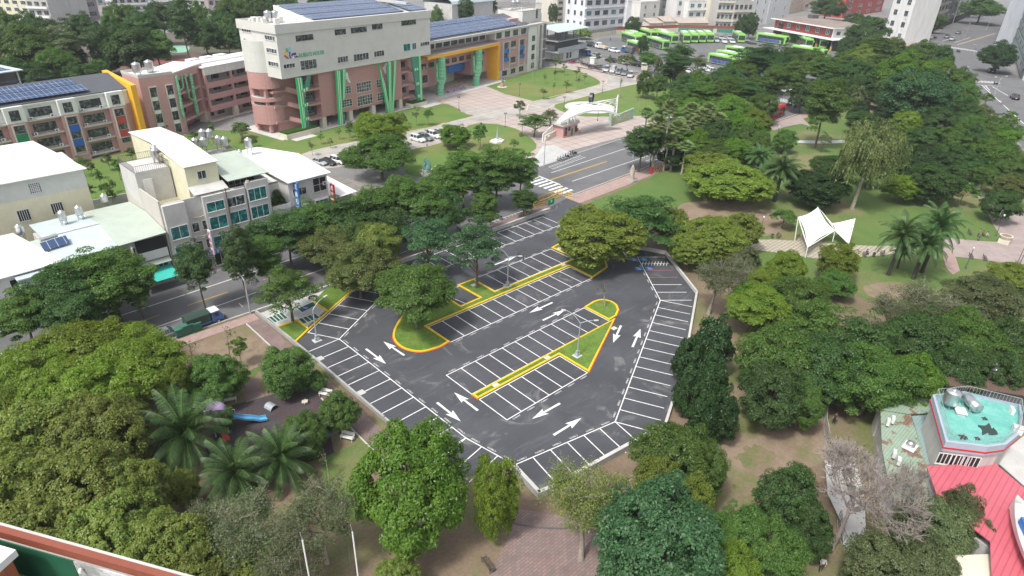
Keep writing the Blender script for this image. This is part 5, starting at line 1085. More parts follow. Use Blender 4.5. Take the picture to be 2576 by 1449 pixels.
# ================================================================ right wing with the yellow portal
pr = W('C',385,808,0); FR = Frame((pr.x,pr.y), 15.2)
br = Bld('classroom_wing', FR, 'pink classroom wing with yellow portal', 'between the main building and grey annexe', 'building')
ZP = FR.on('C',380,432,0)[1]; xl = FR.on('B',1985,600,0)[0]; xr = FR.on('C',795,690,1.2)[0]; zr = FR.on('C',690,262,1.2)[1]; print('right wing', ZP, xl, xr, zr)
mb = MB(); mb.box(xl,0,0,5.2,ZP-1.0,ZP); mb.box(-1.0,0,0,5.2,0,ZP-1.0); br.part('portal', mb, M['yellow'])
mb = MB(); mb.box(xl+.2,-.2,.25,5.1,ZP+.01,ZP+.06); br.part('portal_roof', mb, M['lgrey'])
xL = xl-8
mb = MB(); mb.box(xL,0,5.2,16,8.2,zr-.2); mb.box(xL,xl+12,5.2,16,2.9,8.2); mb.box(-12,-1.0,5.2,16,3.0,8.2); mb.box(0,xr-11,1.2,16,3.0,zr-3.2); mb.box(xL,0,15,16,0,8.2); br.part('wall', mb, M['pink'])
mb = MB(); mb.box(0,xr-11,1.25,16,0,3.0); mb.box(xl+1,xl+2.6,5.3,7,0,2.9); mb.box(xl+12,-12,13,14,0,8.2); br.part('base_wall', mb, M['cream'])
mb = MB(); mb.box(0,xr-8,2.2,16,zr-3.2,zr-.2); br.part('top_storey', mb, M['white'])
mb = MB(); mb.box(xL,0,4.3,5.2,zr-3.2,zr-3.0); mb.box(xL,xr+1,.6,3.0,zr-.3,zr+.5); mb.box(xL,0,3.0,5.4,zr-.3,zr+.5); br.part('cornice', mb, M['lgrey'])
n = 11
for i in range(n):
    x = xL+3+i*(0-xL-3)/n; br.win(x,5.18,zr-2.7,3.2,1.9,style='d',nx=4,ny=3)
    if i%1==0: br.win(x,5.18,9.0,2.8,1.4,style='d',nx=4,ny=2)
mb = MB(); 
for i in range(n): x = xL+5+i*(0-xL-3)/n; mb.box(x-.3,x+.3,4.9,5.19,zr-3.0,zr-.3)
br.each('white_pier', mb, M['white'])
for i in range(4): br.win(2.6+i*6.1,2.18,zr-2.7,3.4,1.9,style='d',nx=4,ny=3)
for a,b in (((1530,75),(1665,260)),): pass
for (xx, w_) in ((4.0,4.2),(15.8,4.2)):
    zt0 = zr-4.6
    mb = MB(); mb.box(xx-.3,xx,.5,1.2,3.4,zt0+.2); mb.box(xx+w_,xx+w_+.3,.5,1.2,3.4,zt0+.2); mb.box(xx-.3,xx+w_+.3,.5,1.2,zt0+.2,zt0+.5); mb.box(xx-.3,xx+w_+.3,.4,1.2,3.0,3.4); br.part('panel_surround', mb, M['lgrey'])
    for z in (zt0-2.2, zt0-5.9): br.win(xx+w_/2,1.19,z,3.0,2.0,style='d',nx=3,ny=3)
    for z in (zt0-3.9, zt0-7.0): mb = MB(); mb.box(xx+.1,xx+w_-.1,.7,1.19,z,z+1.4); br.part('blue_panel', mb, M['blue'])
for z in (zr-6.6, 5.2): br.win(11.8,1.19,z,3.2,2.0,style='d',nx=4,ny=3); [ac(br,10.6+j*1.15,1.19,z-.9) for j in range(3)]
for x in (5.8,12.2,18.6): br.win(x,1.24,.9,3.2,1.8,style='d',nx=4,ny=3)
for x in (4.6,6.4,12.6): ac(br,x,1.24,.1)
for x,z in ((xl+4,9.1),(xl+5.6,9.1),(-4,9.1),(-6,9.1),(-6.4,3.5)): ac(br,x,5.19,z)
br.win(xl+4.6,5.19,4.4,2.6,2.2,style='d',nx=3,ny=3); br.win(-5.0,5.19,5.0,2.6,2.2,style='d',nx=3,ny=3)
mb = MB(); mb.box(xr-11,xr-4,1.0,16,0,zr-.2); br.part('white_stair_front', mb, M['white'])
for z in (1.0,4.6,8.2,11.8): br.win(xr-7.0,.98,z,2.2,2.0,style='d',nx=2,ny=2)
mb = MB(); mb.box(xr-4.2,xr-3.0,.3,1.5,0,zr-.2); mb.box(xr-1,xr,.3,16,0,zr-.2); br.part('grey_pier', mb, M['lgrey'])
mb = MB(); mb.box(xr-3,xr+4,1.2,16,0,zr-.2)
br.part('louvred_bay', mb, ribbed('louvre_grey', (.16,.15,.15), .5, 0, .6)); mb = MB()
for z in (3.5,7.5,11.5): mb.box(xr-3,xr+4.6,.6,1.3,z,z+.3)
br.each('floor_edge', mb, M['lgrey'])
mb = MB(); mb.slab((xL,1.5,zr+.6),(xr-12,1.5,zr+.6),(xr-12,13,zr+4.0),(xL,13,zr+4.0),.2); mb.slab((xr-12,1.5,zr+.6),(xr-6,4,zr+.6),(xr-12,13,zr+4.0),(xr-12.01,13,zr+4.0),.2); br.part('roof', mb, M['roofgrey'])
mb = MB(); mb.slab((xL+10,2.2,zr+1.1),(xr-18,2.2,zr+1.1),(xr-16,9.5,zr+3.3),(xL+7,9.5,zr+3.3),.06); mb.slab((xL+14,9.8,zr+3.4),(xr-24,9.8,zr+3.4),(xr-24,12.8,zr+4.3),(xL+14,12.8,zr+4.3),.06); br.part('solar_panels', mb, M['solar'])
def mosaic_trunk(k, base, top_, rad, side_pts):
    mb = MB(); t = 1.5; s0,_ = br.F.on(k,*base,t); s1,z1 = br.F.on(k,*top_,t); mb.tube([(s0,t,0),((s0+s1)/2-.1,t,3.4),((s0+s1)/2+.6,t,5.6),(s1+.2,t,8.5),(s1+.1,t,ZP-1)], [rad*.85,rad*.8,rad*1.1,rad,rad*.95], 12, smooth=False)
    mb.tube([((s0+s1)/2,t,3.8),((s0+s1)/2-1.9,t,5.4),((s0+s1)/2-2.1,t,ZP-3)], [rad*.4,rad*.3,rad*.25], 7, smooth=False); br.part('mosaic_tree', mb, M['mosaic'])
mosaic_trunk('B',(2110,890),(2115,620),1.6,None); mosaic_trunk('B',(2470,815),(2490,540),1.6,None)
mb = MB(); mb.box(-22,-11,8,8.3,4.6,8.0); br.part('blue_banner', mb, M['blue'])
mb = MB(); mb.box(xl-2,1,-2.6,15,0,.1); br.part('entrance_floor', mb, M['lgrey'])
# stair tower at the right end
ft = Frame(FR.w(xr-11.5,4,0)[:2], 15.2); zT = ft.on('C',885,82,0)[1]; print('tower', zT)
bt = Bld('stair_tower', ft, 'white stair tower with caged steel tanks', 'rising above the right classroom wing', 'tower')
mb = MB(); mb.box(0,15,0,12,zr-.15,zT); bt.part('wall', mb, M['offwhite']); bt.win(11.5,-.01,zr+2,1.2,3.5,style='d',nx=1,ny=3)
mb = MB(); railing(mb, [(0,0,zT),(15,0,zT),(15,12,zT),(0,12,zT),(0,0,zT)], 2.4, 1.2, 0, .09); railing(mb,[(0,6,zT),(15,6,zT)],2.4,1.2,0,.09); bt.part('roof_cage', mb, M['rail'])
mb = MB(); mb.box(-7,0,2,12,zr,zT-2.5); bt.part('pink_annex', mb, M['pink'])
for x in (4,7.5): tank(ft.w(x,7,zT), 'steel tank inside the roof cage', 'of the white stair tower', sc=1.5)
# grey annexe
qa = W('C',1195,600,0); fa = Frame(W('C',1030,615,0)[:2], 12)
ba = Bld('annexe_building', fa, 'dark grey annexe with a raised pale blue roof', 'beside the scooter parking', 'building')
wA = 15
mb = MB(); mb.box(0,wA-1,0,13,0,4.4); ba.part('ground_storey', mb, M['white']); ba.win(3.4,-.01,1.0,1.8,2.2,style='d',nx=1); ba.win(6.2,-.01,1.0,1.6,2.2,style='d',nx=1)
mb = MB(); mb.box(-9,wA+2,-2.2,14,4.4,4.7); mb.box(-9,wA+2,-2.4,-2.2,4.4,6.6); mb.box(wA+1.8,wA+2,-2.2,14,4.4,6.6); ba.part('balcony_band', mb, M['pole'])
mb = MB(); mb.box(-7,wA-1,1,12,4.7,9.0); ba.part('upper_storey', mb, M['dgrey']); mb = MB(); mb.box(-8,wA+1.5,-1.5,13,9.0,9.4); ba.part('terrace', mb, M['grey'])
mb = MB(); railing(mb,[(-8,-1.4,9.4),(wA+1.4,-1.4,9.4),(wA+1.4,13,9.4)],1.0,.6,0,.06)
for x in (-6,1,8,14): mb.box(x,x+.3,0,.3,9.4,13.8); mb.box(x,x+.3,10,10.3,9.4,13.8)
ba.part('railing', mb, M['dgrey']); mb = MB(); mb.box(5,8.5,4,8,9.4,13.0); mb.lathe((11,6,9.4),[(1,0),(1,2.6),(.4,3)],12); ba.part('roof_room', mb, M['grey'])
mb = MB(); mb.slab((-10,-2.5,13.4),(wA+3,-2.5,13.4),(wA+3,6,14.6),(-10,6,14.6),.2); mb.slab((-10,6,14.6),(wA+3,6,14.6),(wA+3,14,13.6),(-10,14,13.6),.2); ba.part('roof', mb, M['roofblue'])
q = W('B',2400,150,12); fh = Frame((q.x+6,q.y+22),14); bh = Bld('hall_building', fh, 'long hall with a curved pale blue roof', 'behind the right classroom wing', 'building')
mb = MB(); mb.box(0,40,0,20,0,15); bh.part('wall', mb, M['lgrey']); mb = MB()
for i in range(8): a=pi*i/8; b=pi*(i+1)/8; mb.slab((-1,10-11*cos(a),15+4*sin(a)),(41,10-11*cos(a),15+4*sin(a)),(41,10-11*cos(b),15+4*sin(b)),(-1,10-11*cos(b),15+4*sin(b)),.2)
bh.part('roof', mb, M['roofblue'])
# ================================================================ shophouses along the road
F1 = Frame((16,101.5), 3.2)
def bld(name, F, desc, where, cat='building', group=None): return Bld(name, F, desc, where, cat, group)
# four storey block
b4 = bld('shophouse_block', F1, 'beige four storey shophouse block with teal curtained windows', 'facing the main road')
x0, x1 = 7.6, 24.8; H4 = 13.2
mb = MB(); mb.box(x0,x1,0,15,0,10.4); mb.box(x0,x0+.25,0,15,10.4,H4); b4.part('wall', mb, plain('beige_tiled_wall', (.50,.47,.42), .7, .12, .5, streak=True))
mb = MB(); mb.box(x0+.25,x1,0,.25,10.4,H4-.6); mb.box(x1-.25,x1,.25,15,10.4,H4); mb.box(x0,x1,14.8,15,10.4,H4); b4.part('parapet', mb, M['lgrey'])
mb = MB(); mb.box(x0+.3,x1-.3,.3,14.7,10.4,10.5); b4.part('terrace_floor', mb, tiled('terrace_tiles', (.36,.34,.24), (.25,.24,.18), .6,.6,.03,.8,.1,True,.2))
mb = MB(); mb.box(x0-.02,x0+5.2,7.6,14.6,10.5,15.6); b4.part('stair_room', mb, M['lgrey'])
mb = MB(); mb.box(x0+.9,x0+2.2,7.5,7.6,10.6,14.4); b4.part('white_panel', mb, M['white'])
mb = MB(); railing(mb, [(x0,7.6,15.6),(x0+5.2,7.6,15.6),(x0+5.2,14.6,15.6),(x0,14.6,15.6),(x0,7.6,15.6)], 1.1,.3,0,.03); b4.part('roof_railing', mb, M['dgrey'])
for i, (x, w_) in enumerate(((x0+1.9,2.6),(x0+8.0,2.8),(x0+11.4,2.8),(x0+16.6,0))):
    if w_: 
        mb = MB(); mb.box(x-w_/2-.35,x+w_/2+.35,-.7,0,2.9,H4-.7); b4.part('bay', mb, b4.o.children[0].data.materials[0])
        for z in (3.6,6.9): b4.win(x,-.71,z,w_,1.9,style='t',nx=2,ny=1)
        if i in (1,2): b4.win(x,-.71,10.0-.1,w_,1.6,style='t' if i==1 else 'w',nx=2)
xr_ = x1-1.9; mb = MB(); mb.box(xr_-1.9,x1,-.7,0,2.9,H4); b4.part('bay', mb, b4.o.children[0].data.materials[0])
for z in (3.6,6.9,10.0): b4.win(xr_-.2,-.71,z,2.9,1.9,style='t',nx=3)
for x in (x0+4.6,x0+6.2,x0+13.2,x0+14.5):
    for z in (3.8,7.0): b4.win(x,-.01,z,.9,1.6,style='w',nx=1)
mb = MB(); mb.tube([(x0+9.6+.35,-.8,3),(x0+9.6+.35,-.8,H4)],.09,6); b4.part('drain_pipe', mb, M['bark'])
mb = MB(); mb.tube([(x0+13.85,-.4,5.6),(x0+13.85,-.4,H4+.3)],.3,8); b4.part('stained_pipe', mb, M['cream'])
for z in (6.2,5.9,9.4): mb = MB(); mb.tube([(x0+4.4,-.15,z),(x0+5.4,-.45,z),(x0+6.4,-.15,z)],.09,6); b4.part('curved_ledge', mb, M['lgrey'])
mb = MB(); mb.slab((x1-5,-1.9,2.6),(x1,-1.9,2.6),(x1,0,3.4),(x1-5,0,3.4),.08); b4.part('awning', mb, M['roofgreen'])
for x in (x0+1.9,x0+8,x0+11.4,x0+16): b4.win(x,-.01,.3,3.0,2.2,style='b',nx=3)
ac(b4, x0+3.9,-.02,5.6)
# rooftop rooms
mb = MB(); cx0, cx1 = x0+5.4, x0+10.4; mb.box(cx0,cx1,1.8,14,10.5,16.9); mb.box(cx0-.01,cx1,14,24,8,17.6); b4.part('cream_roof_house', mb, M['creamrib']); b4.win((cx0+cx1)/2-.1,1.79,14.6,1.3,1.2,style='w',nx=2)
mb = MB(); mb.slab((cx0-.2,1.5,17.0),(cx1+.2,1.5,17.0),(cx1+.2,14,18.2),(cx0-.2,14,18.2),.12); mb.slab((cx0-.2,14,18.2),(cx1+.2,14,18.2),(cx1+.2,24.5,17.7),(cx0-.2,24.5,17.7),.12); b4.part('white_roof', mb, M['roofwhite'])
mb = MB(); mb.slab((cx0-.1,-.2,12.9),(cx1+.4,-.2,12.9),(cx1+.4,1.8,13.7),(cx0-.1,1.8,13.7),.12); b4.part('canopy', mb, M['lgrey']); b4.win(cx0+2.4,1.78,10.7,2.2,1.8,style='w',nx=2)
mb = MB(); mb.slab((cx1+.3,-.5,14.1),(x1+.6,-.5,14.1),(x1-.2,9.2,15.7),(cx1+.3,9.2,15.7),.12); b4.part('green_roof', mb, M['roofgreen'])
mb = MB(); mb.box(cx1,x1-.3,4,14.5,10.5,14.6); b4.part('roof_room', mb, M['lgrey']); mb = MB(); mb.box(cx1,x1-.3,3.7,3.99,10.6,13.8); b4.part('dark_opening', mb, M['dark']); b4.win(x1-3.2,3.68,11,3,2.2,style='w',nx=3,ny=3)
mb = MB(); mb.box(cx1,x1,9.6,15,14.6,14.8); railing(mb, [(cx1,9.7,14.8),(x1,9.7,14.8),(x1,15,14.8),(cx1,15,14.8)],1.1,.3,0,.035); b4.part('roof_deck', mb, M['rail'])
for i,(x,y,z) in enumerate(((x0+4.4,10.5,15.6),(x0+5.0,12.2,15.6),(cx1+1.6,13.6,15.2),(cx1+2.8,13.0,15.2),(x1-3.6,13.8,16.4),(x1-2.6,13.2,16.4),(x1-1.6,12.6,15.2),(x1-.8,12.0,15.0))): tank(F1.w(x,y,z), 'small steel tank', 'on the roof of the beige shophouse block', True, 1.15)
# signs
def sign(F, name, p, w, h, th, col, text_, tcol, desc, where, vertical=True, size=.8):
    o = F.w(*p[:2], p[2]); t = thing(name, o, radians(F.deg), None, 'sign'); reg(t, desc, where); mb = MB()
    if vertical: mb.box(-th/2,th/2,-w,0,0,h)
    else: mb.box(0,w,-th,0,0,h)
    mb.build('board', M[col] if isinstance(col,str) else plain('sign_'+name, col, .5,.05), t)
    for i, ch in enumerate(text_):
        me = text(ch, size, M[tcol] if isinstance(tcol,str) else plain('sign_text',tcol,.5,.05), ext=.02, bold=.02)
        for s_ in (-1,) if vertical else (1,):
            if vertical: o2 = put('lettering', me, t, (-th/2-.03,-w/2,h-(i+.6)*h/len(text_))); o2.rotation_euler = (pi/2,0,-pi/2)
            else: o2 = put('lettering', me, t, ((i+.5)*w/len(text_),-th-.03,h/2)); o2.rotation_euler = (pi/2,0,0)
    return t
sign(F1,'shop_sign',(x0+.9,-.72,3.2-.55),6.4,.9,.12,'blue','瑞齡文理短期補習班','white','long blue board with white characters','on the beige shophouse block',False,.62)
sign(F1,'vertical_sign',(x0+6.0,-.75,3.0),.9,4.2,.2,'white','才藝教室',(.5,.1,.3),'white upright sign with pink edge','on the beige shophouse block',True,.7)
sign(F1,'vertical_sign',(x0+12.9,-.75,2.6),.9,3.6,.2,'white','數學英文',(.6,.45,.05),'white upright sign with yellow characters','on the beige shophouse block',True,.7)
# green and blue roofed row house
F2 = F1; b2 = bld('row_house', Frame(F1.w(-6.8,0)[:2],3.2), 'low row house with pale blue and green metal roof', 'left of the beige block')
mb = MB(); mb.box(0,14.2,0,13,0,8.0); b2.part('wall', mb, M['lgrey'])
mb = MB(); mb.slab((0,-1,8.3),(7.4,-1,8.4),(7.4,6.2,9.6),(0,6.2,9.5),.12); mb.slab((0,6.2,9.5),(7.4,6.2,9.6),(7.0,13.6,9.3),(0,13.6,9.2),.12); b2.each('blue_roof', mb, M['roofblue'])
mb = MB(); mb.slab((7.4,-1,8.4),(14.3,-1,8.6),(14.3,6.6,9.7),(7.4,6.2,9.6),.12); mb.slab((7.4,6.2,9.6),(14.3,6.6,9.7),(14.3,14,9.2),(7.0,13.6,9.3),.12); mb.slab((-4,-.5,7.9),(0,-1,8.3),(0,6.2,9.5),(-5.5,7,9.0),.12); b2.each('green_roof', mb, M['roofgreen'])
mb = MB(); mb.tube([(0,6.2,9.62),(7.4,6.2,9.72)],.12,6); b2.part('ridge_cap', mb, M['white'])
for x,w_ in ((3.5,3),(8.6,2.2)): b2.win(x,-.01,5.6,w_,1.6,style='b',nx=3)
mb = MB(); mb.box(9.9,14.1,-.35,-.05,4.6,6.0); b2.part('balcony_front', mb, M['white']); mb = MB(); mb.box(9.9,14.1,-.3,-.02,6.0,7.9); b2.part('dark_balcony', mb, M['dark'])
mb = MB(); mb.slab((9.9,-1.0,3.9),(14.1,-1.0,3.9),(14.1,0,4.4),(9.9,0,4.4),.08); b2.part('small_awning', mb, M['roofgreen']); b2.win(12,-.02,2.3,3.6,1.4,style='w',nx=5)
mb = MB(); mb.slab((8.5,-2.6,1.9),(14.1,-2.6,1.9),(14.1,0,3.0),(8.5,0,3.0),.06); b2.part('turquoise_awning', mb, plain('turquoise_canvas',(.05,.55,.45),.6,.08))
ac(b2, 8.9,-.1,5.0); ac(b2,11.2,-.1,1.8); ac(b2,12.6,-.1,1.8)
mb = MB(); mb.slab((-.8,2.2,9.1),(2.5,2.5,9.3),(2.5,4.1,10.0),(-.8,3.8,9.8),.06); o=b2.part('solar_water_heater', mb, M['solar'])
mb = MB(); mb.tube([(-.6,4.3,10.0),(1.6,4.5,10.1)],.3,10); b2.part('heater_tank', mb, M['steel'])
sign(F1,'vertical_sign',(2.3,-.3,4.4),.9,3.2,.2,'white','補習班',(.7,.35,.05),'small upright sign with orange characters','on the green roofed row house',True,.7)
mb = MB(); mb.box(-5.2,-1.8,-2.2,-.2,5.6,7.7); mb.box(-5.4,-1.6,-2.4,0,7.7,7.9); b2.part('roof_hut', mb, M['roofblue']); 
# white roofed house at the left
b1 = bld('row_house', Frame(F1.w(-26,0)[:2],3.2), 'white roofed low house', 'at the left edge facing the road')
mb = MB(); mb.box(0,19.2,0,9,0,7.8); b1.part('wall', mb, M['white']); mb = MB(); mb.slab((0,-1.2,8.0),(19.8,-1.2,8.4),(16.5,9.6,10.0),(0,9.6,9.8),.15); b1.part('roof', mb, M['roofwhite'])
for x in (3,8,15): b1.win(x,-.01,5.4,3.6,1.7,style='b',nx=4)
mb = MB(); mb.box(1,16.5,-.9,-.1,3.9,5.0); b1.part('balcony', mb, M['lgrey']); mb = MB(); mb.box(2,8,-1.1,-.2,5.0,5.5); b1.part('balcony_plants', mb, leafm('pot_leaf',(.03,.08,.015),(.05,.11,.02)))
for k in ((.5,),(3.4,)): pass
for x,y,z in ((-8.6,9.6,8.6),(-3.0,9.8,9.2),(-.6,10.4,9.2),(4.2,15.0,8.6)): tank(F1.w(x,y,z), 'small steel tank', 'by the cream warehouse wall', True, 1.1)
# cream and grey warehouse
bw2 = bld('warehouse', Frame(F1.w(-34,17.2)[:2],3.2), 'cream and grey clad warehouse with white roof', 'at the left edge')
L_ = 37.0
mb = MB(); mb.box(0,L_,0,11,0,12.0); bw2.part('lower_cladding', mb, M['creamrib']); mb = MB(); mb.box(0,L_,-.03,11,12.0,15.2); bw2.part('upper_cladding', mb, M['greyrib'])
mb = MB(); mb.slab((0,-.8,15.2),(L_+.4,-.8,15.2),(L_-3.4,11.6,17.6),(0,11.6,17.6),.15); mb.box(0,L_-1,0,11,14.5,15.18); bw2.part('roof', mb, M['roofwhite'])
for x,z in ((L_-13.5,12.6),(L_-7,12.7)): bw2.win(x,-.04,z,1.5,1.5,style='w',nx=6,ny=6)
for x in (L_-17,L_-9.5,L_-5): bw2.win(x,-.01,8.7,1.5,1.7,style='b',nx=5)
# wall between the shophouses and the school
tw = bld('boundary_wall', Frame((W('E',620,760).x-20, W('E',620,760).y-1.2), 2), 'long weathered boundary wall', 'behind the shophouses', 'wall'); mb = MB(); mb.box(0,60,0,.3,0,2.2); tw.part('wall', mb, M['grey'])
# white roofed shops to the right
b5 = bld('shophouse_block', Frame(F1.w(25.2,0)[:2],3.2), 'white roofed three storey shops', 'right of the beige block')
mb = MB(); mb.box(0,11,0,3.4,0,6.9); mb.box(3.4,11,0,20,0,11.2); mb.box(0,3.4,3.4,20,0,10.4); b5.part('wall', mb, M['offwhite'])
mb = MB(); mb.slab((3.0,-1,11.6),(11.4,-1,11.7),(11.4,10,12.6),(2.0,10,12.6),.15); mb.slab((-1,10,12.4),(11.4,10,12.6),(8.5,20.5,12.0),(-1,20.5,11.8),.15); mb.slab((-.5,3.4,10.8),(3.2,3.4,10.8),(2.2,10,12.0),(-.5,10,12.0),.15); b5.part('roof', mb, M['roofwhite'])
mb = MB(); mb.box(.1,3.3,.1,3.3,6.9,7.0); b5.part('green_terrace', mb, plain('terrace_green',(.25,.32,.08),.9,.3)); mb = MB(); mb.box(0,3.4,-.1,.05,6.9,7.7); b5.part('terrace_parapet', mb, M['white'])
b5.win(5.4,-.01,8.6,2.6,1.3,style='w',nx=3); b5.win(9.4,-.01,8.4,2.6,2.6,style='b',nx=2,ny=2); b5.win(5.3,-.01,4.8,2.6,1.8,style='t',nx=3,ny=2); b5.win(9.2,-.5,4.9,2.4,2.0,style='t',nx=3,ny=2); b5.win(1.6,-.01,4.2,2.0,1.8,style='b',nx=2); ac(b5,10.4,-.02,9.4)
mb = MB(); mb.box(7.9,10.6,-.5,0,4.7,7.1); b5.part('bay', mb, M['white'])
mb = MB(); mb.slab((4.4,-.6,6.6),(6.6,-.6,6.6),(6.6,0,6.9),(4.4,0,6.9),.06); b5.part('window_hood', mb, M['roofwhite'])
tank(F1.w(30,16,12.3), 'tall steel tank', 'on the white roofed shops', True, 1.4); tank(F1.w(27.2,14,11.9), 'squat steel tank', 'on the white roofed shops', True, 1.0)
sign(F1,'vertical_sign',(29.6,-.3,4.6),1.3,6.8,.3,'blue','正昌補習班','white','tall blue upright sign','on the white roofed shops',True,.95)
sign(F1,'vertical_sign',(36.6,-.3,3.4),1.1,6.0,.3,'red','成立幼兒園','white','red upright sign with white characters','beside the white roofed shops',True,.9)
b6 = bld('low_house', Frame(F1.w(36.4,0)[:2],3.2), 'low house with white sheet roof', 'right of the red sign'); mb = MB(); mb.box(0,4.6,0,10,0,6.4); b6.part('wall', mb, M['cream']); mb = MB(); mb.slab((-.2,-1,6.6),(5.2,-1,6.9),(2.6,11,9.2),(-.2,11,8.9),.12); b6.part('roof', mb, M['roofwhite']); b6.win(2.6,-.01,4.2,3.6,1.4,style='t',nx=5)
b7 = bld('shed', Frame(F1.w(41.6,1)[:2],3.2), 'open shed with weathered translucent roof', 'between the shops and the school lawn', 'shed'); mb = MB(); mb.slab((0,-1,5.2),(7,-1,5.2),(3.5,12,5.9),(-1.5,12,5.9),.1); b7.part('roof', mb, tiled('weathered_sheet', (.20,.185,.16), (.38,.36,.32), 2.2,1.1,.03,.8,.2,True,.2)); 
for x,y in ((.3,-.6),(6.6,-.6),(.3,11),(3,11)): mb = MB(); mb.box(x,x+.2,y,y+.2,0,5.1); b7.part('post', mb, M['dgrey'])
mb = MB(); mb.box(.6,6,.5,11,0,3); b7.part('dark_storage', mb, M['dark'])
# ================================================================ generic blocks of the town behind
WALLS = {}
def wallm(col, streak=True):
    if col not in WALLS: WALLS[col] = plain('render_%02x%02x%02x' % tuple(int(c*255) for c in col), col, .75, .16, .5, streak=streak)
    return WALLS[col]
def town(name, k, p0, p1, dep, h, col, desc, where, fl=4, bays=5, z0=0, style='w', balc=(), roof='lgrey', side_='', sbays=3, shed=None, arcade=False, band=None, ww=None, parapet=True, cat='building', bar=False):
    a = W(k,*p0); c = W(k,*p1); F = Frame((a.x,a.y), math.degrees(atan2(c.y-a.y, c.x-a.x))); Lw = (c-a).length; b = bld(name, F, desc, where, cat)
    mb = MB(); mb.box(0,Lw,0,dep,0,h); b.part('wall', mb, wallm(col) if isinstance(col,tuple) else M[col])
    mb = MB(); mb.box(-.1,Lw+.1,-.1,dep+.1,h,h+.25); b.part('roof', mb, M[roof])
    if parapet:
        mb = MB()
        for x0,x1,y0,y1 in ((-.1,Lw+.1,-.1,.1),(-.1,.1,.1,dep),(Lw-.1,Lw+.1,.1,dep)): mb.box(x0,x1,y0,y1,h+.25,h+1.1)
        b.part('parapet', mb, wallm(col) if isinstance(col,tuple) else M[col])
    fh_ = h/fl; bw_ = Lw/bays; w_ = ww or bw_*.55
    for f_ in range(fl):
        z = f_*fh_
        if f_ == 0 and arcade:
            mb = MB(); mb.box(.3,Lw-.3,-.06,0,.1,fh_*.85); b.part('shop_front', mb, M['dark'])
            continue
        for i in range(bays):
            x = bw_*(i+.5); rr = random.random()
            b.win(x,-.01,z+fh_*.32,w_,fh_*.42,style=style if rr > .25 else ('t' if rr < .08 else style),nx=3 if w_ > 1.6 else 2,ny=1)
            if rr > .72: ac(b, x+w_*.35,-.02,z+fh_*.06)
        if f_ in balc:
            mb = MB(); mb.box(.2,Lw-.2,-1.1,0,z-.12,z+.05); mb.box(.2,Lw-.2,-1.15,-1.03,z+.05,z+1.05); mb.box(.2,.3,-1.03,0,z+.05,z+1.05); mb.box(Lw-.3,Lw-.2,-1.03,0,z+.05,z+1.05); b.part('balcony', mb, wallm(band) if band else M['white'])
        for sd in side_:
            for i in range(sbays): y = dep*(i+.5)/sbays; b.win(0 if sd == 'l' else Lw, y, z+fh_*.32, min(1.4,dep/sbays*.5), fh_*.4, sd, style, nx=2)
    if shed: 
        mb = MB(); mb.slab((0,.3,h+2.2),(Lw*shed,.3,h+2.2),(Lw*shed,dep*.8,h+3.4),(0,dep*.8,h+3.4),.12); mb.box(.2,Lw*shed-.2,1,dep*.75,h+.2,h+2.4); b.part('roof_shed', mb, M[random.choice(['roofgreen','roofblue','roofwhite','roofgrey'])])
    if bar:
        mb = MB(); mb.box(Lw*.3,Lw*.3+2.5,dep*.3,dep*.3+3,h+.2,h+2.8); b.part('stair_head', mb, wallm(col) if isinstance(col,tuple) else M[col])
    return b
random.seed(11)
w_ = 'behind the bus depot'
W_ = (.66,.67,.70); Cc = (.60,.56,.48); Gg = (.48,.47,.45); Pk = (.36,.27,.27); Lb = (.62,.66,.68)
town('apartment_block','C',(960,235),(1095,225),14,14,Cc,'cream low apartment block',w_,4,2,style='d',shed=.6)
town('apartment_block','C',(1095,240),(1225,225),16,22,Gg,'narrow grey apartment block',w_,4,2,style='d')
bq = town('apartment_block','C',(1232,300),(1640,262),16,24,W_,'large white apartment block with deep balconies',w_,4,5,style='d',balc=(1,2,3),side_='l',band=(.70,.71,.74))
town('apartment_block','C',(1655,270),(1780,262),14,15,W_,'pale blank walled house',w_,4,1,style='w',ww=1.2)
town('apartment_block','C',(1785,280),(1975,262),16,14.5,(.68,.66,.62),'white house with a red banner',w_,3,2,style='w',ww=2)
town('apartment_block','C',(1995,250),(2145,240),14,22,(.14,.15,.15),'dark scaffolded building front',w_,5,3,style='d')
town('apartment_block','C',(2145,272),(2265,270),16,17,(.68,.67,.66),'white slim apartment tower',w_,3,2,style='w',ww=2.2,shed=.9)
town('apartment_block','C',(2262,280),(2470,275),14,16,(.70,.69,.67),'cream apartment house with curved white balconies',w_,3,3,style='t',balc=(1,2))
town('apartment_block','C',(2475,285),(2560,283),16,18,Cc,'tan slab building',w_,4,1,style='d',ww=1)
town('apartment_block','D',(175,235),(300,238),14,22,Gg,'grey apartment row with many balconies',w_,4,4,style='d',balc=(1,2,3),band=Cc)
town('apartment_block','D',(302,240),(440,238),14,17,(.50,.48,.44),'shabby cream apartment row with sheet awnings',w_,3,4,style='d',balc=(1,2),shed=.9,band=(.55,.52,.46))
town('apartment_block','D',(445,205),(570,190),14,24,(.72,.73,.72),'white stepped house',w_,4,2,style='w',ww=1.6,side_='l')
town('apartment_block','D',(575,190),(740,160),14,25,(.70,.71,.70),'white gabled house with small windows',w_,4,2,style='w',ww=1.5)
town('apartment_block','D',(745,110),(860,85),14,20,(.62,.56,.44),'tan house with barred windows',w_,4,3,style='w',ww=1.4)
town('apartment_block','D',(862,75),(960,65),14,18,Cc,'small cream house',w_,3,2)
town('school_block','D',(1165,140),(1470,90),18,26,(.42,.07,.06),'red brick block with grey columns','behind the dark trees of the depot',5,4,style='w',ww=9)
bt1 = town('apartment_tower','D',(1480,300),(1640,330),20,38,(.66,.66,.65),'white tower with few square windows','at the street corner beyond the park',6,2,style='d',ww=2.6)
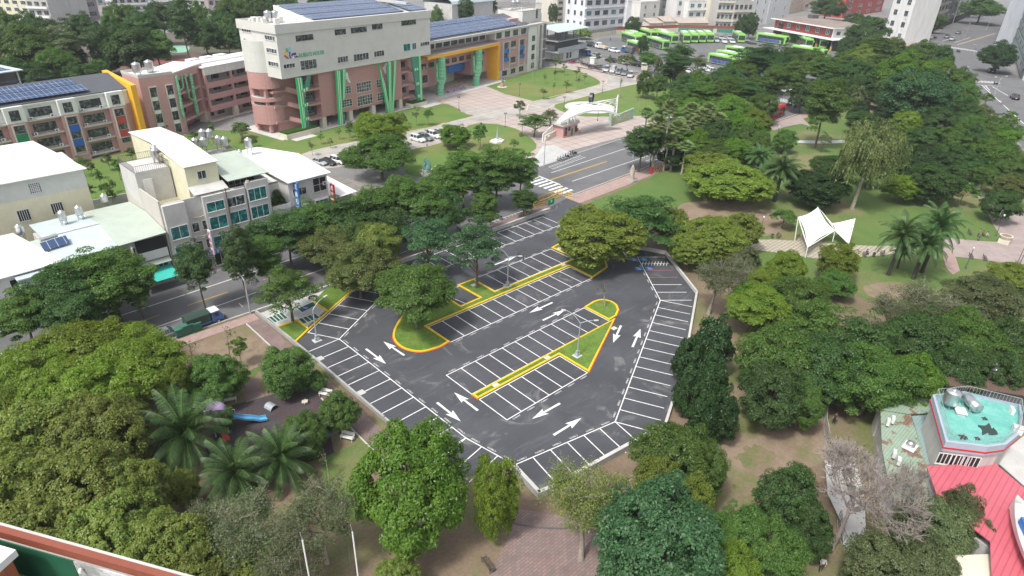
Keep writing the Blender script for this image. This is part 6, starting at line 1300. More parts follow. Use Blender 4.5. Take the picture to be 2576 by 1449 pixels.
town('arcade_building','D',(1665,322),(1935,215),5,23,(.52,.47,.40),'beige arcade building with red top band','right of the white corner tower',4,9,style='d',arcade=True,balc=(1,2,3),band=(.55,.50,.42))
town('arcade_building','D',(1940,213),(2020,182),8,26,(.15,.15,.15),'dark arcade building','along the far street',5,2,style='d',arcade=True)
town('arcade_building','D',(2025,180),(2150,125),8,22,(.66,.65,.62),'white arcade building','along the far street',4,3,arcade=True)
# red top band of the arcade building
tR = town('apartment_tower','D',(2440,175),(2345,350),26,60,(.42,.44,.48),'tall grey blank walled tower','at the right edge of the photo',14,2,style='d',ww=2)
tR2 = town('apartment_tower','D',(2480,345),(2560,620),26,60,(.40,.42,.42),'tall apartment tower with green balconies','at the right edge of the photo',12,6,style='d',balc=(1,2,3,4,5,6,7,8),ww=2.5,band=(.25,.33,.30))
q=W('D',1655,325); FA=Frame((q.x,q.y),tR.F.deg); 
tA = [b for b in bpy.data.objects if b.name.startswith('arcade_building')][0]
mb = MB(); mb.box(-.3,(W('D',1665,322)-W('D',1935,215)).length,-1.4,.2,21.0,24.2); o_=mb.build('red_top_band', M['red'], tA)
for i,(x,cc,tx) in enumerate(((1690,(.6,.62,.66),'婦幼牙科醫院'),(1885,(.6,.6,.62),'診所大藥局'),(2070,(.35,.32,.4),'補習班'))):
    p=W('D',x,300-(x-1690)*.5); t=thing('street_sign_tower',tuple(p),radians(20),None,'sign','hanging shop signs'); reg(t,'tall upright shop sign','on the arcade buildings'); mb=MB(); mb.box(-1.4,1.4,-.3,.3,7,19); mb.build('board', plain('signboard%d'%i,cc,.6), t)
    for j,ch in enumerate(tx): o=put('lettering', text(ch,1.9,M['blue'],ext=.02,bold=.04), t, (0,-.34,17.8-j*1.95)); o.rotation_euler=(pi/2,0,0)
w_ = 'beyond the grove behind the school'
for (k,p0,p1,dep,h,col,ds,fl,by,bl) in (('A',(0,190),(330,215),12,11,(.62,.60,.45),'pale low house',3,4,()),('A',(330,260),(545,270),30,13,Gg,'long grey townhouse',3,3,(1,2)),('A',(580,235),(1010,180),16,15,(.30,.25,.27),'mauve tiled building with curved parapet',3,3,()),
    ('A',(1150,130),(1500,115),14,17,(.55,.54,.55),'white townhouse row',4,5,(1,2,3)),('A',(1505,115),(1900,100),14,16,(.52,.51,.52),'grey townhouse row',3,5,(1,2,3)),('A',(1905,130),(2150,145),14,16,(.58,.56,.54),'cream townhouse row',4,4,(1,2,3)),('A',(2120,175),(2300,170),14,16,(.34,.28,.29),'mauve townhouse row',3,3,()),('A',(0,60),(250,55),14,14,(.5,.48,.44),'far cream house',3,3,(1,2)),('A',(300,90),(560,80),16,15,(.46,.44,.42),'far grey house',3,3,(1,2)),('A',(720,60),(1050,45),14,14,(.66,.65,.62),'far white house',4,5,(1,2)),
    ('A',(1100,40),(1500,30),14,20,(.58,.57,.56),'far pale house row',4,5,(1,2,3)),('A',(1520,30),(2000,20),14,20,(.50,.49,.50),'far grey house row',4,5,(1,2,3)),('A',(2010,30),(2400,20),14,20,(.55,.50,.47),'far tan house row',4,5,(1,2,3))):
    town('townhouse',k,p0,p1,dep,h,col,ds,w_,fl,by,style='d',balc=bl,shed=.6 if by > 3 else None)
w_ = 'behind the right wing of the school'
town('apartment_block','B',(2400,115),(2640,95),16,16,(.42,.41,.42),'grey concrete apartment block',w_,4,4,style='d',balc=(1,2,3)); town('apartment_block','C',(70,110),(330,85),14,20,(.45,.44,.43),'long grey apartment block',w_,5,6,style='d',balc=(1,2,3,4)); town('apartment_block','C',(880,140),(960,135),14,20,(.60,.58,.55),'pale apartment block',w_,5,2)
w_ = 'on the skyline'
for i in range(16):
    x = 60+i*165; y = -34-8*(i%3); c_ = random.choice([W_,Cc,Gg,(.58,.57,.55),(.66,.66,.66),(.45,.40,.38)])
    if x > 2300: continue
    town('far_building','V',(x,y),(x+110+(i*37)%50,y-3),30,22+(i*7)%18,c_,'far '+{0:'pale',1:'cream',2:'grey'}[i%3]+' building',w_,6,6,style='d',ww=3,parapet=False)
# depot building: brick, two storeys, open bus bays under a white canopy
q0 = W('D',555,212,5.8); q1 = W('D',1100,312,5.8); fd = Frame(q0[:2], math.degrees(atan2(q1.y-q0.y,q1.x-q0.x))); Ld = (q1-q0).length
bd = bld('depot_building', fd, 'two storey brick bus depot building', 'with weathered flat roof')
qr = fd.top('D',1200,172,11.2); dd = max(20, min(42, qr[1]))
mb = MB(); mb.box(3,Ld-7,6,dd,5.9,10.7); bd.part('upper_wall', mb, plain('dark_red_brick', (.22,.045,.04), .8,.15)); mb = MB(); mb.box(Ld-7,Ld-6.6,5.9,dd,5.9,10.7); bd.part('white_end', mb, M['white'])
mb = MB(); mb.box(1,Ld-5,4,dd+1,10.7,11.2); bd.part('roof_edge', mb, M['white']); mb = MB(); mb.box(1.7,Ld-5.7,4.7,dd+.4,11.2,11.3); bd.part('flat_roof', mb, plain('weathered_brown_roof', (.25,.20,.17), .9,.35,.15))
mb = MB(); mb.box(4,8,dd-8,dd-3,11.3,13.3); bd.part('roof_hut', mb, M['dgrey'])
mb = MB(); mb.box(0,Ld,0,dd,5.5,5.89); bd.part('canopy', mb, M['white']); mb = MB(); mb.box(3,13,6,dd,0,5.5); bd.part('brick_lower_wall', mb, plain('red_brick_lower', (.20,.05,.045), .8,.15)); mb = MB(); mb.box(13,20,3,dd,0,5.5); bd.part('green_door', mb, plain('leaf_green_panel',(.16,.45,.05),.6,.1))
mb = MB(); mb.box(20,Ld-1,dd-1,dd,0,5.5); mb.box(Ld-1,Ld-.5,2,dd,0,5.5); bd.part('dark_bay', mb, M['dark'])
hz = plain('hazard_post', (.6,.4,.02), .6,.1)
for i in range(4): x = 21+i*(Ld-22.5)/3; mb = MB(); mb.box(x-.35,x+.35,1,1.7,0,2.4); bd.part('bay_post_foot', mb, hz); mb = MB(); mb.box(x-.3,x+.3,1.05,1.65,2.4,5.5); bd.part('bay_post', mb, M['dgrey'])
for i in range(6): bd.win(7+i*(Ld-16)/5.2,5.99,7.4,2.2,2.2,style='t' if i%2 else 'w',nx=2)
for i in range(3): bd.win(Ld-6.6,10+i*8,7.4,3,1.8,'r',nx=3)
mb = MB(); mb.box(6,10,5.9,6,5.95,8.6); bd.part('balcony_door', mb, M['dark'])
# depot wall
wa = [W('C',*p) for p in ((1290,385),(1560,345),(2180,322),(2560,330))]+[W('D',420,258)]
tw = thing('depot_wall', (0,0,0), 0, 'long low wall with rusty mesh top behind the parked green buses', 'wall')
mb = MB(); mb2 = MB(); mb3 = MB()
for i,(a,b) in enumerate(zip(wa,wa[1:])): mb.bar((a.x,a.y,1.2),(b.x,b.y,1.2),.4,2.4); (mb3 if 1<=i else mb2).bar((a.x,a.y,3.3),(b.x,b.y,3.3),.15,1.8)
mb.build('base', M['cream'], tw); mb2.build('mesh_top', M['rail'], tw); mb3.build('rusty_panel_top', plain('rusty_panel',(.28,.09,.06),.9,.3), tw)
mb = MB(); a,b = wa[2],wa[4]; mb.bar((a.x,a.y-.4,1.3),(b.x,b.y-.6,1.3),.1,2.2); mb.build('green_netting', plain('green_netting',(.03,.28,.20),.8,.2), tw)
w_ = 'behind the depot wall'
for k,p0,p1,h,c in (('C',(1890,300),(2020,298),5,'roofblue'),('C',(2030,300),(2160,298),6,'roofgrey'),('C',(2180,306),(2480,304),5.5,'cream')):
    a=W(k,*p0); c1=W(k,*p1); F=Frame((a.x,a.y),math.degrees(atan2(c1.y-a.y,c1.x-a.x))); b=bld('lean_to',F,'low shack with sheet roof',w_,'shed'); L0=(c1-a).length; mb=MB(); mb.box(0,L0,0,8,0,h-1); b.part('wall',mb,M['cream']); mb=MB(); mb.slab((-.5,-1,h-1),(L0+.5,-1,h-1),(L0+.5,8,h+1.2),(-.5,8,h+1.2),.15); b.part('roof',mb,plain('rusted_sheet_roof',(.42,.36,.31),.8,.3))
# ================================================================ lower right: turquoise roofed building, sheet roofs, pink roof
M['turq'] = groundmat('turquoise_waterproofing', (.12,.38,.33), (.17,.45,.39), (.10,.30,.26), s=.5, fine=.12)
zq = 8.1
def MP(x,y,z): return W('M',x,y,z)
R0 = [MP(x,y,zq) for x,y in ((1530,330),(1610,610),(1850,640),(1960,625),(2040,560),(2060,460),(2050,390),(1860,345),(1720,310))]
cen = R0[0]; bt2 = Bld('roof_terrace_building', Frame((cen.x,cen.y),0), 'white building with turquoise roof terrace', 'beside the pink roof at the lower right')
loc = lambda P: [(p.x-cen.x, p.y-cen.y) for p in P]
mb = MB(); mb.prism(loc(R0), 0, zq-.3); bt2.part('wall', mb, plain('stained_white_wall', (.52,.50,.48), .8, .25, .4, streak=True))
mb = MB(); mb.prism(loc(R0), zq-.28, zq); bt2.part('terrace', mb, M['turq'])
rr = ccw(loc(R0)); oo = offset(rr, -.25); n = len(rr); mb = MB()
for i in range(n):
    q = [oo[i],oo[(i+1)%n],rr[(i+1)%n],rr[i]]; mb.add([(p[0],p[1],zq-.85) for p in q]+[(p[0],p[1],zq+.3) for p in q],[(0,1,5,4),(2,3,7,6),(4,5,6,7),(3,2,1,0)])
bt2.part('parapet', mb, plain('pale_blue_parapet',(.36,.43,.50),.6,.1))
mb = MB()
for i in range(n): q=[oo[i],oo[(i+1)%n]]; a=Vector((q[0][0],q[0][1],zq-.45)); b=Vector((q[1][0],q[1][1],zq-.45)); nn=Vector(((b-a).y,-(b-a).x,0)).normalized()*.03; mb.bar(a+nn,b+nn,.06,.16)
bt2.part('red_stripe', mb, M['red'])
mb = MB(); railing(mb, [(p[0],p[1],zq+.3) for p in rr+[rr[0]]], .9,.3,0,.025); bt2.part('railing', mb, M['pole'])
mb = MB()
for x,y,r_ in ((1865,530,1.0),(1710,575,.5),(1845,460,.35),(1800,585,.35)): 
    p=MP(x,y,zq); mb.sheet([(p.x-cen.x+r_*(1+.35*sin(5*a)+.2*sin(9*a))*cos(a),p.y-cen.y+r_*.7*(1+.3*cos(4*a))*sin(a)) for a in [j*.3 for j in range(21)]], zq+.01)
bt2.part('damp_patch', mb, plain('damp_patch',(.03,.05,.045),.7,.3))
for k_ in (0.15,.5,.8):
    a,b = Vector(oo[1]) if False else Vector(loc([R0[1]])[0]), Vector(loc([R0[2]])[0]); p=a.lerp(b,k_); ang=atan2((b-a).y,(b-a).x); o=put('window', winmesh(1.6,1.2,'b',4,1), bt2.o, (p.x+.02*sin(ang),p.y-.02*cos(ang),zq-2.6), ang)
tank(MP(1612,385,zq), 'large upright steel tank', 'on the turquoise roof', sc=.95)
t = thing('water_tank', MP(1750,395,zq), radians(50), 'horizontal ribbed steel tank lying on the turquoise roof', 'water tank'); mb = MB(); mb.tube([(-1,0,.75),(-.95,0,.75),(.95,0,.75),(1,0,.75)],[.3,.55,.55,.3],16); mb.build('barrel', M['steel'], t); mb=MB(); mb.box(-.6,-.5,-.5,.5,0,.4); mb.box(.5,.6,-.5,.5,0,.4); mb.build('cradle', M['rail'], t)
t = thing('roof_hatch', MP(1688,425,zq), .5, 'small pale hatch on the turquoise roof', 'hatch'); mb = MB(); mb.box(-.5,.5,-.4,.4,0,.3); mb.build('curb', M['lgrey'], t); mb=MB(); mb.box(-.6,.6,-.5,.5,.3,.38); mb.build('lid', M['white'], t)
t = thing('air_conditioner', MP(2000,420,zq), .5, 'rusty air conditioner on the turquoise roof corner', 'air conditioner'); put('case', ACM, t)
t = thing('crate', MP(2045,545,zq), .3, 'white box on the turquoise roof edge', 'box'); mb=MB(); mb.box(-.4,.4,-.4,.4,0,.6); mb.build('box_body', M['white'], t); mb=MB(); mb.box(-.43,.43,-.43,.43,.6,.68); mb.build('lid', M['lgrey'], t)
def sheetroof(name, pts, z, mat, desc, where, th=.12, wallmat='lgrey'):
    zs = z if hasattr(z,'__len__') else [z]*len(pts); P = [MP(x,y,zz) for (x,y),zz in zip(pts,zs)]; c_ = P[0]; F = Frame((c_.x,c_.y),0); b = Bld(name, F, desc, where); Q = [(p.x-c_.x,p.y-c_.y) for p in P]
    mb = MB(); n = len(Q); a = sum(Q[i][0]*Q[(i+1)%n][1]-Q[(i+1)%n][0]*Q[i][1] for i in range(n))
    if a < 0: Q = Q[::-1]; zs = list(zs)[::-1]
    mb.add([(q[0],q[1],zz) for q,zz in zip(Q,zs)]+[(q[0],q[1],zz-th) for q,zz in zip(Q,zs)], [tuple(range(n)),tuple(range(n,2*n))[::-1]]+[(i,n+i,n+(i+1)%n,(i+1)%n) for i in range(n)]); b.part('roof', mb, mat)
    inn = offset(Q,.35); mb = MB(); mb.prism(inn,0,min(zs)-th-.05); b.part('wall', mb, M[wallmat]); return b
gr = ribbed('rusting_green_sheet', (.29,.38,.29), .28, 1, .6, rust=(.20,.10,.07), dark=.6); gr2 = ribbed('blue_green_sheet', (.27,.37,.36), .28, 1, .6, dark=.7); pk = ribbed('pink_metal_roof', (.55,.12,.155), .5, 1, .5, dark=.62)
sheetroof('green_roofed_shed', ((1180,310),(1335,300),(1500,340),(1515,420),(1380,430),(1190,400)), 4.2, gr, 'low shed with rusting pale green sheet roof', 'behind the bare tree')
sheetroof('green_roofed_shed', ((1190,405),(1380,432),(1480,745),(1490,980),(1260,960),(1200,640)), 4.0, gr, 'long shed with pale green sheet roof', 'between the bare tree and the white terrace building')
sheetroof('green_roofed_shed', ((1382,430),(1516,425),(1590,740),(1482,750)), 3.8, gr2, 'narrow shed with blue green sheet roof', 'against the white terrace building')
pr_ = sheetroof('pink_roofed_building', ((1480,755),(1760,745),(1900,730),(2100,900),(2300,1300),(2200,1470),(1890,1470),(1880,1230),(1560,980)), [5.6,5.6,5.6,5.0,4.6,4.6,5.0,5.4,5.6], pk, 'building with a bright pink metal roof', 'in the lower right corner')
sheetroof('stone_terrace_building', ((1930,735),(2000,640),(2100,560),(2200,600),(2200,920),(2105,890)), 4.4, M['lgrey'], 'pale curved terrace', 'right of the pink roof')
sheetroof('annex_roof', ((1640,1320),(1885,1310),(1895,1470),(1650,1470)), 4.6, M['cream'], 'cream flat roofed annex', 'left of the pink roof bottom')
sheetroof('brown_roofed_house', ((1600,100),(1900,60),(2100,200),(2200,330),(1910,285),(1600,250)), 5.0, tiled('brown_roof_tiles', (.16,.10,.075), (.07,.05,.04), .35,.25,.03,.9,.2,True,.3,.5), 'brown tiled roof', 'under the trees above the turquoise roof', wallmat='dgrey')
sheetroof('concrete_yard_roof', ((840,720),(1030,700),(1090,960),(1100,1210),(960,1270),(940,1100),(860,930)), .5, M['lgrey'], 'low concrete platform', 'under the leafless tree')
mb = MB()
for a in ((MP(840,430,.6),MP(830,520,.6),MP(850,620,.6)),(MP(920,1100,.6),MP(925,1200,.6),MP(960,1300,.6))):
    for p,q in zip(a,a[1:]): mb.bar(p,q,.1,.1)
t = thing('trellis', MP(850,430,0), 0, 'rusty trellis fence by the bare ground at the lower right', 'fence'); 
m2 = MB()
for a in (((840,430),(832,520),(850,620)),((918,1100),(925,1200),(960,1290))):
    P=[MP(x,y,.0)-t.location for x,y in a]
    m2=MB(); railing(m2,[tuple(p) for p in P],1.6,.55,0,.06); m2.build('bars', M['rail'], t)
for x,y in ((1255,475),(1225,490),(1262,690),(1290,735)): t = put('air_conditioner', ACM, None, MP(x,y,4.2), .3); tag(t,None,'air conditioner','air conditioners on the green sheds'); reg(t,'white air conditioner','on the pale green sheet roof')
t = thing('roof_ventilator', MP(1375,635,4.1), 0, 'shiny turbine ventilator on the pale green sheet roof', 'ventilator'); mb=MB(); mb.box(-.8,.8,-.6,.6,0,.08); mb.build('base', M['white'], t); mb=MB(); mb.lathe((0,0,.08),[(.3,0),(.45,.25),(.4,.5),(.1,.62)],14); mb.build('turbine', M['steel'], t)
for x,y in ((1920,165),(1915,120)): t = thing('roof_ventilator', MP(x,y,6.0), 0, None, 'ventilator','brown roof vents'); reg(t,'round steel vent cap','on the brown tiled roof'); mb=MB(); mb.box(-.5,.5,-.5,.5,-1.2,.0); mb.build('base', M['bark'], t); mb=MB(); mb.lathe((0,0,0),[(.5,0),(.7,.2),(.3,.5)],12); mb.build('cap', M['steel'], t)
# boat on the pink roof corner
t = thing('boat', MP(2110,1300,4.6), radians(-58), 'white and blue boat hull resting by the pink roof, cut by the right edge', 'boat'); mb = MB(); L0=9; vs=[]; n=14
for i in range(n+1):
    s=i/n; w0=1.7*sin(pi*min(.98,s*.6+.4))**.8*(1 if s < .95 else .4) if s<1 else .05; y=-L0/2+L0*s
    for (a,z) in ((-w0,1.9+.5*s*s),(-w0*.7,.8),(0,.3),(w0*.7,.8),(w0,1.9+.5*s*s)): vs.append((a,y,z))
mb.add(vs,[(i*5+j,i*5+j+1,(i+1)*5+j+1,(i+1)*5+j)[::-1] for i in range(n) for j in range(4)]+[(0,1,2,3,4)],0); mb.build('hull', M['white'], t)
mb = MB(); mb.add([(vs[i*5+j][0]*.9,vs[i*5+j][1],vs[i*5][2]-.35) for i in range(n) for j in (0,4)],[(2*i,2*i+1,2*i+3,2*i+2) for i in range(n-1)]); mb.build('deck', M['lgrey'], t); mb = MB(); mb.box(-.8,.8,-2,1.5,1.5,2.5); mb.build('cabin', M['blue'], t)
# ================================================================ near roof parapet, lower left
zp = 37.0
A0, A1 = W('V',-40,1312,zp), W('V',520,1468,zp); C_ = Frame((A0.x,A0.y), math.degrees(atan2(A1.y-A0.y,A1.x-A0.x))); Lp = (A1-A0).length
pb = Bld('rooftop_parapet', C_, 'near rooftop with red tile coping and green inner wall', 'in the bottom left corner')
w0 = abs(C_.top('V',200,1388,zp)[1]-C_.top('V',212,1415,zp)[1])
print('parapet width', w0, Lp)
mb = MB(); mb.box(-3,Lp+2,0,.08,zp-.3,zp+.02); mb.box(-3,Lp+2,-.2,.06,zp-9,zp-.3); pb.part('wall', mb, M['lgrey'])
mb = MB(); mb.box(-3,Lp+2,-.16,-.001,zp-.2,zp+.04); pb.part('tile_coping', mb, tiled('red_coping_tiles',(.30,.075,.04),(.20,.07,.05),.05,2.0,.012,.5,.15,True,.15))
mb = MB(); sp_ = C_.on('V',180,1400,-.2)[0]; mb.box(-3,sp_,-.23,-.201,zp-1.35,zp-.2); pb.part('green_inner_wall', mb, plain('dark_green_waterproofing',(.012,.10,.05),.6,.25,1.5)); mb = MB(); mb.box(sp_+.02,Lp+2,-.23,-.201,zp-1.35,zp-.2); pb.part('peeling_white_wall', mb, groundmat('peeling_paint',(.62,.62,.62),(.30,.30,.29),s=1.6,fine=.1))
mb = MB(); mb.box(-3,Lp+2,-7,-.24,zp-1.5,zp-1.35); pb.part('terrace', mb, groundmat('worn_green_terrace',(.06,.17,.12),(.17,.15,.12),(.05,.035,.025),s=.9,fine=.15))
mb = MB(); mb.lathe((sp_+.25,-.3,zp-.4),[(.05,0),(.05,.06),(.03,.1)],10); pb.part('pipe_cap', mb, M['white'])
q = C_.top('V',15,1400,zp+.1); mb = MB(); mb.box(q[0]-1.5,q[0]+.25,q[1]-.5,q[1]+.1,zp+.3-.2,zp+.3); pb.part('pillar_cap', mb, M['white']); mb = MB(); mb.box(q[0]-1.4,q[0]+.1,q[1]-.45,q[1]+.02,zp-1.35,zp+.1); pb.part('brick_pillar', mb, tiled('orange_brick_tiles',(.50,.13,.05),(.2,.1,.08),.24,.08,.015,.6,.2))
def mast(u0,v0,u1,v1,z, desc):
    a = W('V',u1,v1,z); t = thing('antenna_mast', (a.x,a.y,z-5), 0, desc, 'antenna'); mb = MB(); mb.tube([(0,0,-9),(0,0,4.8)],.014,8); mb.build('pole', M['white'], t); mb = MB(); mb.tube([(0,0,4.8),(-.02,0,5)],.006,5); mb.build('tip', M['pole'], t)
    mb = MB()
    for z_ in (1.2,2.6,3.9): mb.bar((-.12,0,z_),(-.1,0,z_+.6),.01)
    mb.build('bracket', M['dgrey'], t)
mast(755,1449,757,1338,41,'white antenna mast in front of the sparse trees, left of the pair'); mast(887,1449,884,1318,41,'white antenna mast in front of the big round tree, right of the pair')
# ================================================================ vehicles
def loft(mb, secs, m=0):
    """secs: list of (x, [(y,z)...]) closed rings"""
    n = len(secs[0][1]); vs = [(x,y,z) for x,r in secs for y,z in r]
    fs = [(i*n+j, i*n+(j+1)%n, (i+1)*n+(j+1)%n, (i+1)*n+j) for i in range(len(secs)-1) for j in range(n)]
    mb.add(vs, fs+[tuple(range(n))[::-1], tuple(range((len(secs)-1)*n, len(secs)*n))], m); return mb
def wheelmesh(r=.32, w=.22):
    mb = MB(); mb.tube([(0,-w/2,0),(0,w/2,0)], r, 14, 0, smooth=False); mb.tube([(0,-w/2-.01,0),(0,w/2+.01,0)], r*.6, 10, 1, smooth=False); return mb.mesh('wheel', [M['black'], M['steel']])
WHL = wheelmesh(); WHB = wheelmesh(.5,.3); WHS = wheelmesh(.24,.1)
M['lamp_red'] = plain('tail_lamp_red', (.45,.02,.02), .3); M['lamp_clear'] = plain('head_lamp', (.75,.75,.72), .2); M['carglass'] = glassm('car_glass', (.03,.04,.045), .08, hi=(.08,.10,.11))
def paint(name, c): m, nt, b = newmat('car_paint_'+name); b.inputs['Base Color'].default_value = rgb(c); b.inputs['Roughness'].default_value = .28; b.inputs['Metallic'].default_value = .1; b.inputs['Coat Weight'].default_value = .5; return m
PC = {n: paint(n,c) for n,c in dict(white=(.78,.78,.77), silver=(.42,.43,.44), grey=(.16,.17,.18), black=(.015,.015,.018), blue=(.03,.13,.40), red=(.5,.02,.03), yellow=(.8,.42,.02), lime=(.26,.55,.11), dgreen=(.03,.12,.08), cream=(.7,.67,.58)).items()}
def carparts(kind):
    L, H = {'car':(4.5,1.45),'suv':(4.5,1.68),'van':(4.8,1.95)}[kind]; h = L/2; bz = .92 if kind == 'car' else 1.02
    def ring(w, z0, z1): return [(-w*.9,z0),(w*.9,z0),(w,z0+.18),(w,z1-.16),(w*.86,z1),(-w*.86,z1),(-w,z1-.16),(-w,z0+.18)]
    fz = .62 if kind != 'van' else .8
    mb = MB(); loft(mb, [(-h,ring(.68,.38,bz-.2)),(-h+.12,ring(.84,.24,bz-.04)),(-h+.7,ring(.88,.2,bz)),(0,ring(.9,.2,bz)),(h-1.3,ring(.9,.2,bz-.02)),(h-.5,ring(.86,.2,bz-.14)),(h-.1,ring(.78,.26,fz+.06)),(h,ring(.62,.36,fz-.06))])
    r0, r1 = {'car':(-1.25,.35),'suv':(-1.95,.25),'van':(-2.15,.8)}[kind]; b0, b1 = {'car':(-1.85,1.05),'suv':(-2.15,1.0),'van':(-2.3,1.5)}[kind]
    loft(mb, [(r0-.02,[(-.58,H-.07),(.58,H-.07),(.5,H),(-.5,H)]),(r1+.02,[(-.58,H-.07),(.58,H-.07),(.5,H-.02),(-.5,H-.02)])])
    for x in (b0+.05,(r0+r1)/2,r1+.0): 
        for s in (-1,1): mb.bar((x if x!=b0+.05 else b0+.1,s*.82,bz-.02),((x if x != b0+.05 else r0),s*.57,H-.05),.07)
    body = mb
    g = MB(); g.add([(b0,-.8,bz-.03),(b1,-.8,bz-.05),(b1,.8,bz-.05),(b0,.8,bz-.03),(r0,-.58,H-.06),(r1,-.58,H-.06),(r1,.58,H-.06),(r0,.58,H-.06)],[(0,1,5,4),(1,2,6,5),(2,3,7,6),(3,0,4,7),(4,5,6,7)])
    return body, g.mesh('windows', M['carglass']), L
CB = {k: carparts(k) for k in ('car','suv','van')}; CBM = {}
lm = {}
for nm, mt in (('headlight','lamp_clear'),('tail_light','lamp_red')): mb = MB(); mb.box(-.05,.05,-.16,.16,-.07,.07); lm[nm] = mb.mesh(nm, M[mt])
mb = MB(); mb.box(-.02,.02,-.2,.2,-.06,.06); lm['plate'] = mb.mesh('number_plate', M['white'])
def car(kind, col, p, hd, desc, where, group='cars'):
    key = (kind, col)
    if key not in CBM: CBM[key] = CB[kind][0].mesh('body', PC[col])
    t = thing('car' if kind != 'van' else 'van', (p[0],p[1],p[2]), radians(hd), None, 'car' if kind != 'van' else 'van', group); reg(t, desc, where); k_ = zsc(p); t.scale = (k_,k_,k_); L = CB[kind][2]
    put('body', CBM[key], t); put('windows', CB[kind][1], t)
    for x in (-L/2+.85, L/2-.85):
        for y in (-.8,.8): put('wheel', WHL, t, (x,y,.32))
    for y in (-.6,.6): put('headlight', lm['headlight'], t, (L/2-.06,y,.6)); put('tail_light', lm['tail_light'], t, (-L/2+.07,y,.72))
    put('number_plate', lm['plate'], t, (-L/2-.02,0,.55)); return t
def busparts():
    mb = MB(); L=11.5; 
    def ring(w,z0,z1): return [(-w,z0),(w,z0),(w,z1-.25),(w*.88,z1),(-w*.88,z1),(-w,z1-.25)]
    loft(mb,[(-L/2,ring(1.18,.4,2.95)),(-L/2+.15,ring(1.25,.32,3.1)),(L/2-.25,ring(1.25,.32,3.1)),(L/2,ring(1.2,.4,2.95))])
    w = MB(); w.box(-L/2+.8,L/2-1.0,-1.27,-1.251,1.5,2.5); w_r = MB(); w_r.box(-L/2+.8,L/2-1.0,1.251,1.27,1.5,2.5); w_b = MB(); w_b.box(-L/2-.02,-L/2+.0,-.9,.9,1.7,2.5)
    f = MB(); f.box(L/2-.02,L/2+.03,-1.08,1.08,1.1,2.55); d = MB(); d.box(L/2-1.6,L/2-.6,-1.285,-1.252,.45,2.4)
    pod = MB(); pod.box(-3.2,.4,-.75,.75,3.1,3.32); pod2 = MB(); pod2.box(1.6,3.6,-.7,.7,3.1,3.25)
    ad = MB(); ad.box(-L/2+.8,L/2-2.2,-1.29,-1.253,.5,1.45); ad.box(-L/2+.8,L/2-1.2,1.253,1.29,.5,1.45)
    mir = MB(); mir.box(L/2,L/2+.3,1.2,1.4,1.9,2.5); mir.box(L/2,L/2+.3,-1.4,-1.2,1.9,2.5)
    return dict(body=mb, side_windows=w.mesh('side_windows',M['carglass']), right_windows=w_r.mesh('side_windows',M['carglass']), rear_window=w_b.mesh('rear_window',M['carglass']), windscreen=f.mesh('windscreen',M['carglass']), door=d.mesh('door',M['carglass']), roof_unit=pod, hatch=pod2, mirror=mir), ad
BP, BAD = busparts(); BMS = {}
ADM = {'dark': groundmat('bus_advert_dark',(.03,.03,.035),(.16,.15,.15),(.05,.06,.10),s=.8,fine=.2), 'red': groundmat('bus_advert_red',(.12,.02,.02),(.25,.03,.03),s=.8), 'blue': groundmat('bus_advert_blue',(.03,.05,.22),(.10,.13,.32),(.25,.10,.20),s=.7), 'white': groundmat('bus_advert_white',(.55,.05,.06),(.75,.75,.75),s=.5)}
def bus(col, p, hd, desc, where, ad='dark', group='green city buses', rw='white'):
    key = (col,rw)
    if key not in BMS: BMS[key] = (BP['body'].mesh('body', PC[col]), BP['roof_unit'].mesh('roof_unit', PC[rw]), BP['hatch'].mesh('hatch', PC[col]), BP['mirror'].mesh('mirror', PC[col]))
    if ad not in BMS: BMS[ad] = BAD.mesh('side_advert', ADM[ad])
    t = thing('bus', tuple(p), radians(hd), None, 'bus', group); reg(t, desc, where); k_ = zsc(p); t.scale = (k_,k_,k_)
    for nm, me in zip(('body','roof_unit','hatch','mirror'), BMS[key]): put(nm, me, t)
    for nm in ('side_windows','right_windows','rear_window','windscreen','door'): put(nm.replace('right','side'), BP[nm], t)
    put('side_advert', BMS[ad], t)
    for x in (-3.6,3.4):
        for y in (-1.1,1.1): put('wheel', WHB, t, (x,y,.5))
    for y in (-.9,.9): put('headlight', lm['headlight'], t, (5.78,y,.75))
    return t
def hd(k, a, b): p, q = W(k,*a), W(k,*b); return math.degrees(atan2(q.y-p.y, q.x-p.x))
def scootparts():
    b = MB(); b.box(-.35,.15,-.13,.13,.3,.62); b.slab((.15,-.15,.28),(.42,-.15,.28),(.42,.15,.28),(.15,.15,.28),.05); b.slab((.42,-.17,.3),(.55,-.15,.95),(.55,.15,.95),(.42,.17,.3),.08); b.box(-.62,-.3,-.12,.12,.45,.66)
    s = MB(); s.box(-.58,.1,-.14,.14,.66,.78); h = MB(); h.tube([(.5,-.33,.98),(.52,0,1.02),(.5,.33,.98)],.025,6); h.tube([(.62,0,.3),(.5,0,1.0)],.04,6); h.tube([(.45,-.3,1.0),(.42,-.33,1.2)],.015,4); h.tube([(.45,.3,1.0),(.42,.33,1.2)],.015,4)
    return b, s.mesh('seat', M['black']), h.mesh('handlebar', M['dgrey'])
SP = scootparts(); SBM = {}
def scooter(col, p, hdg, desc, where, group='parked scooters'):
    if col not in SBM: SBM[col] = SP[0].mesh('body', PC[col])
    t = thing('scooter', tuple(p), radians(hdg), None, 'scooter', group); reg(t, desc, where); k_ = zsc(p); t.scale = (k_,k_,k_); put('body', SBM[col], t); put('seat', SP[1], t); put('handlebar', SP[2], t)
    for x in (-.55,.66): put('wheel', WHS, t, (x,0,.24))
    return t
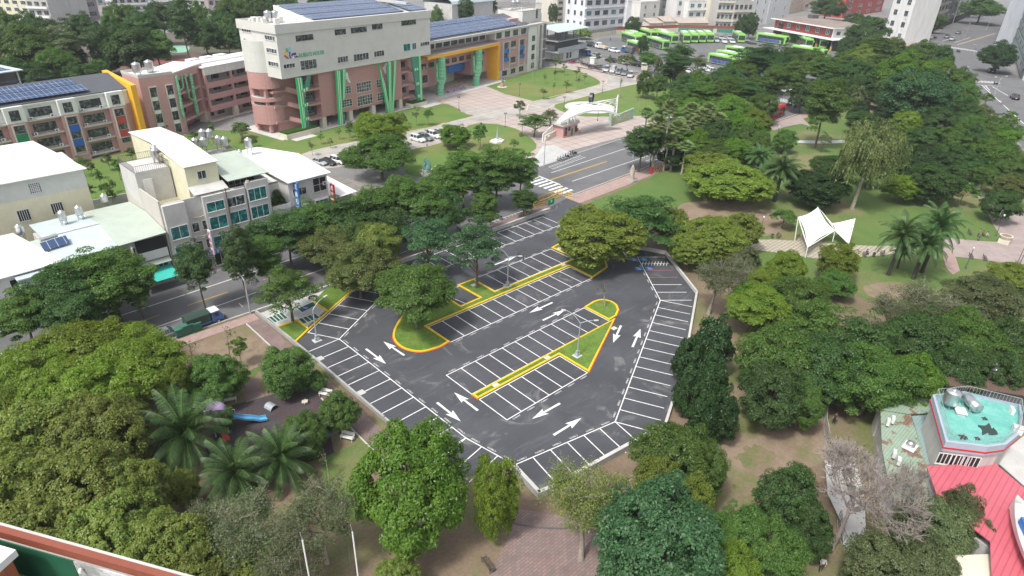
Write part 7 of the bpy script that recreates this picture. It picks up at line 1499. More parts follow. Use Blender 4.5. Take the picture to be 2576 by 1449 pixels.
def truck(cab, box_, p, hdg, desc, where, canvas=True):
    t = thing('truck', tuple(p), radians(hdg), None, 'truck'); reg(t, desc, where); k_ = zsc(p); t.scale = (k_,k_,k_)
    mb = MB(); loft(mb,[(.9,[(-.82,.4),(.82,.4),(.82,1.9),(-.82,1.9)]),(2.0,[(-.82,.4),(.82,.4),(.78,1.85),(-.78,1.85)]),(2.5,[(-.8,.4),(.8,.4),(.78,1.1),(-.78,1.1)])]); mb.build('cab', PC[cab], t)
    mb = MB(); mb.slab((2.06,-.7,1.78),(2.06,-.7,1.78-.0),(2.52,-.7,1.15),(2.52,.7,1.15),.02) if False else mb.add([(2.04,-.7,1.82),(2.53,-.7,1.16),(2.53,.7,1.16),(2.04,.7,1.82)],[(0,1,2,3)]); mb.box(1.1,1.9,-.84,-.825,1.15,1.75); mb.box(1.1,1.9,.825,.84,1.15,1.75); mb.build('windows', M['carglass'], t)
    mb = MB(); mb.box(.85,2.1,-.8,.8,1.9,2.0); mb.build('cab_roof', M['white'], t)
    mb = MB(); mb.box(-2.5,.8,-.9,.9,.55,.75); mb.build('bed', PC[cab], t)
    if canvas: mb = MB(); loft(mb,[(-2.5,[(-.9,.76),(.9,.76),(.9,2.0),(.5,2.25),(-.5,2.25),(-.9,2.0)]),(.75,[(-.9,.76),(.9,.76),(.9,2.0),(.5,2.25),(-.5,2.25),(-.9,2.0)])]); mb.build('canvas_cover', plain('canvas_'+box_, {'green':(.03,.06,.045),'grey':(.12,.12,.12)}[box_],.9,.2), t)
    else:
        mb = MB(); mb.box(-2.5,.8,-.92,-.88,.75,1.15); mb.box(-2.5,.8,.88,.92,.75,1.15); mb.box(-2.52,-2.48,-.9,.9,.75,1.15); mb.build('bed_sides', M['lgrey'], t)
        for x,y in ((-.2,.2),(-1.0,-.3),(-.3,-.5)): mb = MB(); mb.lathe((x,y,.76),[(.28,0),(.3,.3),(.2,.5)],8); mb.build('cargo', M['kerbyel'], t)
    for x in (-1.7,1.7):
        for y in (-.78,.78): put('wheel', WHL, t, (x,y,.32))
    for y in (-.6,.6): put('headlight', lm['headlight'], t, (2.5,y,.75))
    return t
# school drive cars
w_ = 'on the school drive by the lawn'
for x,y,k,c,d in ((858,300,'suv','white','white suv'),(918,290,'suv','grey','dark grey suv'),(982,270,'suv','white','white suv'),(1030,250,'car','silver','car half hidden by the round tree')): car(k,c,W('F',x,y),-82,d,w_)
for x,y,k,c,d in ((100,478,'car','silver','silver car'),(165,478,'car','black','black car'),(240,468,'suv','white','white estate car'),): car(k,c,W('F',x,y),-78,d,'behind the white roofed shops')
H5 = hd('Q',(400,800),(230,830)); w_ = 'in the five car row by the annexe'
for x,y,k,c,d in ((255,805,'suv','silver','pale silver car'),(345,820,'van','silver','long silver van'),(430,840,'suv','grey','dark car'),(510,858,'suv','grey','grey car'),(598,885,'suv','silver','silver hatchback')): car(k,c,W('Q',x,y),hd('Q',(600,860),(560,905)),d,w_)
Hs = hd('C',(1260,515),(1620,590)); w_ = 'on the street between the school and the depot'
for x,y,k,c,d,f in ((35,450,'suv','black','black suv',1),(365,530,'car','white','white saloon',1),(100,600,'car','silver','white saloon',0),(315,668,'car','black','black saloon',0),(500,700,'car','silver','grey saloon',0),(675,728,'suv','black','black estate car',0),(800,700,'van','silver','silver minivan',0),(1740,815,'car','white','white car',0),(1690,790,'car','white','white car',0),(1790,905,'van','silver','silver van',0),(1440,830,'car','white','white car under trees',0),(2210,850,'car','blue','dark blue car',0),(2330,890,'car','white','white car under trees',0)):
    car(k,c,W('Q',x,y),Hs+(180 if f == 0 else 0),d,w_)
truck('white','grey',W('Q',185,485),Hs+180,'white flatbed truck with yellow loads',w_,False); truck('blue','grey',W('Q',560,540),Hs+180,'blue truck with grey canvas',w_); truck('blue','grey',W('C',1240,555),Hs,'blue small truck',w_)
w_ = 'between the parked green buses'
for x,y,k,c,d in ((1830,385,'suv','silver','silver car'),(1945,395,'car','white','white saloon'),(2060,400,'car','white','white saloon'),(1900,345,'car','silver','silver saloon'),(2015,350,'car','silver','silver saloon'),(2265,380,'suv','grey','grey suv'),(1235,340,'car','grey','grey car')): car(k,c,W('Q',x,y),hd('Q',(1900,320),(1960,410)),d,w_)
# buses in the depot
Hb = hd('Q',(900,430),(1090,490)); w_ = 'parked side on in the depot'
for x,y,ad in ((600,395,'dark'),(660,370,'dark'),(820,330,'blue'),(1070,345,'dark'),(1110,380,'blue'),(985,465,'dark'),(690,520,'red')): bus('lime',W('Q',x,y),Hb,'lime green bus',w_,ad)
Hf = hd('Q',(1330,330),(1400,405)); w_ = 'parked nose forward against the depot wall'
for x,y in ((1370,375),(1480,370),(1590,368),(1702,365),(2140,370)): bus('lime',W('Q',x,y),Hf,'lime green bus',w_)
w_ = 'near the brick depot building'
bus('lime',W('D',620,335),hd('D',(540,330),(690,352)),'lime green bus with blue side',w_,'blue'); bus('lime',W('D',870,355),Hf,'lime green bus in the dark bay',w_); bus('lime',W('D',975,362),Hf,'lime green bus in the dark bay',w_)
w_ = 'under the trees at the near side of the depot'
H2 = hd('D',(190,495),(340,525))
for x,y,ad in ((250,505,'blue'),(310,480,'dark'),(380,445,'dark'),(440,550,'dark'),(560,590,'blue'),(520,490,'dark'),(700,480,'dark'),(900,440,'dark')): bus('lime',W('D',x,y),H2,'lime green bus',w_,ad)
bus('red',W('D',625,915),hd('D',(560,935),(690,880)),'red city bus','on the road behind the tall trees','red','other buses','red')
bus('white',W('F',1460,640),4,'white bus with red patches','hidden behind trees on the main road','white','other buses','white')
car('car','yellow',W('F',1165,715),184,'yellow taxi','on the main road below the trees'); car('suv','white',W('G',555,205),5,'white suv','behind the gate palms'); car('car','white',W('D',740,710),hd('D',(700,700),(780,690)),'white car','near the far zebra crossing')
car('suv','silver',W('C',2090,1240),5,'silver suv','right of the gate wall')
w_ = 'on the street at the upper right'
for x,y,k,c,d,h_ in ((1980,295,'suv','grey','grey blue suv',(1,0)),(2065,262,'car','grey','dark grey saloon',(1,0)),(2018,312,'car','silver','white saloon',(1,0)),(2500,765,'car','black','black saloon',(0,1)),(2320,560,'car','black','black car by the dark tree',(0,1)),(2190,95,'car','grey','grey car',(1,0)),(2300,1060,'suv','grey','grey car under trees',(0,1))):
    car(k,c,W('D',x,y),hd('D',(1900,310),(2000,270)) if h_[0] else hd('D',(2400,820),(2280,668)),d,w_)
car('car','grey',W('I',1290,330),2,'dark grey saloon','parked beside the green bins'); truck('blue','green',W('I',1585,235),3,'blue truck with green canvas cover','parked behind the street tree trunk')
car('car','white',W('I',60,290),3,'white car','below the shops at the left edge'); scooter('blue',W('I',85,275),80,'blue scooter','at the left edge by the shops')
w_ = 'beside the striped pavement by the gate'
for i in range(7): scooter(random.choice(['black','silver','grey']),W('F',1955+i*19,455-i*8.5),100+random.uniform(-8,8),'parked scooter',w_)
w_ = 'in the scooter park by the annexe'
for i in range(14): q=W('C',1225+i*13+(i%3)*2,655+i*4.2); scooter(['red','black','black','grey','black'][i%5],q,-70+random.uniform(-9,9),'small scooter',w_,'scooters by the annexe')
for i in range(12): q=W('C',1300+i*11,690-i*1.0+(i%2)*5); scooter(['black','grey','black','silver'][i%4],q,-70+random.uniform(-9,9),'dark scooter in the second row',w_,'scooters by the annexe')
for i in range(6): q=W('C',1105+i*19,640-i*3); scooter(['red','red','black','silver','cream','black'][i],q,-60,'scooter near the annexe door',w_,'scooters by the annexe')
w_ = 'waiting at the zebra crossing under the tall trees'
for x,y in ((735,830),(765,825),(800,838),(810,820)): scooter('black',W('D',x,y),hd('D',(700,830),(800,800)),'scooter',w_)
for x,y in ((1885,300),(2065,408),(2225,415),(2355,660)): scooter('black',W('D',x,y),60,'moving scooter','on the upper right street')
for x,y in ((1490,905),(1180,1005),(1650,1210)): scooter('grey',W('F',x,y),95,'scooter','under the street trees by the lot')
for i in range(10): scooter(['black','grey','silver'][i%3],W('D',1590+i*24,322-i*9),-60,'scooter','outside the corner tower')
# ================================================================ lamps and posts
def lotlamp(p, arms, desc, where, Hh=6.3):
    t = thing('street_lamp', tuple(p), 0, None, 'street lamp', 'parking lot lamps'); reg(t, desc, where)
    mb = MB(); mb.box(-.55,.55,-.5,.5,.0,.14); mb.build('footing', M['lgrey'], t); mb = MB(); mb.prism([(-.28,-.25),(.28,-.25),(.28,.25),(-.28,.25)],.14,.5); mb.prism([(-.2,-.18),(.2,-.18),(.2,.18),(-.2,.18)],.5,.95); mb.build('base_box', M['pole'], t)
    mb = MB(); mb.tube([(0,0,.9),(0,0,Hh-1.0)],[.1,.07],10); mb.build('pole', M['pole'], t)
    for a, L, dz in arms:
        u = Vector((cos(a), sin(a), 0)); P = [Vector((0,0,Hh-1.0))+u*L*s+Vector((0,0,dz*(1-(1-s)**2))) for s in (0,.15,.35,.6,.85,1)]
        mb = MB(); mb.tube(P,[.06,.05,.045,.04,.035,.03],7); ar = mb.build('arm', M['pole'], t); e = P[-1]; mb = MB(); mb.slab(e+Vector((-u.y,u.x,0))*.14-u*.1+Vector((0,0,.03)),e-Vector((-u.y,u.x,0))*.14-u*.1+Vector((0,0,.03)),e-Vector((-u.y,u.x,0))*.1+u*.5+Vector((0,0,.05)),e+Vector((-u.y,u.x,0))*.1+u*.5+Vector((0,0,.05)),.1); mb.build('lamp_head', M['lgrey'], ar)
    return t
aL, aR = radians(118), radians(-38)
lotlamp(W('V',1451.8,896), ((aL,2.2,1.5),(aR,1.9,.4)), 'tall grey lamp with two curved arms','on the lower triangular island'); lotlamp(W('V',1276.5,721), ((aL,1.6,1.2),(aR,1.7,.2)), 'tall grey lamp with two curved arms','on the long upper island'); lotlamp(W('V',797.6,857.5), ((radians(15),2.2,1.0),), 'tall grey single armed lamp','at the left corner of the lot', 6.0)
def hlamp(k, b, tp, adir, L=1.8, two=False, desc='tall road lamp', where='', sign_=None, gp='road lamps'):
    p = W(k,*b); zs = [z_*.1 for z_ in range(20,160)]; u,v = uv(k,*tp)
    def pj(z): c = CM @ np.array([p.x,p.y,z-CAMH]); return hypot(1288+FPX*c[0]/c[2]-u,724.5+FPX*c[1]/c[2]-v)
    Hh = min(zs, key=pj); t = thing('street_lamp', tuple(p), radians(adir), None, 'street lamp', gp); reg(t, desc, where); Hh = max(Hh, 6.0)
    mb = MB(); mb.tube([(0,0,0),(0,0,Hh*.85),(.1,0,Hh*.95)],[.14,.09,.08],8); mb.build('pole', M['pole'], t)
    for s in ((1,-1) if two else (1,)):
        mb = MB(); mb.tube([(0,0,Hh*.85),(s*.3*L,0,Hh*.98),(s*L,0,Hh)],[.07,.05,.04],6); mb.build('arm', M['pole'], t); mb = MB(); mb.box(*sorted((s*L*.9,s*(L+.6))),-.15,.15,Hh-.03,Hh+.1); mb.build('lamp_head', M['white'], t)
    if sign_: mb = MB(); mb.box(-.6,.6,-.05,.05,Hh*.5,Hh*.5+1.2); mb.build('sign_board', M[sign_], t)
    return t
w_ = 'in the bus depot'
hlamp('C',(1765,300),(1770,175),200,where=w_); hlamp('C',(1495,490),(1495,320),200,where=w_,sign_='blue'); hlamp('C',(1845,555),(1850,395),200,where=w_); hlamp('D',(195,235),(190,145),200,where=w_)
w_ = 'along the main road'
hlamp('F',(1832,495),(1840,275),20,where=w_,two=False); hlamp('G',(186,560),(180,420),160,where=w_); hlamp('D',(1000,470),(1015,415),20,where=w_); hlamp('D',(1192,430),(1195,372),20,where=w_); hlamp('I',(1940,150),(1925,-20),90,where=w_); hlamp('F',(960,720),(975,540),20,where=w_)
w_ = 'on the upper right street'
hlamp('D',(2285,235),(2300,115),-10,3,True,where=w_); hlamp('D',(2115,300),(2115,165),190,3,True,where=w_); hlamp('D',(2325,790),(2370,580),-20,3,True,where=w_,desc='tall double armed road lamp'); hlamp('D',(2130,645),(2155,505),170,4,False,where=w_,sign_='blue',desc='traffic mast with blue sign'); hlamp('D',(2185,430),(2195,400),170,4,False,where=w_,sign_='blue',desc='traffic mast with blue sign')
hlamp('D',(1800,310),(1820,215),170,1,where=w_,sign_='blue'); hlamp('D',(425,640),(440,580),10,2,where='by the depot entrance',desc='traffic mast with blue sign',sign_='blue')
def oldlamp(k, b, desc, where, Hh=4.2, globe='white', heads=3, gp='ornamental lamps'):
    t = thing('lamp_post', tuple(W(k,*b)), 0, None, 'lamp post', gp); reg(t, desc, where); mb = MB(); mb.lathe((0,0,0),[(.2,0),(.16,.3),(.07,.5),(.055,Hh*.6),(.05,Hh-.4)],8); mb.build('post', M['dgrey'], t)
    for i in range(heads):
        a = i*2*pi/heads; e = Vector((cos(a)*.35,sin(a)*.35,Hh-.25)) if heads > 1 else Vector((0,0,Hh-.3)); mb = MB()
        if heads > 1: mb.tube([(0,0,Hh-.5),e],.03,5)
        mb.lathe(e,[(.08,0),(.16,.12),(.14,.3),(.05,.4)],8,0); mb.build('lantern', M['dgrey'] if globe == 'dark' else M['white'], t)
    return t
w_ = 'on the school grounds'
for k,x,y in (('C',590,965),('C',1423,935),('C',1036,1105),('C',1376,1215),('C',446,1282),('B',2300,1108),('F',928,335),('C',615,1365)): oldlamp(k,(x,y),'dark lamp post with three lanterns',w_,globe='dark')
w_ = 'in the park'
for k,x,y,h_ in (('D',655,1095,4.5),('G',1462,1340,4.0),('H',2290,830,4.6),('H',1985,1158,4.2),('H',2500,1120,4.2),('H',2530,1120,4.4),('I',2078,760,4.4),('G',1625,395,4.4),('I',1000,965,3.5)): oldlamp(k,(x,y),'black post with white disc lantern',w_,h_,heads=1)
# ================================================================ low walls round the lot
def lowwall(name, pts, h, w, mat, desc, cat='low wall', cap=None):
    o = pts[0]; t = thing(name, (o[0],o[1],0), 0, desc, cat); mb = MB(); mc = MB()
    for a,b in zip(pts,pts[1:]):
        a=(a[0]-o[0],a[1]-o[1]); b=(b[0]-o[0],b[1]-o[1]); d=Vector((b[0]-a[0],b[1]-a[1])); d.normalize(); e=Vector((a[0],a[1]))-d*w*.3; f_=Vector((b[0],b[1]))+d*w*.3
        mb.bar((e.x,e.y,h/2),(f_.x,f_.y,h/2),w,h); mc.bar((e.x,e.y,h+.035),(f_.x,f_.y,h+.035),w+.06,.06)
    mb.build('wall_body', M[mat], t); mc.build('coping', M[cap or mat], t); return t
lowwall('low_wall', [(28.75,83.9),(29.25,73.5),(29.4,69.8),(29.85,51.6),(30.05,39),(30.9,37.8)], .5, .22, 'grey', 'low grey wall along the left side of the parking lot')
lowwall('low_wall', [(35.9,36.6),(35.15,31.5),(36.4,31.2),(53.6,29.2)], .8, .35, 'grey', 'low grey wall at the bottom tip of the lot', cap='lgrey')
lowwall('low_wall', [(53.6,29.2),(66.1,34.9),(84.9,45.1),(93.4,57.2)], .5, .26, 'lgrey', 'low pale wall along the right side of the parking lot')
lowwall('low_wall', [(93.4,57.2),(90.6,63.3),(92.6,68)], .6, .3, 'lgrey', 'low grey planter wall beside the accessible bays')
lowwall('low_wall', [(47,84.15),(77,84.35),(91.5,84.9)], .7, .3, 'lgrey', 'low grey wall between the lot and the road pavement')
lowwall('low_wall', [(29.0,84.0),(45.5,84.2)], .5, .25, 'lgrey', 'short low wall behind the green motorcycle bays')
# ================================================================ gate with white arched canopy, guard house, wall
gh = W('R',1060,1330,0); gd = 4.0
t = thing('guard_house', (W('R',1110,1290).x, W('R',1110,1290).y, 0), radians(4), 'pink guard house with round glazed front under the white gate canopy', 'guard house')
GH = Frame((t.location.x,t.location.y),4)
mb = MB(); mb.box(-5.6,0,-.2,3.6,0,3.3); mb.lathe((0,1.7,0),[(2.0,0),(2.0,.8)],24); mb.lathe((0,1.7,2.5),[(2.0,0),(2.0,.8)],24); mb.build('wall', M['pink'], t); mb = MB(); mb.lathe((0,1.7,.8),[(1.93,0),(1.93,1.7)],24); mb.build('round_window', M['glass'], t)
mb = MB()
for i in range(14): a=-pi*.62+i*pi*1.15/13; mb.box(*sorted((cos(a)*2.0-.04,cos(a)*2.0+.04)),*sorted((1.7+sin(a)*2.0-.04,1.7+sin(a)*2.0+.04)),.8,2.5)
mb.build('mullions', M['dframe'], t)
mb = MB(); mb.lathe((0,1.7,0),[(2.6,0),(2.6,.1)],24); mb.build('round_step', M['lgrey'], t)
mb = MB(); mb.prism([(-6.2,-.8),(0,-.8)]+[(2.6*cos(a*.26-pi/2),1.7+2.6*sin(a*.26-pi/2)) for a in range(13)]+[(0,4.2),(-6.2,4.2)],3.3,3.75); mb.build('roof', M['lgrey'], t)
mb = MB(); mb.box(-2.0,-1.1,-.24,-.2,0,2.1); mb.build('door', M['green'], t)
for x,w2,h2,z in ((-4.4,1.1,2.2,.4),(-2.9,.7,.9,1.7)): put('window', winmesh(w2,h2,'d',2,2), t, (x,-.21,z))
mb = MB(); mb.box(.7,1.25,-.42,-.36,.95,1.8); mb.build('red_notice', M['red'], t)
for x,z in ((-1.5,.0),(1.0,1.0)): mb = MB(); mb.tube([(x,1.0+z,3.75),(x,1.0+z,5.2)],.18,8); mb.build('roof_post', M['lgrey'], t)
# canopy
A = W('R',815,1000,5.0); B_ = W('R',2130,815,5.2); print('canopy', A, B_, (A-B_).length)
t = thing('gate_canopy', (A.x,A.y,0), 0, 'white arched membrane canopy hung from a leaning white mast at the gate', 'gate canopy'); n=18; d=(B_-A); d.z=0; nn=Vector((-d.y,d.x,0)).normalized(); fr_=[]; bk=[]
for i in range(n+1):
    s=i/n; p=Vector((0,0,0))+d*s; z=5.0+2.3*sin(pi*s)**.9-.1*s; fr_.append(p+Vector((0,0,z))); wd=.9+3.6*sin(pi*min(1,s*.9+.05)); bk.append(p+nn*wd+Vector((0,0,z+.55*sin(pi*s))))
mb = MB()
for i in range(n): mb.slab(fr_[i],fr_[i+1],bk[i+1],bk[i],.12)
mb.build('membrane', plain('white_membrane',(.86,.86,.86),.5,.02), t)
mb = MB()
for i in range(n): mb.bar(fr_[i]-Vector((0,0,.3)),fr_[i+1]-Vector((0,0,.3)),.12,.55)
mb.build('edge_beam', M['white'], t)
Bm = W('R',1925,1080,0)-Vector((A.x,A.y,0)); Tm = W('R',2100,365,11.5)-Vector((A.x,A.y,0)); Tm_far = 1
Tm = Bm+Vector((3.2,1.0,0))+Vector((0,0,8.6)) 
mb = MB(); mb.tube([Bm+Vector((.9,0,0)),Bm.lerp(Tm,.45)+Vector((.9,-.2,0)),Tm],[.28,.24,.12],8); mb.tube([Bm+Vector((0,.8,0)),Bm.lerp(Tm,.45)+Vector((.3,.4,0)),Tm],[.25,.2,.1],8); mb.build('mast', M['white'], t)
for i in (9,11,13,15): mb = MB(); mb.tube([bk[i],bk[i].lerp(Tm,.5)+Vector((0,0,-.5)),Tm-Vector((0,0,1.2+(i-9)*.4))],.13,6); mb.build('stay', M['white'], t)
for i in (2,4): mb = MB(); mb.tube([fr_[i]-Vector((0,0,.4)),fr_[i]-Vector((0,0,2.2))],.15,8); mb.build('support', M['lgrey'], t)
# gate wall with gold characters
a, c1 = W('R',1930,1095,0), W('R',2350,960,0); FG = Frame((a.x,a.y), math.degrees(atan2(c1.y-a.y,c1.x-a.x))); Lg=(c1-a).length
t = thing('gate_wall', (a.x,a.y,0), radians(FG.deg), 'pale green curved gate wall with gold lettering and butterfly', 'wall'); mb = MB(); mb.prism([(0,0),(Lg+2,0),(Lg+2,.4),(0,.4)],0,[2.6,3.4,3.4,2.6]); mb.build('wall_body', plain('pale_green_wall',(.36,.50,.37),.7,.1), t); mb=MB(); mb.box(-.5,0,-.3,.8,0,3.6); mb.build('end_pier', plain('grey_green_pier',(.36,.44,.38),.7,.1), t)
gold = plain('gold_lettering',(.62,.55,.28),.5,.1)
for i,ch in enumerate('國小'): me=text(ch,.8,gold,ext=.03,bold=.02); o=put('lettering',me,t,(1.4+i*1.0,-.05,2.1)); o.rotation_euler=(pi/2,0,0)
for i,ch in enumerate('瑞豐國民小學'): me=text(ch,.75,gold,ext=.03,bold=.02); o=put('lettering',me,t,(.9+i*.85,-.05,1.1)); o.rotation_euler=(pi/2,0,0)
mb = MB(); mb.add([(6.4,-.06,.8),(7.4,-.06,1.5),(8.6,-.06,2.3),(7.6,-.06,2.1),(7.0,-.06,2.9),(6.6,-.06,1.8)],[(0,1,2,3,4,5)]); mb.build('butterfly', plain('butterfly_orange',(.75,.50,.22),.6), t)
# folding gate
a, c1 = W('R',1255,1260,0), W('R',1890,1085,0); d=(c1-a); Lf=d.length; t = thing('folding_gate', (a.x,a.y,0), atan2(d.y,d.x), 'silver folding barrier gate closing the school entrance', 'gate'); mb = MB(); m2 = MB(); N_=int(Lf/.55)
for i in range(N_): x=i*Lf/N_; mb.tube([(x,-.3,.1),(x,-.3,1.25),(x,0,1.6),(x,.3,1.25),(x,.3,.1)],.07,5); m2.bar((x,-.3,.2),(x+Lf/N_,-.3,1.1),.07); m2.bar((x,-.3,1.1),(x+Lf/N_,-.3,.2),.07)
mb.build('arches', M['frame'], t); m2.build('lattice', M['lgrey'], t)
# white panel wall left of the gate, planting bed, fence
a, c1 = W('R',400,1450,0), W('R',610,1340,0); d=c1-a; t = thing('panel_wall', (a.x,a.y,0), atan2(d.y,d.x), 'white sloping panel wall with cream base left of the guard house', 'wall'); mb=MB(); mb.prism([(0,0),(d.length,0),(d.length,.25),(0,.25)],0,[2.0,3.3,3.3,2.0]); mb.build('panel', M['white'], t); mb=MB(); mb.box(.6,d.length+1.2,-.6,-.02,0,1.6); mb.build('cream_base', M['cream'], t)
w2=[W('F',*q) for q in ((1745,440),(1760,350),(1815,340))]; lowwall('low_wall',[(p.x,p.y) for p in [W('F',690,790),W('F',1100,640),W('F',1500,520),W('F',1745,460)]],1.3,.25,'lgrey','low wall along the front of the school lawn behind the street trees')
sheet('striped_pavement', Wp(('F',1745,455),('F',1820,340),('F',1900,330),('F',2080,405),('F',1800,500)), .05, 'concrete')
mb=MB(); A1_,A2_=W('F',1745,455),W('F',1800,500); B1_,B2_=W('F',1890,330),W('F',2070,400)
for i in range(22): s=(i+.5)/22; line(A1_.lerp(B1_,s), A2_.lerp(B2_,s), .16, .062, 0, mb)
struct('pavement_stripes', mb, M['grey'])
# pedestrian guard rails, yellow
t = thing('guard_rail', tuple(W('F',1750,815)), 0, 'yellow guard rails round the crossing in front of the lot entrance', 'railing'); P=[W('F',1750,815)-t.location,W('F',1830,790)-t.location,W('F',1975,720)-t.location,W('F',2060,745)-t.location]; mb=MB(); railing(mb,[tuple(p) for p in P],1.1,1.6,0,.07)
for p,q in zip(P,P[1:]): mb.bar(p+Vector((0,0,.55)),q+Vector((0,0,.55)),.07)
mb.build('rails', M['kerbyel'], t); t2=W('F',1750,770)-t.location; mb=MB(); railing(mb,[tuple(W('F',1750,785)-t.location),tuple(W('F',1830,755)-t.location),tuple(W('F',1970,700)-t.location)],1.1,1.6,0,.07); mb.build('rails', M['kerbyel'], t)
t = thing('park_sign', tuple(W('F',1885,825)), radians(5), 'green sign board by the yellow guard rails', 'sign'); mb=MB(); mb.tube([(-.8,0,0),(-.8,0,2.2)],.05,6); mb.tube([(.8,0,0),(.8,0,2.2)],.05,6); mb.build('posts', M['pole'], t); mb=MB(); mb.box(-1,1,-.05,.05,1.0,2.3); mb.build('board', plain('sign_green_board',(.03,.30,.14),.5), t); o=put('lettering', text('P',.9,M['white'],ext=.01,bold=.03), t, (0,-.07,1.65)); o.rotation_euler=(pi/2,0,0)
# ================================================================ sculptures
p=W('R',1475,650); t = thing('ring_sculpture', tuple(p), radians(25), 'black upright ring sculpture on the pale stone circle', 'sculpture'); mb=MB(); mb.box(-1.3,1.3,-.7,.7,.05,.45); mb.build('plinth', M['dgrey'], t); mb=MB(); P=[(1.45*cos(a*2*pi/24),0,2.35+1.75*sin(a*2*pi/24)) for a in range(25)]; n=24; vs=[]
for i in range(n):
    a=i*2*pi/n
    for (dr,dy) in ((-.38,-.5),(.38,-.5),(.42,.5),(-.38,.5)): vs.append(((1.35+dr)*cos(a),dy*(1+.2*sin(3*a)),2.3+(1.65+dr)*sin(a)))
mb.add(vs,[(i*4+j,i*4+(j+1)%4,((i+1)%n)*4+(j+1)%4,((i+1)%n)*4+j) for i in range(n) for j in range(4)]); mb.build('ring', plain('black_bronze',(.035,.04,.045),.4,.3), t)
t = thing('obelisk', tuple(W('C',365,1430)), radians(10), 'thin grey obelisk on a white stepped base on the front lawn', 'monument'); mb=MB(); mb.prism([(-1.9,-1.1),(0,-1.7),(1.9,-1.1),(1.9,1.1),(0,1.7),(-1.9,1.1)],0,.5); mb.prism([(-1.2,-.7),(1.2,-.7),(1.2,.7),(-1.2,.7)],.5,.9); mb.build('base', M['white'], t); mb=MB(); mb.lathe((0,0,.9),[(.5,0),(.3,1.0),(.05,3.6)],4); mb.build('spire', M['pole'], t)
t = thing('bronze_statue', tuple(W('F',925,570)), radians(-20), 'green bronze flame like statue on a white pedestal behind the street trees', 'statue'); mb=MB(); mb.box(-1.2,1.2,-1.2,1.2,0,.5); mb.box(-.8,.8,-.8,.8,.5,1.5); mb.build('pedestal', M['lgrey'], t); mb=MB(); 
mb.tube([(0,0,1.5),(.5,0,2.2),(.45,.1,3.0),(-.1,0,3.7),(-.5,0,4.3),(-.1,0,4.7)],[.7,.75,.6,.45,.25,.05],9); mb.tube([(-.4,0,1.6),(-.6,.1,2.5),(-.1,.2,3.2),(.4,0,3.8)],[.4,.4,.3,.1],8); mb.build('figure', plain('verdigris',(.12,.26,.22),.6,.3), t)
t = thing('rock_sculpture', tuple(W('C',415,875)), 0, 'small pink rock sculpture with a blue bird shape on the lawn corner', 'sculpture'); mb=MB(); mb.lathe((0,0,0),[(1.9,.0),(1.9,.12),(1.6,.14)],16); mb.build('pad', M['lgrey'], t); mb=MB(); mb.lathe((0,0,.1),[(.9,0),(.8,.6),(.55,1.2),(.2,1.5)],7); mb.build('rock', plain('pink_rock',(.42,.26,.2),.9,.3), t); mb=MB(); mb.tube([(0,0,1.4),(.1,0,2.0),(.4,0,2.6),(.2,0,3.1)],[.3,.4,.3,.08],7); mb.build('bird', plain('slate_blue',(.12,.17,.22),.6), t)
t = thing('pale_statue', tuple(W('G',170,790)), 0, 'pale carved standing stone by the crossing', 'statue'); mb=MB(); mb.lathe((0,0,0),[(.8,0),(.7,.6),(.55,1.5),(.65,2.4),(.4,3.2),(.15,3.9)],9); mb.build('carved_stone', plain('carved_stone',(.45,.38,.32),.9,.35), t); mb=MB(); mb.box(-1,1,-1,1,0,.3); mb.build('base', M['grey'], t)
# ================================================================ white tensile canopy in the park
def hz_(k, b, tp):
    p = W(k,*b); u,v = uv(k,*tp)
    def pj(z): c = CM @ np.array([p.x,p.y,z-CAMH]); return hypot(1288+FPX*c[0]/c[2]-u,724.5+FPX*c[1]/c[2]-v)
    return min([z_*.05 for z_ in range(10,240)], key=pj)
zc = hz_('H',(375,1045),(400,940)); ze = hz_('H',(800,975),(815,905)); zb2 = hz_('H',(268,875),(310,640)); zd = hz_('H',(650,885),(675,775)); print('tensile', zc, ze, zb2, zd)
Cc_=W('H',400,940,zc); Ee=W('H',812,905,ze); Bb=W('H',305,640,zb2); Dd=W('H',675,772,zd); Ff=W('H',875,655,zb2*.95); Aa=W('H',502,540,zb2+.6); Gg_=W('H',645,700,zd+.6)
O_=Vector((Cc_.x,Cc_.y,0)); t = thing('tensile_canopy', tuple(O_), 0, 'white peaked membrane canopy on white posts over the park terrace', 'canopy')
def patch(A,B,C,D,n=10,pull=.16,sag=0.0):
    """A-B-C-D corners; edges curve inwards"""
    mb=MB(); cen_=(A+B+C+D)/4; vs=[]
    for i in range(n+1):
        for j in range(n+1):
            s,r=i/n,j/n; p=(A*(1-s)+D*s)*(1-r)+(B*(1-s)+C*s)*r
            e=max(4*r*(1-r)*(abs(2*s-1)**3),4*s*(1-s)*(abs(2*r-1)**3)); q=p.lerp(cen_,pull*e); q.z=p.z-sag*16*s*(1-s)*r*(1-r); vs.append(q-O_)
    mb.add(vs,[(i*(n+1)+j,i*(n+1)+j+1,(i+1)*(n+1)+j+1,(i+1)*(n+1)+j) for i in range(n) for j in range(n)],0,True); return mb
memb = plain('white_canopy_membrane',(.88,.88,.88),.5,.02)
patch(Bb,Cc_,Dd,Aa,12,.16,.0).build('membrane', memb, t); patch(Dd,Ee,Ff,Gg_,10,.14).build('membrane', memb, t); patch(Aa,Dd,Dd,Gg_,6,.05).build('membrane', memb, t)
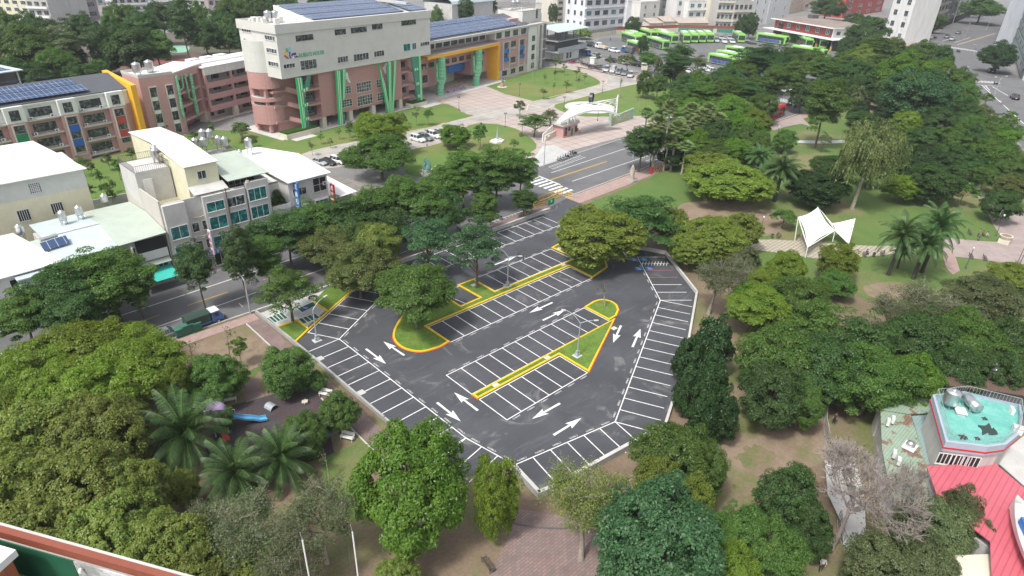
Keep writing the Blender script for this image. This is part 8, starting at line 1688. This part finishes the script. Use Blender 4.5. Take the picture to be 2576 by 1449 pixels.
for a,b,r_ in ((Vector((W('H',375,1045).x,W('H',375,1045).y,0)),Cc_,.11),(W('H',800,975),Ee,.1),(W('H',268,875),Bb,.1),(W('H',650,885),Dd,.09),(Cc_,Bb,.1),(Cc_,Dd,.1),(Ee,Dd,.1),(Ee,Ff,.1),(Vector((Aa.x+1,Aa.y+.6,0)),Aa,.1),(Vector((Ff.x+.8,Ff.y,0)),Ff,.1),(Bb,Aa-Vector((0,0,1.2)),.07)):
    mb=MB(); mb.tube([a-O_,b-O_],r_,8); mb.build('post', M['white'], t)
# ================================================================ playground, benches, bins
p=W('I',1710,1060); t = thing('play_slide', tuple(p), radians(-8), 'playground tower with lilac dome and blue wavy slide', 'playground slide')
mb=MB(); mb.lathe((0,0,2.7),[(1.12,0),(1.1,.35),(.95,.75),(.65,1.1),(.25,1.3),(.1,1.32),(.1,1.42),(.03,1.5)],20); mb.build('dome', plain('lilac_plastic',(.42,.30,.50),.45,.05), t)
mb=MB(); 
for i in range(12): a=i*pi/6; mb.lathe((cos(a)*1.18,sin(a)*1.18,2.45),[(.2,0),(.24,.2),(.1,.42)],7)
mb.lathe((0,0,2.4),[(1.3,0),(1.35,.2),(1.15,.32)],20); mb.build('crown_ring', plain('peach_plastic',(.72,.48,.38),.5,.05), t)
for a in range(4): mb=MB(); mb.tube([(cos(a*pi/2+.8)*.95,sin(a*pi/2+.8)*.95,0),(cos(a*pi/2+.8)*.95,sin(a*pi/2+.8)*.95,2.5)],.07,7); mb.build('post', M['white'], t)
mb=MB(); mb.box(-.9,.9,-.9,.9,1.1,1.2); mb.build('deck', M['red'], t); mb=MB(); P=[(1.0,-.1,1.5),(1.8,-.2,1.45),(2.6,-.3,.95),(3.4,-.5,.7),(4.2,-.7,.3),(4.9,-.8,.25)]
for (x0,y0,z0),(x1,y1,z1) in zip(P,P[1:]): mb.slab((x0,y0-.35,z0),(x1,y1-.35,z1),(x1,y1+.35,z1),(x0,y0+.35,z0),.06); mb.bar((x0,y0-.38,z0+.1),(x1,y1-.38,z1+.1),.08,.25); mb.bar((x0,y0+.38,z0+.1),(x1,y1+.38,z1+.1),.08,.25)
mb.build('slide', plain('sky_blue_plastic',(.12,.38,.62),.35,.05), t); mb=MB(); mb.slab((-.2,-2.2,.2),(.5,-2.2,.2),(.5,-.9,1.1),(-.2,-.9,1.1),.06); mb.build('ramp', M['red'], t); mb=MB(); mb.slab((-.9,.9,1.2),(.9,.9,1.2),(1.1,2.0,2.0),(-1.1,2.0,2.0),.06); mb.build('turquoise_panel', plain('turq_plastic',(.15,.5,.42),.4), t)
mb=MB(); railing(mb,[(.9,.5,1.2),(1.9,.3,1.2)],.9,.25,0,.03); mb.build('handrail', M['white'], t)
t = thing('climbing_arch', tuple(W('I',2100,880)), radians(15), 'grey curved climbing arch on the rubber playground', 'play equipment'); mb=MB()
for i in range(6): a,b=pi*i/6*.8+.3,pi*(i+1)/6*.8+.3; mb.slab((-.6*cos(a),-.6,.6*sin(a)),(-.6*cos(b),-.6,.6*sin(b)),(-.6*cos(b),.6,.6*sin(b)),(-.6*cos(a),.6,.6*sin(a)),.04)
mb.build('arch_plate', M['pole'], t); mb=MB(); mb.box(-.65,.65,-.62,-.6,0,.08); mb.box(-.65,.65,.6,.62,0,.08); mb.build('frame', M['dgrey'], t)
t = thing('flower_stool', tuple(W('I',2362,845)), 0, 'pale flower shaped stool on the rubber playground', 'stool'); mb=MB(); n=24; mb.prism([((.36+.07*cos(6*a*2*pi/n))*cos(a*2*pi/n),(.36+.07*cos(6*a*2*pi/n))*sin(a*2*pi/n)) for a in range(n)],.25,.4); mb.build('seat', M['cream'], t); mb=MB(); mb.lathe((0,0,0),[(.2,0),(.18,.25)],10); mb.build('stem', M['cream'], t)
t = thing('spring_rider', tuple(W('I',2530,1130)), 0, 'small blue spring rider at the right corner of the playground', 'play equipment'); mb=MB(); mb.tube([(-.4,0,.5),(0,0,.6),(.35,0,.55),(.5,0,.9)],[.1,.2,.18,.08],8); mb.build('rider_body', M['blue'], t); mb=MB(); mb.lathe((0,0,0),[(.12,0),(.12,.45)],8); mb.build('spring', M['dgrey'], t)
def bench(k, q, rot, mat, desc, where, group='benches'):
    t = thing('park_bench', tuple(W(k,*q)), radians(rot), None, 'bench', group); reg(t, desc, where); mb=MB()
    for i in range(4): mb.box(-.8,.8,-.25+i*.13,-.15+i*.13,.42,.46)
    mb.build('seat', M[mat], t); mb=MB()
    for i in range(3): mb.slab((-.8,.3+i*.03,.55+i*.14),(.8,.3+i*.03,.55+i*.14),(.8,.32+i*.03,.65+i*.14),(-.8,.32+i*.03,.65+i*.14),.03)
    mb.build('backrest', M[mat], t)
    for x in (-.7,.7): mb=MB(); mb.bar((x,-.22,0),(x,-.22,.44),.05); mb.bar((x,.25,0),(x,.38,.95),.05); mb.bar((x,-.25,.62),(x,.3,.62),.05); mb.build('leg_frame', M['white'] if mat == 'white' else M['dgrey'], t)
    return t
for k,x,y,r_ in (('I',1780,835,160),('I',2520,790,-60),('O',252,190,-60),('I',2370,700,150)): bench(k,(x,y),r_,'white','white bench','beside the playground')
for k,x,y,r_ in (('H',960,1030,200),('H',1140,1020,200),('H',2040,1050,20),('H',2180,1070,20),('G',1655,1360,10),('O',1140,990,80),('C',610,1375,10)): bench(k,(x,y),r_,'bark','brown slatted bench','in the park' if k != 'C' else 'on the front school lawn')
bench('H',(2030,810),20,'bark','brown slatted bench','beside the seated people')
for i,(x,y) in enumerate(((1395,325),(1458,300),(1528,278))):
    t = thing('utility_cabinet', tuple(W('I',x,y)), radians(5), None, 'utility cabinet', 'green cabinets'); reg(t,'dark green metal cabinet','beside the parked grey car'); mb=MB(); s_=.55+.2*(i==1); mb.box(-s_,s_,-.45,.45,.1,1.25+.15*(i==1)); mb.build('cabinet_body', M['dgrey'] if False else plain('cabinet_green',(.03,.13,.09),.5), t); mb=MB(); mb.box(-s_-.04,s_+.04,-.5,.5,1.25+.15*(i==1),1.32+.15*(i==1)); mb.build('lid', plain('cabinet_green2',(.05,.17,.12),.5), t)
t = thing('planter_bowl', tuple(W('H',2370,900)), 0, 'stone urn planter with round rim on the pinkish plaza', 'planter'); mb=MB(); mb.box(-.9,.9,-.9,.9,0,.9); mb.lathe((0,0,.9),[(.7,0),(1.1,.5),(1.15,.7)],16); mb.build('bowl', M['cream'], t); mb=MB(); mb.lathe((0,0,1.55),[(.9,0),(.9,.06)],16); mb.build('soil', M['dirt'], t)
t = thing('litter_bin', tuple(W('H',1060,1040)), 0, 'dark litter bin between two park benches', 'bin'); mb=MB(); mb.lathe((0,0,0),[(.22,0),(.26,.8)],10); mb.build('drum', M['dgrey'], t); mb=MB(); mb.lathe((0,0,.8),[(.28,0),(.2,.12),(.02,.16)],10); mb.build('lid', M['black'], t)
t = thing('litter_bin', tuple(W('H',38,850)), 0, 'dark litter bin left of the white canopy', 'bin'); mb=MB(); mb.lathe((0,0,0),[(.22,0),(.26,.8)],10); mb.build('drum', M['dgrey'], t); mb=MB(); mb.lathe((0,0,.8),[(.28,0),(.2,.12),(.02,.16)],10); mb.build('lid', M['black'], t)
t = thing('bus_shelter', tuple(W('G',590,560)), radians(5), 'dark green bus shelter on the main road pavement', 'bus shelter'); mb=MB(); mb.box(-2.2,2.2,-.9,.9,2.6,2.75); mb.build('roof', M['teal'], t)
for x in (-1.9,1.9): mb=MB(); mb.box(x-.3,x+.3,.4,.5,0,2.6); mb.build('side_panel', plain('shelter_green',(.03,.08,.07),.4), t)
mb=MB(); mb.box(-1.5,1.5,.0,.4,.4,.46); mb.build('bench_seat', M['steel'], t)
# shared bicycles at the dock
def bike(p, r_, col, desc, where):
    t = thing('bicycle', tuple(p), r_, None, 'bicycle', 'shared bicycles'); reg(t,desc,where)
    for x in (-.5,.5): mb=MB(); mb.tube([(x+.3*cos(a*pi/6),0,.32+.3*sin(a*pi/6)) for a in range(13)],.03,4,cap=False); mb.build('wheel', M['black'], t)
    mb=MB(); mb.tube([(-.5,0,.32),(-.1,0,.35),(.35,0,.75),(-.2,0,.7),(-.5,0,.32)],.03,5); mb.tube([(.35,0,.85),(.5,0,.32)],.03,5); mb.tube([(-.1,0,.35),(-.25,0,.88)],.03,5); mb.build('frame', PC[col], t); mb=MB(); mb.box(-.38,-.12,-.07,.07,.88,.94); mb.build('saddle', M['black'], t); mb=MB(); mb.tube([(.3,-.25,.95),(.38,0,.98),(.3,.25,.95)],.02,5); mb.build('handlebar', M['dgrey'], t); return t
for i in range(12): bike(W('G',395+i*24,705-i*7), radians(100), 'yellow' if i < 5 else 'white', 'shared bicycle in the dock','under the palms by the gate')
t = thing('bike_dock', tuple(W('G',370,720)), radians(5), 'row of grey bicycle docking posts with a red kiosk under the palms', 'bike dock'); mb=MB(); 
for i in range(13): q=W('G',385+i*24,690-i*7)-t.location; mb.bar((q.x,q.y,0),(q.x,q.y,.9),.15)
mb.build('docking_posts', M['lgrey'], t); mb=MB(); mb.box(-.3,.3,-.2,.2,0,1.7); mb.build('kiosk', M['red'], t)
def cone(p, desc, where): t = thing('traffic_cone', tuple(p), 0, None, 'traffic cone', 'traffic cones'); reg(t,desc,where); mb=MB(); mb.lathe((0,0,.04),[(.17,0),(.03,.66)],8); mb.build('cone_body', plain('cone_orange',(.8,.16,.03),.5), t); mb=MB(); mb.box(-.2,.2,-.2,.2,0,.04); mb.build('base', M['black'], t)
for k,x,y in (('B',1970,985),('B',2050,1000),('B',2110,1020),('C',1365,865),('C',1395,860),('R',915,1360),('C',1315,710),('C',1160,650)): cone(W(k,x,y),'orange cone','on the school grounds')
for k,x,y,s_,c,ds in (('C',1327,640,1.0,'white','white service kiosk by the scooters'),('C',1860,700,1.6,'cream','small white roofed hut by the round trees')):
    t = thing('service_hut', tuple(W(k,x,y)), radians(20), ds, 'hut'); mb=MB(); h_=2.6; mb.box(-s_,s_,-s_,s_,0,h_); mb.build('hut_walls', M[c], t); mb=MB(); mb.box(-s_-.2,s_+.2,-s_-.2,s_+.2,h_,h_+.15); mb.build('roof', M['white'], t)
# desks and benches stacked in the school hall
for j in range(3):
    for i in range(12):
        p = FR.w(-34+i*1.55+.4*j, 3.4+j*1.6, .1); t = thing('school_desk', tuple(p), radians(15), None, 'desk', 'desks under the yellow portal'); reg(t,'small tan desk','in the rows under the yellow portal'); mb=MB(); mb.box(-.6,.6,-.3,.3,.7,.75)
        if 'dk' not in lm: lm['dk']=mb.mesh('desk_top', plain('tan_desk',(.45,.33,.19),.6)); m2=MB(); m2.box(-.55,.55,-.02,.02,.2,.7); m2.box(-.55,-.5,-.25,.25,0,.7); m2.box(.5,.55,-.25,.25,0,.7); lm['dl']=m2.mesh('desk_frame', M['cream'])
        put('desk_top', lm['dk'], t); put('desk_frame', lm['dl'], t)
for i in range(3): t = thing('lilac_sofa', tuple(FR.w(-30+i*3.6,1.2,.1)), radians(15), None, 'sofa', 'lilac sofas'); reg(t,'lilac bench sofa','in front of the tan desks'); mb=MB(); mb.box(-1.6,1.6,-.4,.4,.1,.45); mb.build('seat', plain('lilac_cloth',(.38,.27,.42),.8), t); mb=MB(); mb.box(-1.6,1.6,.3,.45,.45,.9); mb.build('backrest', plain('lilac_cloth2',(.36,.25,.40),.8), t)
# ================================================================ people
def personmesh(sit=False, arms='down'):
    V=[];E=[];R=[]
    def v(p,r,par=None): V.append(p);R.append(r); E.append((par,len(V)-1)) if par is not None else None; return len(V)-1
    hz0 = .92 if not sit else .50
    pel=v((0,0,hz0),.15); be=v((0,.01,hz0+.2),.135,pel); ch=v((0,0,hz0+.42),.165,be); nk=v((0,.0,hz0+.56),.06,ch); hd0=v((0,.03,hz0+.66),.085,nk); v((0,.02,hz0+.78),.09,hd0)
    for s in (-1,1):
        sh=v((s*.18,0,hz0+.48),.065,ch)
        if arms=='down': el=v((s*.24,-.02,hz0+.22),.045,sh); wr=v((s*.25,.06,hz0-.02),.03,el); hn=v((s*.25,.09,hz0-.09),.034,wr); fb=(s*.25,.11,hz0-.14); dr=(0,.2,-1)
        else: el=v((s*.26,.08,hz0+.24),.045,sh); wr=v((s*.2,.32,hz0+.2),.03,el); hn=v((s*.19,.39,hz0+.2),.034,wr); fb=(s*.19,.44,hz0+.19); dr=(0,1,-.3)
        for q in range(4): f0=v((fb[0]+(q-1.5)*.018,fb[1],fb[2]),.009,hn); v((fb[0]+(q-1.5)*.02,fb[1]+dr[1]*.05,fb[2]+dr[2]*.05*(1-.1*abs(q-1.5))),.007,f0)
        th_=v((fb[0]-s*.035,fb[1]+.01,fb[2]+.03),.01,hn); v((fb[0]-s*.05,fb[1]+.03,fb[2]+.01),.008,th_)
        hp=v((s*.09,0,hz0-.04),.1,pel)
        if sit: kn=v((s*.12,.42,hz0-.02),.065,hp); an=v((s*.12,.44,.08),.045,kn)
        else: kn=v((s*.1,.03,.5),.065,hp); an=v((s*.1,-.01,.08),.042,kn)
        v((s*.1,an and V[an][1]+.16,.035),.04,an)
    me=bpy.data.meshes.new('p'); me.from_pydata(V,E,[]); o=bpy.data.objects.new('p',me); COL.objects.link(o); md=o.modifiers.new('s','SKIN'); md.use_smooth_shade=True
    for i,r in enumerate(R): me.skin_vertices[0].data[i].radius=(r,r)
    me.skin_vertices[0].data[0].use_root=True; sb=o.modifiers.new('d','SUBSURF'); sb.levels=1; sb.render_levels=1
    dg=bpy.context.evaluated_depsgraph_get(); out=bpy.data.meshes.new_from_object(o.evaluated_get(dg)); bpy.data.objects.remove(o); return out, hz0
PM = {k: personmesh(*a) for k,a in {'stand':(False,'down'),'hold':(False,'hold'),'sit':(True,'hold')}.items()}
CLO = {}
def cloth(c):
    if c not in CLO: CLO[c]=plain('cloth_%d'%len(CLO),c,.85,.1)
    return CLO[c]
def person(pose, p, rz, shirt, trousers, label, hair=(.02,.015,.012)):
    me, hz0 = PM[pose]; me = me.copy(); me.materials.clear()
    for m in (M['skin'], cloth(shirt), cloth(trousers), M['black']): me.materials.append(m)
    for f in me.polygons:
        c=f.center; ax=abs(c.x)
        if pose!='sit': mi = 3 if c.z<.09 else 2 if (c.z<hz0+.03 and ax<.2) else 0 if (c.z>hz0+.55 or (ax>.2 and c.z<hz0+.2) or c.y>.2) else 1
        else: mi = 3 if c.z<.09 else 2 if (c.z<hz0+.08 and (c.y>.1 or c.z<hz0)) else 0 if (c.z>hz0+.55 or (c.y>.22 and c.z>hz0+.1)) else 1
        f.material_index=mi
    t = put('person', me, None, tuple(p), radians(rz)); tag(t, label, 'person')
    mb=MB(); mb.lathe((0,-.005,hz0+.73),[(.098,-.06),(.106,.0),(.1,.07),(.06,.125),(.01,.14)],12); mb.build('hair', plain('hair',hair,.7), t)
    mb=MB(); mb.lathe((0,.115,hz0+.695),[(.016,0),(.012,.03),(.004,.05)],6); mb.build('nose', M['skin'], t)
    for s in (-1,1): mb=MB(); mb.lathe((s*.035,.103,hz0+.735),[(.012,0),(.012,.016)],6); mb.build('eye', M['black'], t)
    mb=MB(); mb.box(-.028,.028,.108,.114,hz0+.655,hz0+.668); mb.build('mouth', plain('lips',(.3,.09,.08),.6), t); return t
person('stand', W('B',1005,1282), -60, (.65,.05,.16),(.5,.5,.5),'person in a pink top walking past the school pillars')
person('stand', W('R',755,1325), -70, (.08,.28,.62),(.02,.03,.08),'guard in a bright blue shirt standing by the guard house table')
person('hold', W('P',815,750), -80, (.8,.15,.05),(.1,.08,.15),'person in an orange top standing at the lilac sofas')
person('hold', W('M',812,1412)+Vector((0,0,.0)), 110, (.55,.55,.55),(.03,.03,.04),'person in a pale shirt holding a bicycle under the trees at the bottom edge')
bike(W('M',805,1392), radians(20), 'black', 'black bicycle held by the person','at the bottom edge under the trees')
person('sit', W('H',985,1025), -110, (.05,.10,.35),(.03,.04,.08),'person in dark blue sitting on a bench below the white canopy')
person('sit', W('H',2190,845), -160, (.55,.48,.6),(.15,.2,.35),'person in a lilac top and cap sitting by the plaza scooter')
person('sit', W('H',2150,835), -120, (.3,.05,.06),(.03,.03,.03),'person in a dark red top sitting by the plaza scooter')
person('stand', W('H',2110,835), 20, (.2,.22,.25),(.03,.03,.03),'person in grey standing by the plaza scooter'); scooter('grey',W('H',2115,870),10,'grey scooter','beside the people on the pinkish plaza')
person('stand', W('I',100,-20), 20, (.3,.3,.3),(.05,.05,.05),'person standing in the shade below the left shops') if False else None
person('hold', W('M',893,492), 100, (.05,.05,.06),(.03,.03,.04),'person in black by the curved trellis')
t = thing('guard_table', tuple(W('R',670,1260)), radians(5), 'white table with papers in front of the guard house', 'table'); mb=MB(); mb.box(-1.2,1.2,-.4,.4,.72,.77); mb.build('table_top', M['white'], t)
for x in (-1.1,1.1):
    for y in (-.35,.35): mb=MB(); mb.bar((x,y,0),(x,y,.72),.05); mb.build('leg', M['dgrey'], t)
# thin humid air: far blocks pale slightly
mb = MB(); mb.box(-1450,2900,-1450,2900,-1,75); h_ = mb.build('haze', []); h_['kind'] = 'stuff'
hm = bpy.data.materials.new('haze_air'); hm.use_nodes = True; hn = hm.node_tree; hn.nodes.clear(); ho = hn.nodes.new('ShaderNodeOutputMaterial'); hv = hn.nodes.new('ShaderNodeVolumePrincipled')
hv.inputs['Color'].default_value = (.86,.91,1,1); hv.inputs['Density'].default_value = .00013; hn.links.new(hv.outputs[0], ho.inputs['Volume']); h_.data.materials.append(hm)
finish_labels()
print('objects', len(bpy.data.objects), 'trees', len(NTREE))
